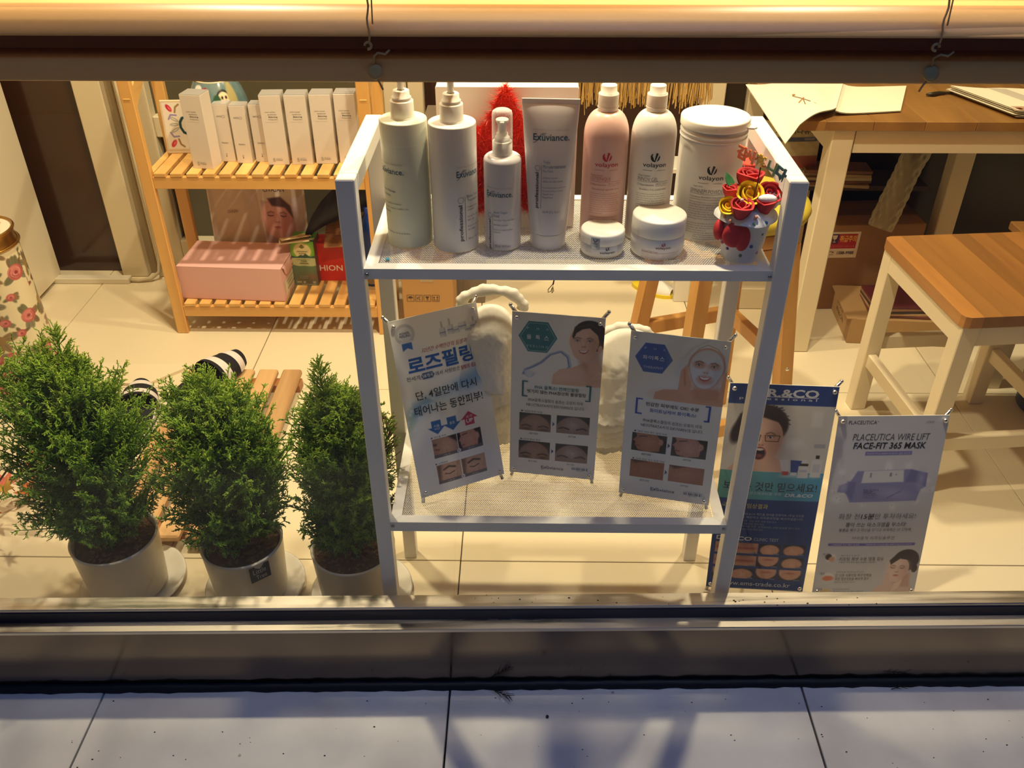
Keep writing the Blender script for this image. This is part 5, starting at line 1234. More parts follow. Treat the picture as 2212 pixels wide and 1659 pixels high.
# ================================================================== WOODEN SHELF AT THE BACK LEFT
M_pine = wood('honey_pine', hx(214, 158, 84), hx(236, 188, 112), 2, .42, 16, .06, per=.06)
M_pinex = wood('honey_pine_x', hx(214, 158, 84), hx(236, 188, 112), 0, .42, 16, .06, per=.06)
M_piney = wood('honey_pine_y', hx(218, 162, 88), hx(240, 196, 120), 1, .42, 16, .06, per=.10)
SX0, SX1, SY0, SY1 = -1.063, -.404, 2.3464, 2.585
ws = thing('slatted_shelf', 'honey coloured wooden shelf with slatted tiers against the back partition', 'shelf', (SX0, SY0, 0))
for x in (SX0, SX1 - .034):
    for y in (SY0, SY1 - .02):
        part('leg', MB().box(x, x + .034, y, y + .02, 0, .84, bev=.002), M_pine, ws)
    part('side_brace', MB().bar((x + .017, SY0 + .01, .70), (x + .017, SY1 - .01, .835), .018, .045), M_piney, ws)
    for z in (.095, .505): part('side_rail', MB().box(x + .005, x + .025, SY0 + .02, SY1 - .02, z - .036, z - .002), M_piney, ws)
for z in (.105, .515):
    for y in (SY0 + .003, SY1 - .022): part('apron', MB().box(SX0 + .034, SX1 - .034, y, y + .016, z - .046, z - .0115, bev=.0015), M_pinex, ws)
    n = 13; W_ = (SX1 - .034) - (SX0 + .034); pitch = W_ / n
    for i in range(n):
        xa = SX0 + .034 + pitch * (i + .5) - .0165
        part('slat', MB().box(xa, xa + .033, SY0 + .001, SY1 - .004, z - .0112, z, bev=.0012), M_piney, ws)
for x in (SX0 + .034, SX1 - .034): 
    for z in (.09, .48): part('bolt', MB().ball((SX1 + .001, SY0 + .01, z), .005, 8), M_chrome, ws)
# cartons on the upper tier
M_box = mat('white_satin_carton', hx(226, 216, 204), .34)
M_boxtop = mat('silver_carton_edge', hx(196, 190, 184), .3, .3)
def carton(name, x, y, w_, d, h, rz, label, tall, grp):
    t = thing(name, label, 'box', (x, y, .515), (0, 0, rz), grp); _off[t.name] = Vector((0, 0, 0))
    part('carton_body', MB().box(-w_ / 2, w_ / 2, 0, d, 0, h - .0008, bev=.0008), M_box, t, local=True)
    part('lid_flap', MB().box(-w_ / 2 + .0004, w_ / 2 - .0004, 0.0004, d - .001, h - .0008, h + .0004), M_boxtop, t, local=True)
    P = Print(); g = C(120, 114, 110); dk = C(50, 46, 48)
    if tall:
        for i, (s_, a, b, c) in enumerate((('Lotion tonique', .012, .040, g), ('équilibrante', .018, .042, g), ('Balancing', .020, .044, dk), ('Toning Lotion', .018, .044, g))): P.text(s_, a, b, .046 + .0068 * i, .0048, c, .014 if i == 2 else 0)
        P.line(.010, .0735, .045, .0735, .0003, g)
        P.disc(.018, h - .017, .0035, C(180, 176, 170)).text('Laboratoires', .024, .040, h - .019, .0024, g).text('Dr Renaud', .024, .041, h - .0145, .0034, dk, .01); P.pline([(.0145, h - .011), (.020, h - .010), (.022, h - .013)], .0008, g)
    else:
        P.text('BIOPEPTIDE', .010, .024, .034, .0042, C(120, 116, 120), .01).hexring(.029, .034, .004, .0006, g); P.text('Renaissance', .012, .030, .108, .0042, dk); P.disc(.019, h - .022, .0025, C(190, 186, 180)).disc(.019, h - .016, .0014, dk)
    P.build('lettering', lambda X, Y_, e: (X - w_ / 2, -e, h - Y_), t, .4)
    return t
TG, SG = 'tall white lotion cartons on the wooden shelf', 'short white cartons on the wooden shelf'
carton('lotion_carton', -.893, 2.385, .060, .055, .205, R(-9), 'leftmost tall white carton on the shelf, angled and showing its right side', True, TG)
carton('serum_carton', -.8385, 2.443, .043, .040, .163, R(-3), 'first of three short white cartons, next to the angled tall one', False, SG)
carton('serum_carton', -.7875, 2.430, .043, .040, .163, R(-1), 'middle one of the three short white cartons on the shelf', False, SG)
carton('serum_carton', -.7370, 2.442, .043, .040, .163, 0, 'third short white carton, partly hidden by the tall cartons on its right', False, SG)
carton('lotion_carton', -.689, 2.418, .058, .055, .1950, R(3), 'second tall white carton from the left, right of the short cartons', True, TG)
carton('lotion_carton', -.6215, 2.420, .058, .055, .1950, R(2), 'third tall white carton from the left on the wooden shelf', True, TG)
carton('lotion_carton', -.555, 2.428, .058, .055, .1950, R(1), 'fourth tall white carton from the left on the wooden shelf', True, TG)
carton('lotion_carton', -.489, 2.434, .058, .055, .1950, R(1), 'rightmost tall white carton, partly hidden behind the rack rail', True, TG)
# decorative tile
t = thing('decorative_tile', 'square ceramic tile with red, blue and brown leaf ornament leaning on the shelf', 'tile', (-.972, 2.508, .515), (R(-8), 0, R(4))); _off[t.name] = Vector((0, 0, 0))
part('tile_body', MB().box(-.062, .062, 0, .008, 0, .150, bev=.002), mat('cream_glaze', hx(226, 206, 172), .25), t, local=True)
p = Pic(120, 140, C(232, 222, 204)); BR = C(160, 128, 84); DG = C(40, 74, 78)
p.rect(0, 0, 1, .03, C(220, 196, 160)).rect(0, 0, .03, 2, C(220, 196, 160)).rect(.97, 0, 1, 2, C(220, 196, 160)).rect(0, 1.13, 1, 2, C(220, 196, 160))
for (cx, cy, sx, sy) in ((.18, .16, 1, 1), (.18, 1.0, 1, -1), (.85, .16, -1, 1), (.85, 1.0, -1, -1)):
    p.ell(cx, cy, .05, .10, C(196, 40, 60), -.6 * sx * sy, 1.5); p.ell(cx + .015 * sx, cy + .01 * sy, .02, .06, C(236, 120, 130), -.6 * sx * sy, 2)
    p.stroke([(cx + .24 * sx, cy - .08 * sy), (cx + .16 * sx, cy - .02 * sy), (cx + .13 * sx, cy + .1 * sy)], .045, BR); p.stroke([(cx - .04 * sx, cy + .26 * sy), (cx + .02 * sx, cy + .16 * sy), (cx + .15 * sx, cy + .17 * sy)], .04, C(150, 140, 190))
for yy, r_ in ((.42, .5), (.55, 0), (.68, -.5)): p.ell(.26, yy, .11, .035, C(150, 150, 140), r_ , 1.2); p.ell(.26, yy, .08, .018, C(220, 214, 200), r_, 1.2)
p.stroke([(.62, .18), (.62, .36), (.46, .40), (.40, .50), (.40, .62), (.46, .74), (.60, .80), (.62, .98)], .06, DG, 1.2); p.stroke([(.72, .98), (.60, 1.02), (.55, 1.1)], .05, BR); p.ell(.78, .58, .05, .06, DG)
p.build('glazed_pattern', lambda x, y: np.stack([x * .118 - .059, x * 0 - .0004, .147 - y * .118], 1), t, vcmat('glazed_print', .25, .5, .2))
# painted vase behind cartons
vz = thing('painted_vase', 'blue painted round vase with a penguin picture behind the cartons', 'vase', (-.872, 2.545, .515)); _off[vz.name] = Vector((0, 0, 0))
p = Pic(260, 120, C(92, 120, 124)); p.mix(np.clip(.5 + hatch_noise(p, .5, 4, 8)[..., 0], 0, 1), C(124, 146, 146), .6)
def UX(a): return .75 + a / (2 * math.pi)     # front faces -Y
p.ell(UX(-.75), 0.130, .045, .05, C(30, 34, 40)); p.ell(UX(.55), 0.100, .048, .065, C(30, 38, 42)); p.ell(UX(.55), 0.092, .036, .045, C(236, 214, 176)); p.ell(UX(.50), 0.080, .006, .009, C(20, 20, 20)); p.ell(UX(.64), 0.080, .006, .009, C(20, 20, 20)); p.ell(UX(.56), 0.100, .010, .007, C(214, 120, 40))
p.poly([(UX(-.35), 0.030), (UX(-.1), 0.020), (UX(-.02), 0.090), (UX(-.2), 0.140), (UX(-.35), 0.100)], C(170, 34, 50)); p.ell(UX(-.5), 0.030, .03, .02, C(226, 226, 220)); p.stroke([(UX(-.5), 0.230), (UX(0), 0.190), (UX(.3), 0.080), (UX(.5), 0.160)], .035, C(36, 84, 56), 2)
p.ell(UX(.9), 0.080, .03, .09, C(176, 164, 110), 0, 2); p.poly([(UX(-1.2), 0.300), (UX(1.2), 0.300), (UX(1.2), 0.260), (UX(0), 0.270), (UX(-1.2), 0.260)], C(206, 180, 140), 2)
def vzf(x, y):
    a = 2 * math.pi * x; v = np.clip(y / .4577, 0, 1); z = .205 * (1 - v); r = .045 + .040 * np.sin(math.pi * np.clip(z / .22, 0, 1)) ** .8
    return np.stack([r * np.cos(a), r * np.sin(a), z], 1)
p.build('vase_body', vzf, vz, vcmat('vase_glaze', .18, .5, .3))
part('rim', MB().tube([(.052 * math.cos(a), .052 * math.sin(a), .205) for a in np.linspace(0, 2 * math.pi, 25)[:-1]], .003, 6, closed=True), mat('cream_glaze', hx(226, 206, 172), .25), vz, local=True)
# ---- lower tier
pb = thing('pink_shoe_box', 'pale pink cardboard shoe box with tucked end flap on the lower slats', 'box', (-.875, 2.37, .105), (0, 0, R(-3.2))); _off[pb.name] = Vector((0, 0, 0))
M_pink = mat('pink_card', hx(226, 178, 172), .62)
part('box_body', MB().box(-.157, .157, 0, .175, 0, .109, bev=.001), M_pink, pb, local=True)
part('lid', MB().box(-.1585, .1585, -.0015, .1765, .1085, .1105, bev=.0005).box(-.1585, .1585, -.0015, -.0002, .0035, .1085), M_pink, pb, local=True)
fl = MB().grid(lambda u, v: (.1592 + .003 * math.sin(v * 3), .012 + .150 * u + .012 * v * (1 - 2 * u), .1085 - .042 * v * (1 - abs(2 * u - 1) ** 5 * .6)), 16, 8); part('end_flap', fl, M_pink, pb, local=True)
P = Print(); P.rect(.02, .052, .13, .098, C(214, 206, 178)); P.line(.04, .062, .11, .062, .0018, C(90, 80, 80)).line(.05, .072, .09, .072, .0014, C(90, 80, 80)).line(.04, .085, .12, .085, .002, C(70, 60, 60)).disc(.105, .020, .014, C(60, 50, 54)).disc(.108, .018, .010, C(226, 178, 172))
P.build('end_print', lambda x, y, e: (.1575 + e + (.0035 if y < .04 else 0), x, .109 - y), pb)
tb = thing('tea_box', 'green and grey tea carton between the pink box and the red box', 'box', (-.673, 2.468, .105), (0, 0, R(-2))); _off[tb.name] = Vector((0, 0, 0))
bw, bh, bd = .074, .150, .070
p = Pic(80, 162, C(92, 140, 50)); A_ = bh / bw
p.rect(0, 0, 1, .72, C(96, 158, 50)); p.ell(.5, .42, .42, .40, C(170, 206, 80), 0, 12, .8); p.ell(.5, .42, .36, .34, C(226, 214, 160)); p.poly([(.5, .12), (.62, .26), (.5, .33), (.38, .26)], C(120, 116, 56), 1.5)
p.poly([(0, .66), (.25, .70), (.42, .60), (.5, .64), (.62, .56), (.8, .68), (1, .64), (1, .80), (0, .80)], C(50, 90, 72), 1.5); p.rect(0, .75, 1, 1.12, C(186, 190, 140)); p.poly([(0, 1.05), (.3, 1.14), (.5, 1.10), (.8, 1.15), (1, 1.08), (1, 2.1), (0, 2.1)], C(96, 120, 92), 2)
p.rect(0, 1.5, 1, 2.1, C(104, 92, 66), .8, 30); p.ell(.8, 1.6, .18, .12, C(134, 96, 66), .4, 6, .7); p.rect(.1, 1.83, .3, 1.90, C(160, 160, 140)); p.ell(.42, 1.87, .05, .05, C(170, 170, 150)); p.rect(.78, 1.82, .9, 1.92, C(160, 160, 140)); p.rect(.3, 1.965, .9, 1.985, C(186, 190, 160))
for s_ in (0, 1):
    p.stroke([(0, .01), (1, .01)], .02, C(70, 110, 50))
p.build('front_print', lambda x, y: np.stack([x * bw - bw / 2, x * 0 - .0003, bh - y * bw], 1), tb, vcmat('card_print', .35, .45))
part('box_body', MB().box(-bw / 2, bw / 2, 0, bd, 0, bh, bev=.0008), mat('brown_card_side', hx(96, 76, 50), .45), tb, local=True)
p = Pic(60, 56, C(90, 160, 50)); p.ell(.5, .42, .3, .26, C(200, 186, 120), 0, 1.5); p.poly([(0, .6), (.3, .55), (.6, .66), (1, .58), (1, .8), (0, .8)], C(196, 206, 160), 1.5); p.rect(0, .8, 1, 1, C(50, 96, 60))
p.build('top_print', lambda x, y: np.stack([x * bw - bw / 2, bd - y * bw, x * 0 + bh + .0004], 1), tb, vcmat('card_print'))
P = Print(); dk = C(56, 60, 40); P.text('ORGANIC', .020, .054, .0335, .0045, dk, .01).text('INDIA', .026, .048, .0405, .0045, dk, .01).text('INDIA\'S LARGEST TULSI', .016, .058, .0605, .0025, dk).text('TULSI', .028, .046, .066, .0055, dk, .02).text('ORIGINAL', .024, .052, .0735, .0045, dk, .02).text('Stress Relieving', .018, .045, .118, .003, C(190, 190, 170)).text('25 infusion bags', .018, .043, .124, .0028, C(190, 190, 170))
P.build('lettering', lambda x, y, e: (x - bw / 2, -e - .0004, bh - y), tb)
rb_ = thing('red_shoe_box', 'bright red box with white lettering behind the rack post', 'box', (-.545, 2.500, .105)); M_redb = mat('red_carton', hx(206, 40, 24), .45)
part('box_body', MB().box(-.640, -.440, 2.500, 2.565, .105, .232, bev=.001), M_redb, rb_)
part('lid', MB().box(-.642, -.438, 2.498, 2.567, .204, .2345, bev=.001), M_redb, rb_)
P = Print(); P.text('HION', .006, .078, .082, .020, C(240, 226, 216), .012); P.build('lettering', lambda x, y, e: (-.640 + x, 2.500 - e, .232 - y), rb_, local=False)
# brochure carton behind
cv = thing('cosmetics_carton', 'upright printed carton with a model portrait behind the pink box', 'box', (-.82, 2.560, .105), (R(-6), 0, 0)); _off[cv.name] = Vector((0, 0, 0))
part('carton_body', MB().box(-.155, .145, 0, .012, 0, .325, bev=.001), mat('carton_white', hx(222, 206, 186), .5), cv, local=True)
p = Pic(160, 170, C(196, 176, 160)); 
p.rect(0, 0, .48, 1.2, C(206, 188, 168), .9, 20); p.poly([(.02, 0), (.34, 0), (.42, 1.1), (.10, 1.1)], C(214, 194, 172), 3); p.poly([(.50, 0), (.86, 0), (.93, 1.1), (.58, 1.1)], C(222, 208, 192), 1)
p.poly([(.55, .30), (.93, .38), (.97, 1.1), (.58, 1.1)], C(182, 150, 150), 3); face(p, .70, .50, .22, .05, skin=C(214, 160, 150), dark=C(180, 110, 120), light=C(236, 190, 180), lids=True, style='calm', turn=.1, brow=C(70, 44, 50))
p.poly([(.62, .28), (.76, .26), (.86, .36), (.88, .50), (.80, .38), (.66, .36)], C(84, 56, 56), 3); p.poly([(.86, .28), (1, .26), (1, 1.1), (.95, 1.1)], C(206, 190, 196), 3, .8); p.stroke([(.40, .2), (.5, .35), (.45, .6)], .05, C(220, 206, 206), 10, .5)
p.build('front_print', lambda x, y: np.stack([x * .29 - .150, x * 0 - .0004, .322 - y * .29], 1), cv, vcmat('card_print'))
P = Print(); P.text('CIVASAN', .170, .235, .052, .017, C(70, 52, 44), .004).text('CIVASAN', .052, .084, .122, .010, C(120, 90, 70), .004, rot=.1); P.build('lettering', lambda x, y, e: (x - .150, -e - .0004, .322 - y), cv)
# black bag, paper tag, corrugated piece, blue bottle
bk = MB(); prof = [(-.66, 2.50, .262, .014), (-.635, 2.50, .30, .026), (-.60, 2.505, .335, .040), (-.555, 2.51, .365, .052), (-.50, 2.515, .395, .062), (-.45, 2.52, .41, .066)]
def bkf(u, v):
    i = min(len(prof) - 2, int(v * (len(prof) - 1))); f = v * (len(prof) - 1) - i; a = [prof[i][k] * (1 - f) + prof[i + 1][k] * f for k in range(4)]; an = 2 * math.pi * u
    return (a[0] + a[3] * .5 * math.cos(an) * .4, a[1] + a[3] * .6 * math.cos(an), a[2] + a[3] * math.sin(an) * (1 + .08 * math.sin(7 * an)))
bk.grid(bkf, 24, 24, closeu=True); tag(part('folded_bag', bk, mat('black_nylon', hx(22, 20, 24), .55, bump=.2), loc=(-.55, 2.5, .25)), 'black folded nylon bag lying across the red box', 'bag')
tag(part('paper_tag', MB().box(-.045, .045, -.022, .022, 0, .0012, M=Matrix.Translation((-.690, 2.475, .2655)) @ Matrix.Rotation(R(24), 4, 'Z') @ Matrix.Rotation(R(-14), 4, 'X')).box(-.045, .045, -.022, .022, 0, .0012, M=Matrix.Translation((-.694, 2.472, .258)) @ Matrix.Rotation(R(14), 4, 'Z')), mat('kraft_tag', hx(206, 180, 136), .7), loc=(-.69, 2.475, .26)), 'two beige paper tags resting above the tea box', 'paper')
cg = MB()
for i in range(22): cg.box(-.07, .07, -.0022, .0018, 0, .0035, M=Matrix.Translation((-.535, 2.475 + i * .0041, .236 + i * .0028)) @ Matrix.Rotation(R(8), 4, 'Z'))
tag(part('corrugated_card', cg, mat('corrugated_brown', hx(150, 104, 62), .8), loc=(-.535, 2.5, .236), kind=None), 'ribbed brown corrugated card lying on the red box', 'cardboard')
bb = thing('spray_can', 'dark blue bottle with pale label at the right end of the lower tier', 'bottle', (-.462, 2.470, .105)); _off[bb.name] = Vector((0, 0, 0))
part('body', MB().lathe([(0, 0), (.028, 0), (.030, .004), (.030, .19), (.022, .225), (.010, .24), (.010, .262), (0, .262)], 28, caps=False), mat('blue_bottle', hx(26, 56, 130), .25), bb, local=True)
part('label_band', MB().lathe([(.0303, .02), (.0303, .085)], 28, caps=False), mat('grey_label', hx(150, 136, 110), .6, noise=.5, nscale=120), bb, local=True)
part('cap', MB().lathe([(.0305, .0), (.0305, .012)], 28, caps=False), mat('cream_cap', hx(214, 204, 180), .5), bb, local=True)

# ================================================================== LEFT SIDE
cab = thing('white_cabinet', 'tall smooth white cabinet standing at the left before the brown glass', 'cabinet', (-1.8, 2.4, 0))
M_cab = mat('white_cabinet_enamel', hx(226, 214, 186), .35)
part('cabinet_body', MB().box(-2.1, -1.578, 2.12, 2.712, .012, 1.9, bev=.004), M_cab, cab)
part('door_front', MB().box(-2.09, -1.585, 2.095, 2.118, .03, 1.89, bev=.003), M_cab, cab)
part('plinth', MB().box(-2.08, -1.60, 2.13, 2.69, 0, .012), mat('dark_plinth', hx(60, 50, 40), .7), cab)
# rose tin
TX_, TY_, TR_, TH_ = -1.4170, 2.105, .092, .415
tn = thing('rose_tin', 'tall round tin printed with pink roses, with a brass rimmed lid', 'tin', (TX_, TY_, 0)); _off[tn.name] = Vector((0, 0, 0))
p = Pic(520, 390, C(232, 220, 184)); rr = np.random.RandomState(5)
def rosep(cx, cy, s):
    p.ell(cx, cy, s, s * .92, C(188, 92, 88), 0, 1.5); p.ell(cx - s * .15, cy - s * .1, s * .8, s * .72, C(214, 130, 122), 0, 3)
    for i in range(7):
        a = rr.uniform(0, 6.28); r0 = s * (.25 + .09 * i); p.stroke([(cx + r0 * math.cos(a + q), cy + r0 * .85 * math.sin(a + q)) for q in np.linspace(0, 1.9, 6)], s * .10, [C(150, 56, 60), C(232, 170, 158), C(200, 100, 96)][i % 3], 2, .85)
    p.ell(cx, cy, s * .22, s * .2, C(150, 50, 56), 0, 2)
def leafp(cx, cy, s, a, col): p.ell(cx + s * .9 * math.cos(a), cy + s * .9 * math.sin(a), s * .75, s * .36, col, a, 1.5); p.stroke([(cx, cy), (cx + s * 1.5 * math.cos(a), cy + s * 1.5 * math.sin(a))], s * .06, C(92, 84, 60), 1, .7)
for gx in range(9):
    for gy in range(8):
        cx = (gx + .5 * (gy % 2) + rr.uniform(-.16, .16)) / 9; cy = .03 + gy * .100 + rr.uniform(-.02, .02); s = rr.uniform(.033, .043) if (gx + gy) % 2 else rr.uniform(.018, .027)
        for q in range(7): leafp(cx, cy, s * 1.15, rr.uniform(0, 6.28), [C(116, 116, 84), C(150, 124, 84), C(134, 130, 104), C(120, 96, 70)][rr.randint(4)])
        (rosep(cx, cy, s) if rr.rand() < .72 else p.ell(cx, cy, s * .6, s * .6, C(158, 124, 72), 0, 2))
A_ = 389 / 519
p.build('tin_body', lambda x, y: np.stack([(TR_ + .010 * (y / A_) ** 1.5) * np.cos(2 * math.pi * x), (TR_ + .010 * (y / A_) ** 1.5) * np.sin(2 * math.pi * x), TH_ * (1 - y / A_)], 1), tn, vcmat('tin_print', .28, .5, .2))
M_brass = mat('aged_brass', hx(176, 136, 70), .28, 1.0)
part('brass_rim', MB().tube([((TR_ + .0015) * math.cos(a), (TR_ + .0015) * math.sin(a), TH_) for a in np.linspace(0, 2 * math.pi, 49)[:-1]], .0042, 8, closed=True), M_brass, tn, local=True)
part('lid_band', MB().lathe([(TR_ - .001, TH_), (TR_ + .0005, TH_ + .004), (TR_ - .004, TH_ + .012), (TR_ - .004, TH_ + .034)], 56, caps=False), M_brass, tn, local=True)
part('lid_rim', MB().tube([((TR_ - .003) * math.cos(a), (TR_ - .003) * math.sin(a), TH_ + .037) for a in np.linspace(0, 2 * math.pi, 49)[:-1]], .0045, 8, closed=True), M_brass, tn, local=True)
p = Pic(90, 90, C(236, 224, 200))
for q in range(9): s = rr.uniform(.05, .1); cx, cy = rr.uniform(.15, .85, 2); leafp(cx, cy, s, rr.uniform(0, 6), C(150, 140, 110)); rosep(cx, cy, s)
def lidp(x, y):
    u = x * 2 - 1; v = y * 2 - 1; a = u * np.sqrt(1 - v * v / 2); b = v * np.sqrt(1 - u * u / 2); return np.stack([a * (TR_ - .004), -b * (TR_ - .004), x * 0 + TH_ + .036], 1)
p.build('lid_print', lidp, tn, vcmat('tin_print'))
# loose tile on the floor
lt = MB().prism([(-1.235, 2.158), (-1.185, 2.054), (-1.050, 2.060), (-.958, 2.153), (-.96, 2.158)], .0004, .0095)
tag(part('loose_tile', lt, mat('loose_tile_ceramic', hx(232, 216, 184), .4), loc=(-1.1, 2.1, 0)), 'thin pale tile offcut with a cut corner lying on the floor', 'tile')
tag(part('plastic_clip', MB().box(-.004, .004, -.03, .03, 0, .012, bev=.002, M=Matrix.Translation((-.945, 2.128, .0)) @ Matrix.Rotation(R(-22), 4, 'Z')), mat('clear_beige_plastic', hx(206, 184, 150), .3), loc=(-.945, 2.128, 0)), 'short pale plastic strip beside the slatted mat corner', 'strip')
# slatted foot mat
M_teak = wood('teak_slats', hx(172, 128, 80), hx(212, 172, 120), 1, .5, 14, .08, per=.12)
mt = thing('slatted_mat', 'low wooden foot mat of wide teak slats on the tiles', 'mat', (-.78, 1.74, 0))
for i in range(5):
    xa = -.938 + i * .0665; part('slat', MB().box(xa, xa + .053, 1.415 + .0, 2.088, .024, .042, bev=.004), M_teak, mt)
for y in (1.45, 2.03): part('batten', MB().box(-.932, -.616, y, y + .038, 0, .0238, bev=.001), wood('teak_x', hx(150, 90, 44), hx(196, 136, 74), 0), mt)
# slippers
def slipper(x, y, z, rz, label):
    t = thing('slipper', label, 'slipper', (x, y, z), (0, 0, rz), 'black slippers by the mat'); _off[t.name] = Vector((0, 0, 0))
    out = []
    for i in range(40):
        a = 2 * math.pi * i / 40; L = .135; wv = .050 - .006 * math.cos(a + .3); out.append((L * math.cos(a) * (1 if True else 1), wv * math.sin(a) * (1 - .12 * math.cos(a + 3.14))))
    part('sole', MB().prism(out, 0, .022, smooth=False), mat('white_rubber_sole', hx(214, 208, 200), .6), t, local=True)
    part('insole', MB().prism([(a * .95, b * .93) for a, b in out], .022, .0255), mat('black_foam', hx(26, 26, 30), .85), t, local=True)
    def up(u, v, e=0.0):
        xx = .02 + .115 * v; half = .052 * math.sqrt(max(.02, 1 - (xx / .150) ** 2)) + .004; a = math.pi * u; hgt = (.062 - .025 * v)
        return (xx, (half + e) * math.cos(a), .012 + (hgt + e) * math.sin(a) ** .75)
    mb = MB().grid(lambda u, v: up(u, v), 28, 16); part('upper', mb, mat('black_suede', hx(24, 22, 26), .9, bump=.2, bscale=200), t, local=True)
    for (a, b) in ((.10, .32), (.62, .84)):
        part('white_stripe', MB().grid(lambda u, v: up(u, a + (b - a) * v, .0012), 28, 5), mat('white_leatherette', hx(226, 218, 214), .5), t, local=True)
    return t
slipper(-1.022, 1.895, .0, R(104), 'black slide slipper with two white bands beside the mat, left of the middle plant')
slipper(-.86, 1.99, .042, R(63), 'dark slipper lying on the mat behind the middle plant')
# autumn leaves at the left edge
lfm = thing('autumn_leaf_spray', 'orange and red artificial maple leaves at the left edge by the first plant', 'leaves', (-1.14, 1.50, 0)); _off[lfm.name] = Vector((0, 0, 0))
def maple(c, s, rz, tilt, col, nm):
    P5 = []
    for i in range(5):
        a = math.pi / 2 + (i - 2) * .85; L = s * (1 - .13 * abs(i - 2)); P5 += [(L * .42 * math.cos(a - .34), L * .42 * math.sin(a - .34)), (L * .72 * math.cos(a - .13), L * .72 * math.sin(a - .13)), (L * math.cos(a), L * math.sin(a)), (L * .72 * math.cos(a + .13), L * .72 * math.sin(a + .13))]
    P5 += [(-s * .08, -s * .1), (s * .08, -s * .1)]
    M = Matrix.Translation(c) @ Matrix.Rotation(rz, 4, 'Z') @ Matrix.Rotation(tilt, 4, 'X')
    part('leaf', MB().prism(P5, 0, .0012, M=M).tube([M @ Vector((0, -s * .1, 0)), M @ Vector((0, -s * .5, -.004))], .0012, 5), mat(nm, col, .55, noise=.4, nscale=60), lfm, local=True)
cols = [(hx(206, 112, 50), 'orange_leaf'), (hx(190, 78, 46), 'red_leaf'), (hx(206, 160, 60), 'yellow_leaf'), (hx(200, 96, 70), 'rust_leaf')]
for i in range(16):
    c = (rnd.uniform(-.10, .075), rnd.uniform(-.09, .10), rnd.uniform(.02, .19)); k = cols[i % 4]; maple(c, rnd.uniform(.035, .055), rnd.uniform(0, 6.28), rnd.uniform(.2, 1.2), k[0], k[1])
part('stem', MB().tube([(-.10, 0, .0), (-.06, 0, .08), (.0, .01, .15), (.06, 0, .18)], .0025, 6), mat('brown_stem', hx(90, 60, 34), .8), lfm, local=True)

# ================================================================== POTTED CYPRESSES
M_pot = mat('white_ceramic_pot', hx(228, 222, 208), .34)
def soilmat(): return mat('potting_bark', hx(96, 66, 40), .95, noise=.6, nscale=120, bump=1.0, bscale=160)
def folmat():
    m = bpy.data.materials.new('cypress_foliage'); m.use_nodes = True; nt = m.node_tree; b = nt.nodes['Principled BSDF']; b.inputs['Roughness'].default_value = .5
    a = nt.nodes.new('ShaderNodeAttribute'); a.attribute_name = 'Col'; nt.links.new(a.outputs['Color'], b.inputs['Base Color'])
    tl = nt.nodes.new('ShaderNodeBsdfTranslucent'); mx = nt.nodes.new('ShaderNodeMixShader'); mx.inputs[0].default_value = .32
    nt.links.new(a.outputs['Color'], tl.inputs['Color']); nt.links.new(b.outputs[0], mx.inputs[1]); nt.links.new(tl.outputs[0], mx.inputs[2]); nt.links.new(mx.outputs[0], nt.nodes['Material Output'].inputs[0])
    return m
M_fol = folmat()
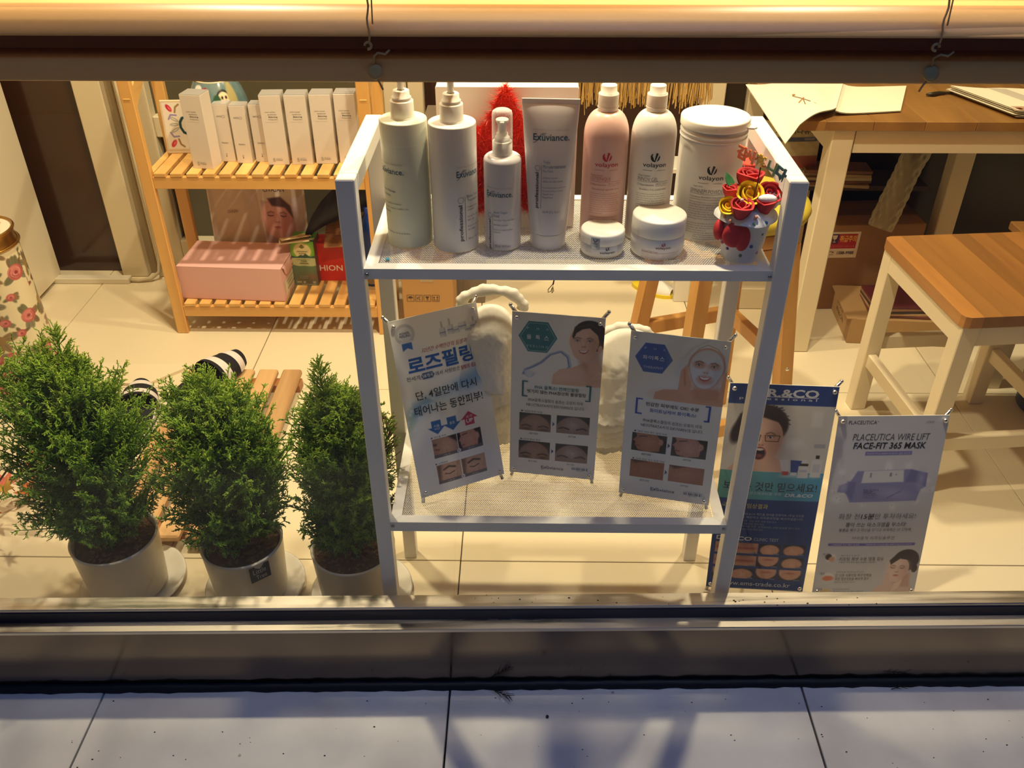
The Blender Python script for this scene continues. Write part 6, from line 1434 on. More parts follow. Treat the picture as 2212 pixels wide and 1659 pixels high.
def cypress(x, y, r, h, H_, RR, lean, seed, label, nb=330, brown=0.0, spires=((0, 0, 1.0),), squash=1.0, left=0, clip_x=None):
    rs = np.random.RandomState(seed)
    t = thing('potted_cypress', label, 'plant', (x, y, 0), None, 'three potted lemon cypresses in the window')
    part('pot', MB().lathe([(0, .012), (r - .012, .012), (r - .009, .016), (r - .001, h - .004), (r, h), (r - .004, h + .001), (r - .006, h - .004), (r - .008, h - .02)], 56, (x, y, 0), caps=False), M_pot, t)
    part('saucer', MB().lathe([(0, 0), (r + .010, 0), (r + .020, .012), (r + .0215, .014), (r + .017, .015), (r + .009, .006), (0, .006)], 56, (x + .004, y + .012, 0), caps=False), M_pot, t)
    sm = MB().grid(lambda u, v: (x + (r - .007) * v * math.cos(2 * math.pi * u), y + (r - .007) * v * math.sin(2 * math.pi * u), h - .016 + .004 * math.sin(u * 40) * v + rs.uniform(-.002, .002)), 60, 18, closeu=True)
    part('soil', sm, soilmat(), t)
    chips = MB()
    for _ in range(150):
        a = rs.uniform(0, 6.28); q = (r - .010) * math.sqrt(rs.rand()); s = rs.uniform(.002, .005)
        chips.box(-s, s, -s * .5, s * .5, -s * .25, s * .25, M=Matrix.Translation((x + q * math.cos(a), y + q * math.sin(a), h - .012)) @ Matrix.Rotation(rs.uniform(0, 3), 4, 'Z') @ Matrix.Rotation(rs.uniform(-.5, .5), 4, 'X'))
    part('bark_chips', chips, mat('bark_chip', hx(128, 92, 58), .9, noise=.4, nscale=50), t, kind='stuff')
    part('trunk', MB().tube([(x, y, h - .02), (x + lean[0] * .4, y + lean[1] * .4, h + H_ * .4), (x + lean[0], y + lean[1], h + H_ * .85)], [.008, .006, .002], 8), mat('cypress_bark', hx(92, 64, 42), .9), t)
    P0 = []; P1 = []; RA = []; RB_ = []; T = []
    def seg(a, b, ra, rb, t0, t1): P0.append(a); P1.append(b); RA.append(ra); RB_.append(rb); T.append((t0, t1))
    for b_ in range(nb):
        q = rs.rand(); zf = .02 + .93 * q ** 1.12; base = np.array((x + lean[0] * zf, y + lean[1] * zf, h + H_ * zf * .82))
        az = rs.uniform(0, 2 * math.pi); rad = RR * (math.sin(math.pi * min(1, (zf * .78 + .22))) ** .75 * (1 - .35 * zf)) * rs.uniform(.62, 1.12)
        if left and math.cos(az) < -.3: rad *= 1 + left * rs.rand()
        if squash != 1: rad *= (1 if math.cos(az) < 0 else squash)
        rise = .42 + .9 * zf + rs.uniform(-.12, .25); d = np.array((math.cos(az), math.sin(az), rise)); d /= np.linalg.norm(d)
        start = base + d * rad * .10; L = rad * 1.0 / max(.35, math.sqrt(1 - d[2] ** 2)) * .82; L = min(L, rad * 1.5 + .02)
        n = 7; pts = [start]; cur = d.copy()
        for i in range(n): cur = cur + np.array((0, 0, .05 + .04 * zf)) + rs.randn(3) * .05; cur /= np.linalg.norm(cur); pts.append(pts[-1] + cur * L / n)
        fan = np.cross(cur, rs.randn(3)); fan /= np.linalg.norm(fan)
        for i in range(n):
            f0, f1 = i / n, (i + 1) / n; seg(pts[i], pts[i + 1], .0016 * (1 - f0) + .0008, .0016 * (1 - f1) + .0008, f0 * .55, f1 * .75)
            if f1 < .25: continue
            for sgn in (-1, 1):
                for rep in range(2):
                    o = pts[i] + (pts[i + 1] - pts[i]) * rs.rand(); dv = (pts[i + 1] - pts[i]); dv /= np.linalg.norm(dv)
                    tw = dv * rs.uniform(.7, 1.1) + fan * sgn * rs.uniform(.6, 1.2) + rs.randn(3) * .25; tw /= np.linalg.norm(tw); l = .026 * (1.25 - f1 * .75) * rs.uniform(.7, 1.2)
                    e = o + tw * l; m_ = o + tw * l * .5; seg(o, e, .0009, .0008, f1 * .7, .55 + f1 * .45)
                    for k in range(5):
                        a = o + tw * l * (.25 + .17 * k); sd = np.cross(tw, rs.randn(3)); sd /= np.linalg.norm(sd); v = tw * .75 + sd * .75; v /= np.linalg.norm(v); ll = l * rs.uniform(.22, .42)
                        seg(a, a + v * ll, .0010, .00085, f1 * .75, .6 + f1 * .4)
    for (sx, sy, sh) in spires:
        top = np.array((x + lean[0] + sx, y + lean[1] + sy, h + H_ * sh)); bs = top - np.array((sx * .35 + lean[0] * .1, sy * .3, .17)); n = 16
        for i in range(n):
            a = bs + (top - bs) * i / n; b = bs + (top - bs) * (i + 1) / n; seg(a, b, .0018 * (1 - i / n) + .0007, .0018 * (1 - (i + 1) / n) + .0007, .5, .9)
            for k in range(6):
                an = rs.uniform(0, 6.28); v = np.array((math.cos(an), math.sin(an), 1.1)); v /= np.linalg.norm(v); l = .055 * (1 - i / n) ** .8 + .010; o = a + (b - a) * rs.rand(); seg(o, o + v * l, .0010, .0008, .6, 1)
                for q in range(4):
                    a2 = o + v * l * (.3 + .18 * q); v2 = v + rs.randn(3) * .45; v2 /= np.linalg.norm(v2); seg(a2, a2 + v2 * l * .32, .0010, .0008, .7, 1)
    P0 = np.array(P0); P1 = np.array(P1); RA = np.array(RA); RB_ = np.array(RB_); T = np.array(T)
    # stay in front of / beside neighbours: keep clear of glass and floor
    P0[:, 1] = np.maximum(P0[:, 1], 1.132 + .02 * rs.rand(len(P0))); P1[:, 1] = np.maximum(P1[:, 1], 1.130 + .02 * rs.rand(len(P1))); P0[:, 2] = np.maximum(P0[:, 2], .03); P1[:, 2] = np.maximum(P1[:, 2], .03)
    D = P1 - P0; D /= np.linalg.norm(D, axis=1, keepdims=True) + 1e-9; U = np.cross(D, np.array((.31, .52, .79))); U /= np.linalg.norm(U, axis=1, keepdims=True); W_ = np.cross(D, U); N = len(P0)
    V = np.empty((N, 6, 3))
    for k in range(3):
        a = 2 * math.pi * k / 3; o = U * math.cos(a) + W_ * math.sin(a); V[:, k] = P0 + o * RA[:, None]; V[:, 3 + k] = P1 + o * RB_[:, None]
    ix = np.arange(N)[:, None] * 6
    F = np.concatenate([ix + np.array([[k, (k + 1) % 3, 3 + (k + 1) % 3, 3 + k]]) for k in range(3)])
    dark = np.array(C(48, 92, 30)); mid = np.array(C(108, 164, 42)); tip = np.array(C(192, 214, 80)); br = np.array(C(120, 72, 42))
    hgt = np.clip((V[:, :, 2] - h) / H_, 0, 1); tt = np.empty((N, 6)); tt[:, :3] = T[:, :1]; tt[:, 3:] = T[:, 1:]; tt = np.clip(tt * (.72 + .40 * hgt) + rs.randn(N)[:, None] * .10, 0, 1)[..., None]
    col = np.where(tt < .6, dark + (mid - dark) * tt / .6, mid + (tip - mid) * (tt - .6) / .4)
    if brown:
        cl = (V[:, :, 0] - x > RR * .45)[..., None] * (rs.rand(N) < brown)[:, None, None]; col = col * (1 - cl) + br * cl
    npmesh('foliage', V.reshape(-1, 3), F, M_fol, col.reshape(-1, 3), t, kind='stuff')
    return t
cypress(-.825, 1.307, .086, .150, .470, .180, (-.010, .02), 1, 'largest potted cypress, at the left, in a plain white pot', 430, spires=((-.13, .01, .93), (-.065, .02, .86), (.0, .03, .98), (.07, .02, .72), (-.02, 0, .80)), left=.35)
cypress(-.562, 1.297, .082, .150, .405, .175, (.0, .015), 2, 'middle potted cypress with a black label on its white pot', 430, spires=((-.035, .01, .95), (.0, .0, 1.0), (-.08, 0, .88), (.09, .01, .66)), left=.2)
cypress(-.335, 1.285, .084, .150, .425, .150, (.0, .01), 3, 'right potted cypress, half behind the left rack post, with brown twigs', 380, brown=.35, spires=((-.02, 0, 1.02), (.06, .01, .80), (.095, .0, .72)))
pl = [o for o in COL.objects if o.name.startswith('potted_cypress') and abs(o.location.x + .562) < .01][0]
mb = MB(); ra = .0826
f_ = on_cyl(ra, .150, R(38), (-.562, 1.297, 0)); P = Print(); P.rect(-.021, .006, .021, .046, C(54, 54, 56)).text('Little', -.014, .012, .019, .012, C(200, 198, 190)).text('Tree', -.010, .012, .034, .011, C(200, 198, 190))
P.build('pot_label', f_, pl, local=False)

# ================================================================== BEHIND AND AROUND THE RACK
M_kraft = mat('kraft_cardboard', hx(186, 142, 86), .75, noise=.08, nscale=6)
cbx = thing('cardboard_box', 'brown cardboard box with handling icons standing behind the left rack post', 'box', (-.285, 2.45, 0))
part('box_body', MB().box(-.362, -.208, 2.372, 2.52, 0, .235, bev=.002), M_kraft, cbx)
part('tape_strip', MB().box(-.305, -.265, 2.3712, 2.3722, .17, .2355).box(-.305, -.265, 2.372, 2.52, .2345, .2356), clearmat('clear_tape', (.8, .7, .5, 1), .3), cbx)
P = Print(); dk = C(60, 44, 28)
for i in range(4):
    x0 = .014 + i * .0255; y0 = .110; P.pline([(x0, y0), (x0 + .021, y0), (x0 + .021, y0 + .021), (x0, y0 + .021), (x0, y0)], .0012, dk); c = x0 + .0105; yc = y0 + .0105
    if i == 0: P.poly([(c - .008, yc), (c - .005, yc - .006), (c + .005, yc - .006), (c + .008, yc)], dk).line(c, yc, c, yc + .007, .001, dk)
    elif i == 1: P.line(c - .006, yc - .006, c - .006, yc + .006, .001, dk).line(c - .006, yc, c + .006, yc - .006, .001, dk).line(c - .006, yc, c + .006, yc + .005, .001, dk).line(c, yc - .007, c + .002, yc + .007, .001, dk)
    elif i == 2: P.poly([(c - .006, yc - .006), (c + .006, yc - .006), (c + .003, yc), (c, yc + .001), (c - .003, yc)], dk).line(c, yc, c, yc + .006, .0012, dk).line(c - .004, yc + .006, c + .004, yc + .006, .0012, dk)
    else:
        for s_ in (-.005, .005): P.line(c + s_, yc - .003, c + s_, yc + .005, .0014, dk).poly([(c + s_ - .003, yc - .002), (c + s_, yc - .007), (c + s_ + .003, yc - .002)], dk)
        P.line(c - .008, yc + .0065, c + .008, yc + .0065, .0012, dk)
P.build('handling_icons', lambda x, y, e: (-.362 + x, 2.372 - e, .235 - y), cbx, local=False)
# plaster shells
M_plaster = mat('white_plaster', hx(236, 230, 218), .85, bump=.4, bscale=38)
def plaster(cx, cy, zb, H_, w_, label, arch, seed, bots, n=6, lean=.05):
    rs = np.random.RandomState(seed); t = thing('plaster_cast', label, 'plaster cast', (cx, cy, zb), None, 'white plaster casts on the lower shelf'); _off[t.name] = Vector((0, 0, 0))
    ph = rs.rand(40) * 6.28
    for s in range(n):
        top = H_ * (.88 - .05 * s) if s else H_ * .90; bot = H_ * bots[s]; off = .0135 * s + (.0); ww = w_ * (1 - .02 * s) * (1 + .03 * rs.randn())
        def f(u, v, k=0.0):
            a = math.pi * (u - .5) * .96; rag = .0012 * math.sin(a * 23 + ph[s]) + .0012 * math.sin(a * 47 + ph[s + 8]) + .006 * math.sin(a * 3 + ph[s + 3])
            z = bot + rag * v + (top - bot) * (1 - v); tp = max(0.0, 1 - v / .34); z -= H_ * .16 * tp ** 1.6 * (abs(2 * u - 1) ** 2.0)
            sh = math.sqrt(max(0, 1 - (tp ** 2.2) * .92)); bl = .0009 * math.sin(v * 23 + a * 3 + ph[s + 12]) + .0016 * math.sin(v * 7 - a * 4 + ph[s + 20])
            nz = mnoise.noise(Vector((a * 3.2 + s * 9, v * 9, seed))) * .0028 + mnoise.noise(Vector((a * 9 + s * 9, v * 30, seed + 5))) * .0016; bl += nz + .0065 * v ** 4
            x = (ww / 2 + bl - k) * math.sin(a) * (1 - .12 * tp ** 2); y = off - (.040 + bl - k) * math.cos(a) * sh + .018 * z / H_ + .03 * (tp ** 2)
            return (x, y, z)
        mb = MB().grid(lambda u, v: f(u, v), 60, 48); n0 = len(mb.v); mb.grid(lambda u, v: f(u, v, .0035), 60, 48)
        e = 60 * 47
        for i in range(59): mb.f.append([e + i, e + i + 1, n0 + e + i + 1, n0 + e + i]); mb.mi.append(0); mb.sm.append(False)
        part('plaster_layer', mb, M_plaster, t, local=True)
    def g(u, v):
        a = math.pi * (u - .5) * 1.12; ro = .064 + .0018 * math.sin(a * 7 + seed) + .0012 * math.sin(a * 19); ri = .043 + .002 * math.sin(a * 5); an = 2 * math.pi * v; m_, th = (ro + ri) / 2, (ro - ri) / 2
        q = m_ + th * math.cos(an); return (q * math.sin(a) * 1.02, lean + .014 + .009 * math.sin(an), H_ * .845 + (q - .02) * math.cos(a) * .95)
    if arch: part('plaster_collar', MB().grid(g, 40, 14), M_plaster, t, local=True)
    else: part('plaster_collar', MB().grid(lambda u, v: (lambda q: (q[0] * .93, q[1] - .005, q[2] - .028))(g(u, v)), 40, 14), M_plaster, t, local=True)
    return t
plaster(-.054, 1.330, ZL, .345, .100, 'white layered plaster cast with an arched collar between the left and middle small posters', True, 3, (.50, .37, .27, .20, .11, 0))
plaster(.187, 1.318, ZL, .300, .118, 'white layered plaster cast leaning between the middle and right small posters', False, 9, (.36, .28, .20, .13, .06, 0))
# tiny insect-like clip under the shelf rail
tag(part('cable_tie', MB().tube([(.0385, 1.60, .5555), (.030, 1.60, .5585), (.0265, 1.60, .551), (.034, 1.60, .556), (.0375, 1.60, .545), (.041, 1.60, .552), (.040, 1.60, .572)], .0008, 5).tube([(.0395, 1.6, .55), (.0415, 1.6, .574)], .0014, 5), mat('dark_wire', hx(34, 30, 28), .6), loc=(.036, 1.6, .55)), 'tiny looped dark wire hanging below the top shelf rail', 'wire') if False else None
wr = MB().tube([(.0470, 1.150, .8225), (.0450, 1.150, .812), (.0385, 1.150, .803), (.0385, 1.150, .798), (.0425, 1.150, .800), (.0455, 1.150, .811), (.0465, 1.150, .800), (.0440, 1.15, .797), (.0448, 1.15, .806)], .0006, 5).tube([(.0472, 1.150, .8225), (.0455, 1.150, .811)], .0010, 5)
tag(part('wire_tie', wr, mat('dark_wire', hx(40, 36, 32), .5), loc=(.045, 1.15, .8225)), 'tiny looped dark wire tie hanging under the front of the top shelf', 'wire')

# ---- orange-wood stool with yellow cushion
M_beech = wood('orange_beech', hx(198, 142, 70), hx(224, 172, 96), 2, .4, 18, .06, per=.05)
so = thing('round_seat_stool', 'orange wood stool with a round yellow cushion behind the right rack post', 'stool', (.4465, 1.8117, 0)); _off[so.name] = Vector((0, 0, 0))
rot = -.4607; D0, D1, ZS_ = .2136, .1412, .60
ft = {}; tp = {}
for k, a in (('L', math.pi), ('F', -math.pi / 2), ('B', math.pi / 2), ('R', 0)):
    a += rot; ft[k] = Vector((D0 * math.cos(a), D0 * math.sin(a), 0)); tp[k] = Vector((D1 * math.cos(a), D1 * math.sin(a), ZS_))
    mb = MB(); dr = Vector((math.cos(a), math.sin(a), 0)); tn_ = Vector((-dr.y, dr.x, 0)); vs = []
    for c in (ft[k], tp[k]):
        for (p_, q_) in ((-1, -1), (1, -1), (1, 1), (-1, 1)): vs.append(tuple(c + dr * p_ * .016 * 1 + tn_ * q_ * .019))
    # square leg turned 45 degrees to the radius
    R45 = Matrix.Rotation(math.pi / 4, 3, 'Z'); vs = []
    for c in (ft[k], tp[k]):
        for (p_, q_) in ((-1, -1), (1, -1), (1, 1), (-1, 1)): vs.append(tuple(c + R45 @ (dr * p_ * .0165 + tn_ * q_ * .0165)))
    mb.add(vs, [(0, 3, 2, 1), (4, 5, 6, 7), (0, 1, 5, 4), (1, 2, 6, 5), (2, 3, 7, 6), (3, 0, 4, 7)]); part('leg', mb, M_beech, so, local=True)
def lp(k, z): return ft[k].lerp(tp[k], z / ZS_)
for (a, b, z) in (('L', 'B', .30), ('R', 'F', .155), ('L', 'F', .22), ('B', 'R', .30)):
    A_, B_ = lp(a, z), lp(b, z); part('rung', MB().bar(A_, B_, .022, .036, bev=.002), M_beech, so, local=True)
    A_, B_ = lp(a, ZS_ - .03), lp(b, ZS_ - .03); part('seat_rail', MB().bar(A_, B_, .018, .045), M_beech, so, local=True)
    for (q, o) in ((A_, B_), (B_, A_)): pass
d_ = (lp('R', .33) - Vector((0, 0, .33))).normalized()
for z in (.17, .30): part('screw_head', MB().ball(lp('R', z) + Vector((.004, -.0245, 0)), .0045, 10, sc=(1, .4, 1)), M_chrome, so, local=True)
part('cushion', MB().lathe([(0, ZS_), (.126, ZS_), (.140, ZS_ + .010), (.144, ZS_ + .022), (.140, ZS_ + .034), (.124, ZS_ + .044), (.05, ZS_ + .047), (0, ZS_ + .046)], 48, (.038, .025, .028), caps=False), mat('yellow_vinyl', hx(196, 176, 58), .45), so, local=True)
part('seat_disc', MB().lathe([(0, ZS_ - .002), (.128, ZS_ - .002), (.130, ZS_ + .002), (.130, ZS_ + .026), (.128, ZS_ + .0275), (0, ZS_ + .0275)], 40, (.038, .025, 0), caps=False), M_beech, so, local=True)
# white post leg and tray behind stool
wl = thing('white_side_table', 'white square table leg visible behind the orange stool legs', 'table', (.53, 2.62, 0))
part('leg', MB().box(.497, .545, 2.565, 2.605, 0, .44, bev=.002), M_white, wl); part('table_top', MB().box(.40, .545, 2.56, 2.67, .44, .455, bev=.002), M_white, wl)
ty = thing('yellow_rimmed_slipper', 'white house slipper with a yellow rim on the floor behind the stool', 'slipper', (.44, 2.64, 0)); _off[ty.name] = Vector((0, 0, 0))
ol = [(.075 * math.cos(a), .034 * math.sin(a) * (1 + .15 * math.cos(a))) for a in np.linspace(0, 2 * math.pi, 33)[:-1]]
R20 = Matrix.Rotation(R(-35), 4, 'Z')
part('sole', MB().prism([(a * 1.06, b * 1.12) for a, b in ol], 0, .012, M=R20), mat('yellow_rubber', hx(232, 206, 40), .5), ty, local=True)
part('upper', MB().grid(lambda u, v: tuple(R20 @ Vector((.01 + .06 * v, .034 * math.cos(math.pi * u) * math.sqrt(max(.05, 1 - (v * .85) ** 2)), .012 + .034 * math.sin(math.pi * u) * (1 - .5 * v)))), 18, 10), mat('white_terry', hx(230, 226, 220), .9, bump=.3), ty, local=True)

# ================================================================== RIGHT SIDE: TABLE, STOOL, THINGS UNDERNEATH
M_whitew = mat('cream_painted_wood', hx(232, 218, 186), .42)
M_aca = wood('acacia_x', hx(124, 86, 44), hx(158, 116, 62), 1, .38, 10, .12, per=.12)
tbl = thing('work_table', 'white table with a rounded brown plank top at the right', 'table', (.66, 2.247, 0))
TZ = .70
XS = [.665, .770, .892, 1.022, 1.152, 1.282, 1.412, 1.542, 1.70]
for i in range(8):
    x0, x1 = XS[i] + .0004, XS[i + 1] - .0004
    if i == 0:
        r_ = .070; P_ = [(x1, 2.245), (x1, 2.745 - .04)] + [(x0, 2.70)] + [(x0 + r_ - r_ * math.cos(R(90 * q / 8)), 2.245 + r_ - r_ * math.sin(R(90 * q / 8))) for q in range(9)]
        part('plank', MB().prism(P_[::-1], TZ - .024, TZ), M_aca, tbl)
    else: part('plank', MB().box(x0, x1, 2.245, 2.705, TZ - .024, TZ, bev=.0012), M_aca, tbl)
part('apron', MB().box(.86, 1.66, 2.270, 2.290, TZ - .090, TZ - .024), M_whitew, tbl)
part('apron', MB().box(.798, .814, 2.318, 2.675, TZ - .090, TZ - .024), M_whitew, tbl)
for (x, y) in ((.798, 2.262), (.800, 2.677), (1.62, 2.262), (1.30, 2.60)):
    part('leg', MB().box(x, x + .058, y, y + .058, 0, TZ - .024, bev=.003), M_whitew, tbl)
# notebook with drooping left page
M_paper = mat('cream_paper', hx(244, 236, 208), .7)
nb_ = thing('open_notebook', 'open notebook with white pages drooping over the left corner of the table', 'notebook', (.83, 2.38, TZ)); _off[nb_.name] = Vector((0, 0, 0))
def pageR(u, v, k=0): # right half lies flat
    a = np.array((-.030, -.095)); b = np.array((.150, -.062)); c = np.array((.245, .165)); d = np.array((.060, .145))
    q = (a * (1 - u) + b * u) * (1 - v) + (d * (1 - u) + c * u) * v
    return (q[0], q[1], .004 + k + .010 * math.exp(-(u * 9)) )
def pageL(u, v, k=0): # u 0 at spine -> 1 outer edge hanging
    a = np.array((-.030, -.095)); d = np.array((.060, .145)); e = np.array((-.185, -.235)); f = np.array((-.205, .165))
    q = (a * (1 - v) + d * v) * (1 - u) + (e * (1 - v) + f * v) * u
    z = .014 * math.exp(-(u * 7)) + .004 + .018 * math.sin(math.pi * min(1, u * 1.2)) * (1 - .4 * v) + .003 - .14 * max(0, u - .78) * (1 - v)
    return (q[0], q[1], z + k)
for k in range(3):
    mb = MB().grid(lambda u, v: pageR(u, v, .001 * k), 14, 10).grid(lambda u, v: (lambda q: (q[0], q[1], q[2] - .0008))(pageR(u, v, .001 * k)), 14, 10); part('page', mb, M_paper, nb_, local=True)
    mb = MB().grid(lambda u, v: pageL(u, v * (1 - .02 * k), .001 * k), 22, 12).grid(lambda u, v: (lambda q: (q[0], q[1], q[2] - .0008))(pageL(u, v, .001 * k)), 22, 12); part('page', mb, M_paper, nb_, local=True)
P = Print(); ik = C(150, 120, 80)
P.pline([(.62, .42), (.52, .55), (.44, .66)], .012, ik).pline([(.52, .55), (.53, .70)], .012, ik).pline([(.50, .52), (.60, .62)], .016, C(190, 130, 80)).disc(.60, .40, .02, C(180, 140, 80)).pline([(.40, .70), (.36, .76)], .006, C(170, 160, 130))
for i in range(9):
    for j in range(7):
        if (i * 7 + j * 3) % 4: P.line(.08 + j * .03, .25 + i * .06, .095 + j * .03, .252 + i * .06, .005, C(190, 176, 140))
P.build('handwriting', lambda x, y, e: (lambda q: (q[0], q[1], q[2] + .0022 + e * 2))(pageL(min(1, x), 1 - y)), nb_)
pd = thing('paper_stack', 'stack of curled papers and booklets at the right end of the table', 'papers', (1.30, 2.33, TZ)); _off[pd.name] = Vector((0, 0, 0))
for i in range(9):
    q = nrs.uniform(-.006, .006, 3); part('sheet', MB().grid(lambda u, v: (-.05 - .085 * v + .26 * u + q[0], -.055 + .22 * v + q[1] + .02 * u * 0, .002 + i * .0017 + .004 * math.exp(-u * 8) + .003 * math.sin(u * 5 + i)), 10, 8), M_paper if i % 3 else mat('grey_booklet', hx(206, 196, 178), .6), pd, local=True)
p = Pic(40, 30, C(206, 170, 140)); p.ell(.4, .4, .2, .18, C(120, 70, 50), 0, 2); p.ell(.45, .4, .08, .08, C(60, 30, 24), 0, 2); p.rect(.55, .1, 1, .7, C(196, 160, 130), .8, 4)
p.build('printed_photo', lambda x, y: np.stack([x * .05 - .052, -.022 - y * .05, x * 0 + .0215], 1), pd, vcmat('card_print'))
pn = MB().tube([(1.100, 2.462, TZ + .006), (1.118, 2.462, TZ + .007), (1.135, 2.472, TZ + .0065), (1.165, 2.482, TZ + .005), (1.21, 2.480, TZ + .004), (1.27, 2.478, TZ + .004)], [.003, .0062, .0055, .0030, .0024, .0022], 8)
tag(part('cable_end', pn, mat('dark_olive_plastic', hx(44, 40, 26), .4), loc=(1.15, 2.47, TZ)), 'dark plug end of a thin cable lying on the table by the papers', 'cable')

# white stool with plank seat
s2 = thing('plank_seat_stool', 'low white stool with a brown striped plank seat at the right', 'stool', (.886, 2.013, 0), (0, 0, R(-85 + 0))); _off[s2.name] = Vector((0, 0, 0))
# local axes: x runs from A (rear left) towards B (front left); y runs towards the right
s2.rotation_euler = (0, 0, math.atan2(1.618 - 2.013, .922 - .886))
SL, SWd, SZ, SH = .400, .385, .4915, .026
NP = 9; M_seat = wood('acacia_seat', hx(140, 92, 46), hx(184, 130, 66), 0, .33, 8, .10, per=.36)
for i in range(NP):
    y0 = SWd / NP * i; y1 = SWd / NP * (i + 1)
    if i == 0 or i == NP - 1:
        r_ = .016; s_ = 0 if i == 0 else 1
        cn = [(0, y0), (SL, y0), (SL, y1), (0, y1)]
        if i == 0: P_ = [(r_, y0), (SL - r_, y0), (SL - r_ * .3, y0 + r_ * .3), (SL, y0 + r_), (SL, y1), (0, y1), (0, y0 + r_), (r_ * .3, y0 + r_ * .3)]
        else: P_ = [(0, y0), (SL, y0), (SL, y1 - r_), (SL - r_ * .3, y1 - r_ * .3), (SL - r_, y1), (r_, y1), (r_ * .3, y1 - r_ * .3), (0, y1 - r_)]
        part('plank', MB().prism(P_, SZ - SH, SZ), M_seat, s2, local=True)
    else: part('plank', MB().box(0, SL, y0 + .0001, y1 - .0001, SZ - SH, SZ), M_seat, s2, local=True)
lg = .040; ins = .006
for (a, b) in ((ins, ins), (SL - ins - lg, ins), (ins, SWd - ins - lg), (SL - ins - lg, SWd - ins - lg)): part('leg', MB().box(a, a + lg, b, b + lg, 0, SZ - SH, bev=.002), M_whitew, s2, local=True)
for b in (ins + .008, SWd - ins - .030): 
    part('apron', MB().box(ins + lg, SL - ins - lg, b - .006, b + .016, SZ - SH - .050, SZ - SH), M_whitew, s2, local=True); part('stretcher', MB().box(ins + lg, SL - ins - lg, b, b + .022, .140, .178, bev=.002), M_whitew, s2, local=True)
for a in (ins + .002, SL - ins - .024): part('apron', MB().box(a, a + .02, ins + lg, SWd - ins - lg, SZ - SH - .050, SZ - SH), M_whitew, s2, local=True)
part('stretcher', MB().box(ins + .006, ins + .028, ins + lg, SWd - ins - lg, .185, .223, bev=.002), M_whitew, s2, local=True)
part('stretcher', MB().box(SL - ins - .028, SL - ins - .006, ins + lg, SWd - ins - lg, .125, .163, bev=.002), M_whitew, s2, local=True)
# neighbouring bench leg
be = thing('white_bench', 'white bench end standing close behind the plank seat stool', 'bench', (1.36, 2.2, 0))
part('leg', MB().box(1.295, 1.345, 2.075, 2.12, 0, .43, bev=.002), M_whitew, be); part('seat', MB().box(1.29, 1.75, 2.07, 2.2, .43, .452, bev=.002), M_aca, be)
part('leg', MB().box(1.69, 1.74, 2.075, 2.12, 0, .43, bev=.002), M_whitew, be)
bn = thing('dark_bin', 'dark container on the floor at the right edge behind the stool', 'bin', (1.46, 2.03, 0))
part('bin_body', MB().lathe([(0, 0), (.085, 0), (.10, .006), (.112, .20), (.116, .205), (.112, .207), (.10, .05), (0, .04)], 36, (1.455, 1.98, 0), caps=False), mat('dark_blue_bin', hx(30, 30, 38), .4), bn)
# cardboard carton with handling sticker
cb2 = thing('stickered_carton', 'big brown cardboard carton with a red handling sticker under the table', 'box', (1.08, 2.6, 0), (0, 0, R(3))); _off[cb2.name] = Vector((0, 0, 0))
part('box_body', MB().box(-.165, .155, -.07, .12, 0, .292, bev=.002), mat('dark_kraft', hx(148, 108, 66), .8, noise=.1), cb2, local=True)
part('tape_strip', MB().box(-.166, .156, .0, .05, .2915, .2935), mat('brown_tape', hx(120, 86, 52), .4), cb2, local=True)
P = Print(); wt = C(220, 204, 190); rd = C(176, 36, 44)
P.rect(0, 0, .096, .078, wt).rect(.008, .006, .088, .050, rd).rect(.008, .006, .033, .035, C(70, 34, 84))
P.poly([(.013, .010), (.028, .010), (.026, .020), (.0215, .023), (.0195, .023), (.015, .020)], wt).line(.0205, .022, .0205, .029, .0016, wt).line(.016, .030, .025, .030, .0018, wt)
P.text('취급주의', .036, .086, .0205, .020, C(236, 180, 80), .03).text('★ 물건이 파손되기 쉽습니다 ★', .012, .084, .043, .0055, C(216, 120, 110)).text('1588-9988', .036, .086, .063, .010, C(50, 44, 48), .025)
P.pline([(.010, .060), (.018, .058), (.026, .061), (.019, .063)], .0016, C(70, 60, 60)).line(.014, .068, .026, .068, .0012, C(120, 80, 70))
P.build('sticker', lambda x, y, e: (-.143 + x * 1.04, -.07 - e, .270 - y * 1.12), cb2)
# flat carton with magazines
cb3 = thing('flat_carton', 'flat open carton with writing on its end, under the stool', 'box', (1.06, 2.36, 0), (0, 0, R(-4))); _off[cb3.name] = Vector((0, 0, 0))
part('box_body', MB().box(-.07, .27, -.05, .165, 0, .085, bev=.0015), mat('tan_card', hx(176, 140, 90), .75), cb3, local=True)
part('open_flap', MB().bar((-.070, -.05, .085), (-.070, .165, .085), .028, .002), mat('tan_card'.strip(), hx(176, 140, 90), .75), cb3, local=True)
P = Print(); P.text('ㅁㅇㅇ ㅁ', .03, .10, .026, .016, C(50, 40, 34)).text('Woo-ON', .03, .12, .050, .018, C(50, 40, 34)); P.build('lettering', lambda x, y, e: (-.070 - e, .165 - x - .02, .085 - y), cb3)
mg = thing('magazine_stack', 'stack of glossy magazines lying in the flat carton under the stool', 'magazines', (1.15, 2.40, .086)); _off[mg.name] = Vector((0, 0, 0))
for i, c in enumerate((hx(120, 70, 60), hx(190, 150, 110), hx(60, 50, 50), hx(150, 110, 80), hx(96, 40, 40))): part('magazine', MB().box(-.10, .14, -.085, .055, i * .008, i * .008 + .0075, bev=.0008, M=Matrix.Rotation(R(nrs.uniform(-5, 3)), 4, 'Z')), mat('mag_%d' % i, c, .35, noise=.5, nscale=30), mg, local=True)
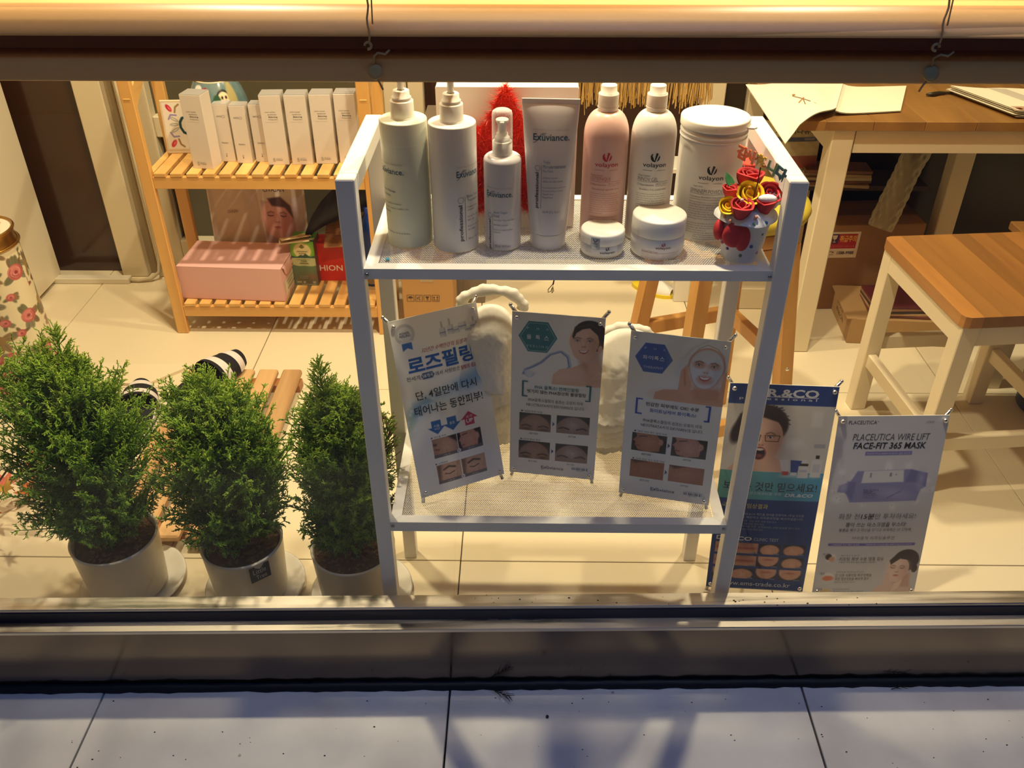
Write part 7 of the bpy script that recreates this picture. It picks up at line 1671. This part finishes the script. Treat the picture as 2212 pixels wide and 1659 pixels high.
# feed bag, books and bubble wrap
M_bag = Pic(70, 70, C(196, 180, 136)); M_bag.rect(0, .30, .95, .40, C(76, 84, 110)).rect(0, .72, 1, 1.1, C(150, 76, 56)).rect(.7, .32, .9, .37, C(140, 140, 150)); M_bag.mix(np.clip(.3 + hatch_noise(M_bag, .5, 8, 5)[..., 0], 0, 1), C(150, 130, 92), .35)
fb = thing('paper_sack', 'standing paper sack with a blue stripe and a red lower part beside the table leg', 'sack', (.83, 2.62, .0), (R(-5), 0, 0)); _off[fb.name] = Vector((0, 0, 0))
M_bag.build('sack_print', lambda x, y: np.stack([x * .165 - .095, -.012 - .012 * np.sin(x * 3.14), .565 - y * .135 + 0 * x], 1), fb, vcmat('card_print'))
part('sack_body', MB().grid(lambda u, v: (-.097 + .17 * (.5 + .5 * math.cos(2 * math.pi * u)), .02 + .030 * math.sin(2 * math.pi * u), .44 + .127 * v), 24, 6, closeu=True).box(-.095, .07, .0, .05, .0, .44), mat('old_paper', hx(176, 154, 108), .8, bump=.2), fb, local=True)
P = Print(); P.text('자연애나유황', .02, .125, .022, .018, C(60, 52, 40), .01); P.build('lettering', lambda x, y, e: (-.095 + x * 1.2, -.0245 - e, .565 - y), fb)
bks = thing('book_pile', 'low pile of worn books on the ledge behind the table leg', 'books', (.985, 2.655, .38)); _off[bks.name] = Vector((0, 0, 0))
for i in range(5): part('book', MB().box(-.12, .08, -.05, .03, i * .011, i * .011 + .010, bev=.001, M=Matrix.Rotation(R(nrs.uniform(-6, 6)), 4, 'Z')), mat('book_%d' % (i % 3), (hx(160, 136, 104), hx(120, 84, 60), hx(176, 160, 130))[i % 3], .7, noise=.3, nscale=40), bks, local=True)
lg_ = part('ledge', MB().box(.865, 1.25, 2.62, 2.76, .365, .38), mat('dark_ledge', hx(60, 42, 28), .5), loc=(1.0, 2.69, .365)); tag(lg_, 'dark wooden ledge under the books at the back of the table', 'ledge')
rl = thing('bubble_wrap_roll', 'leaning translucent roll of bubble wrap under the table', 'roll', (1.08, 2.50, .292))
A0, B0 = Vector((1.075, 2.485, .302)), Vector((1.185, 2.55, .66)); ax = (B0 - A0); Ln = ax.length; Mx = Matrix.Translation(A0) @ ax.to_track_quat('Z', 'Y').to_matrix().to_4x4()
def rollf(u, v): r_ = .040 * (.8 + .35 * v) + .0022 * math.sin(u * 60) * math.sin(v * 50) + .004 * math.sin(u * 13 + v * 7); return tuple(Mx @ Vector((r_ * math.cos(2 * math.pi * u), r_ * math.sin(2 * math.pi * u), Ln * v)))
part('roll_body', MB().grid(rollf, 90, 80, closeu=True), clearmat('bubble_film', (.62, .56, .40, 1), .30), rl)
part('roll_core', MB().lathe([(.022, 0), (.026, Ln)], 20, M=Mx), mat('roll_core', hx(120, 100, 60), .5), rl)
# raffia fringe hanging at the back
fr = MB()
for i in range(420):
    x = rnd.uniform(.150, .500); y = 2.40 + rnd.uniform(-.01, .01); z0 = .80; L = rnd.uniform(.075, .115) + (.02 if rnd.random() < .08 else 0); dx = rnd.uniform(-.008, .008)
    fr.box(-.0012, .0012, -.0004, .0004, -L, 0, M=Matrix.Translation((x, y, z0)) @ Matrix.Rotation(dx * 12, 4, 'Y') @ Matrix.Rotation(rnd.uniform(0, 3), 4, 'Z'))
rf = thing('raffia_shade', 'straw coloured raffia fringe hanging behind the white rounded bottles', 'lampshade', (.325, 2.40, .80))
part('fringe', fr, mat('raffia', hx(206, 170, 100), .8), rf, kind='stuff'); part('fringe_band', MB().box(.14, .51, 2.385, 2.415, .798, .83, bev=.004), mat('raffia', hx(206, 170, 100), .8), rf)
part('hanging_cord', MB().tube([(.325, 2.40, .83), (.325, 2.40, 2.5)], .002, 6), M_cord, rf)
# dark shelf unit seen between the white post and the carton
sh = thing('back_shelf', 'grey cupboard with bottles on it, seen between the second pump bottle and the carton', 'cupboard', (-.22, 2.62, 0))
part('cupboard_body', MB().box(-.29, -.12, 2.55, 2.70, 0, .60, bev=.002), mat('grey_cupboard', hx(120, 104, 86), .5), sh)
part('drawer', MB().box(-.28, -.13, 2.543, 2.55, .46, .58, bev=.002), mat('dark_drawer', hx(70, 58, 52), .4), sh)
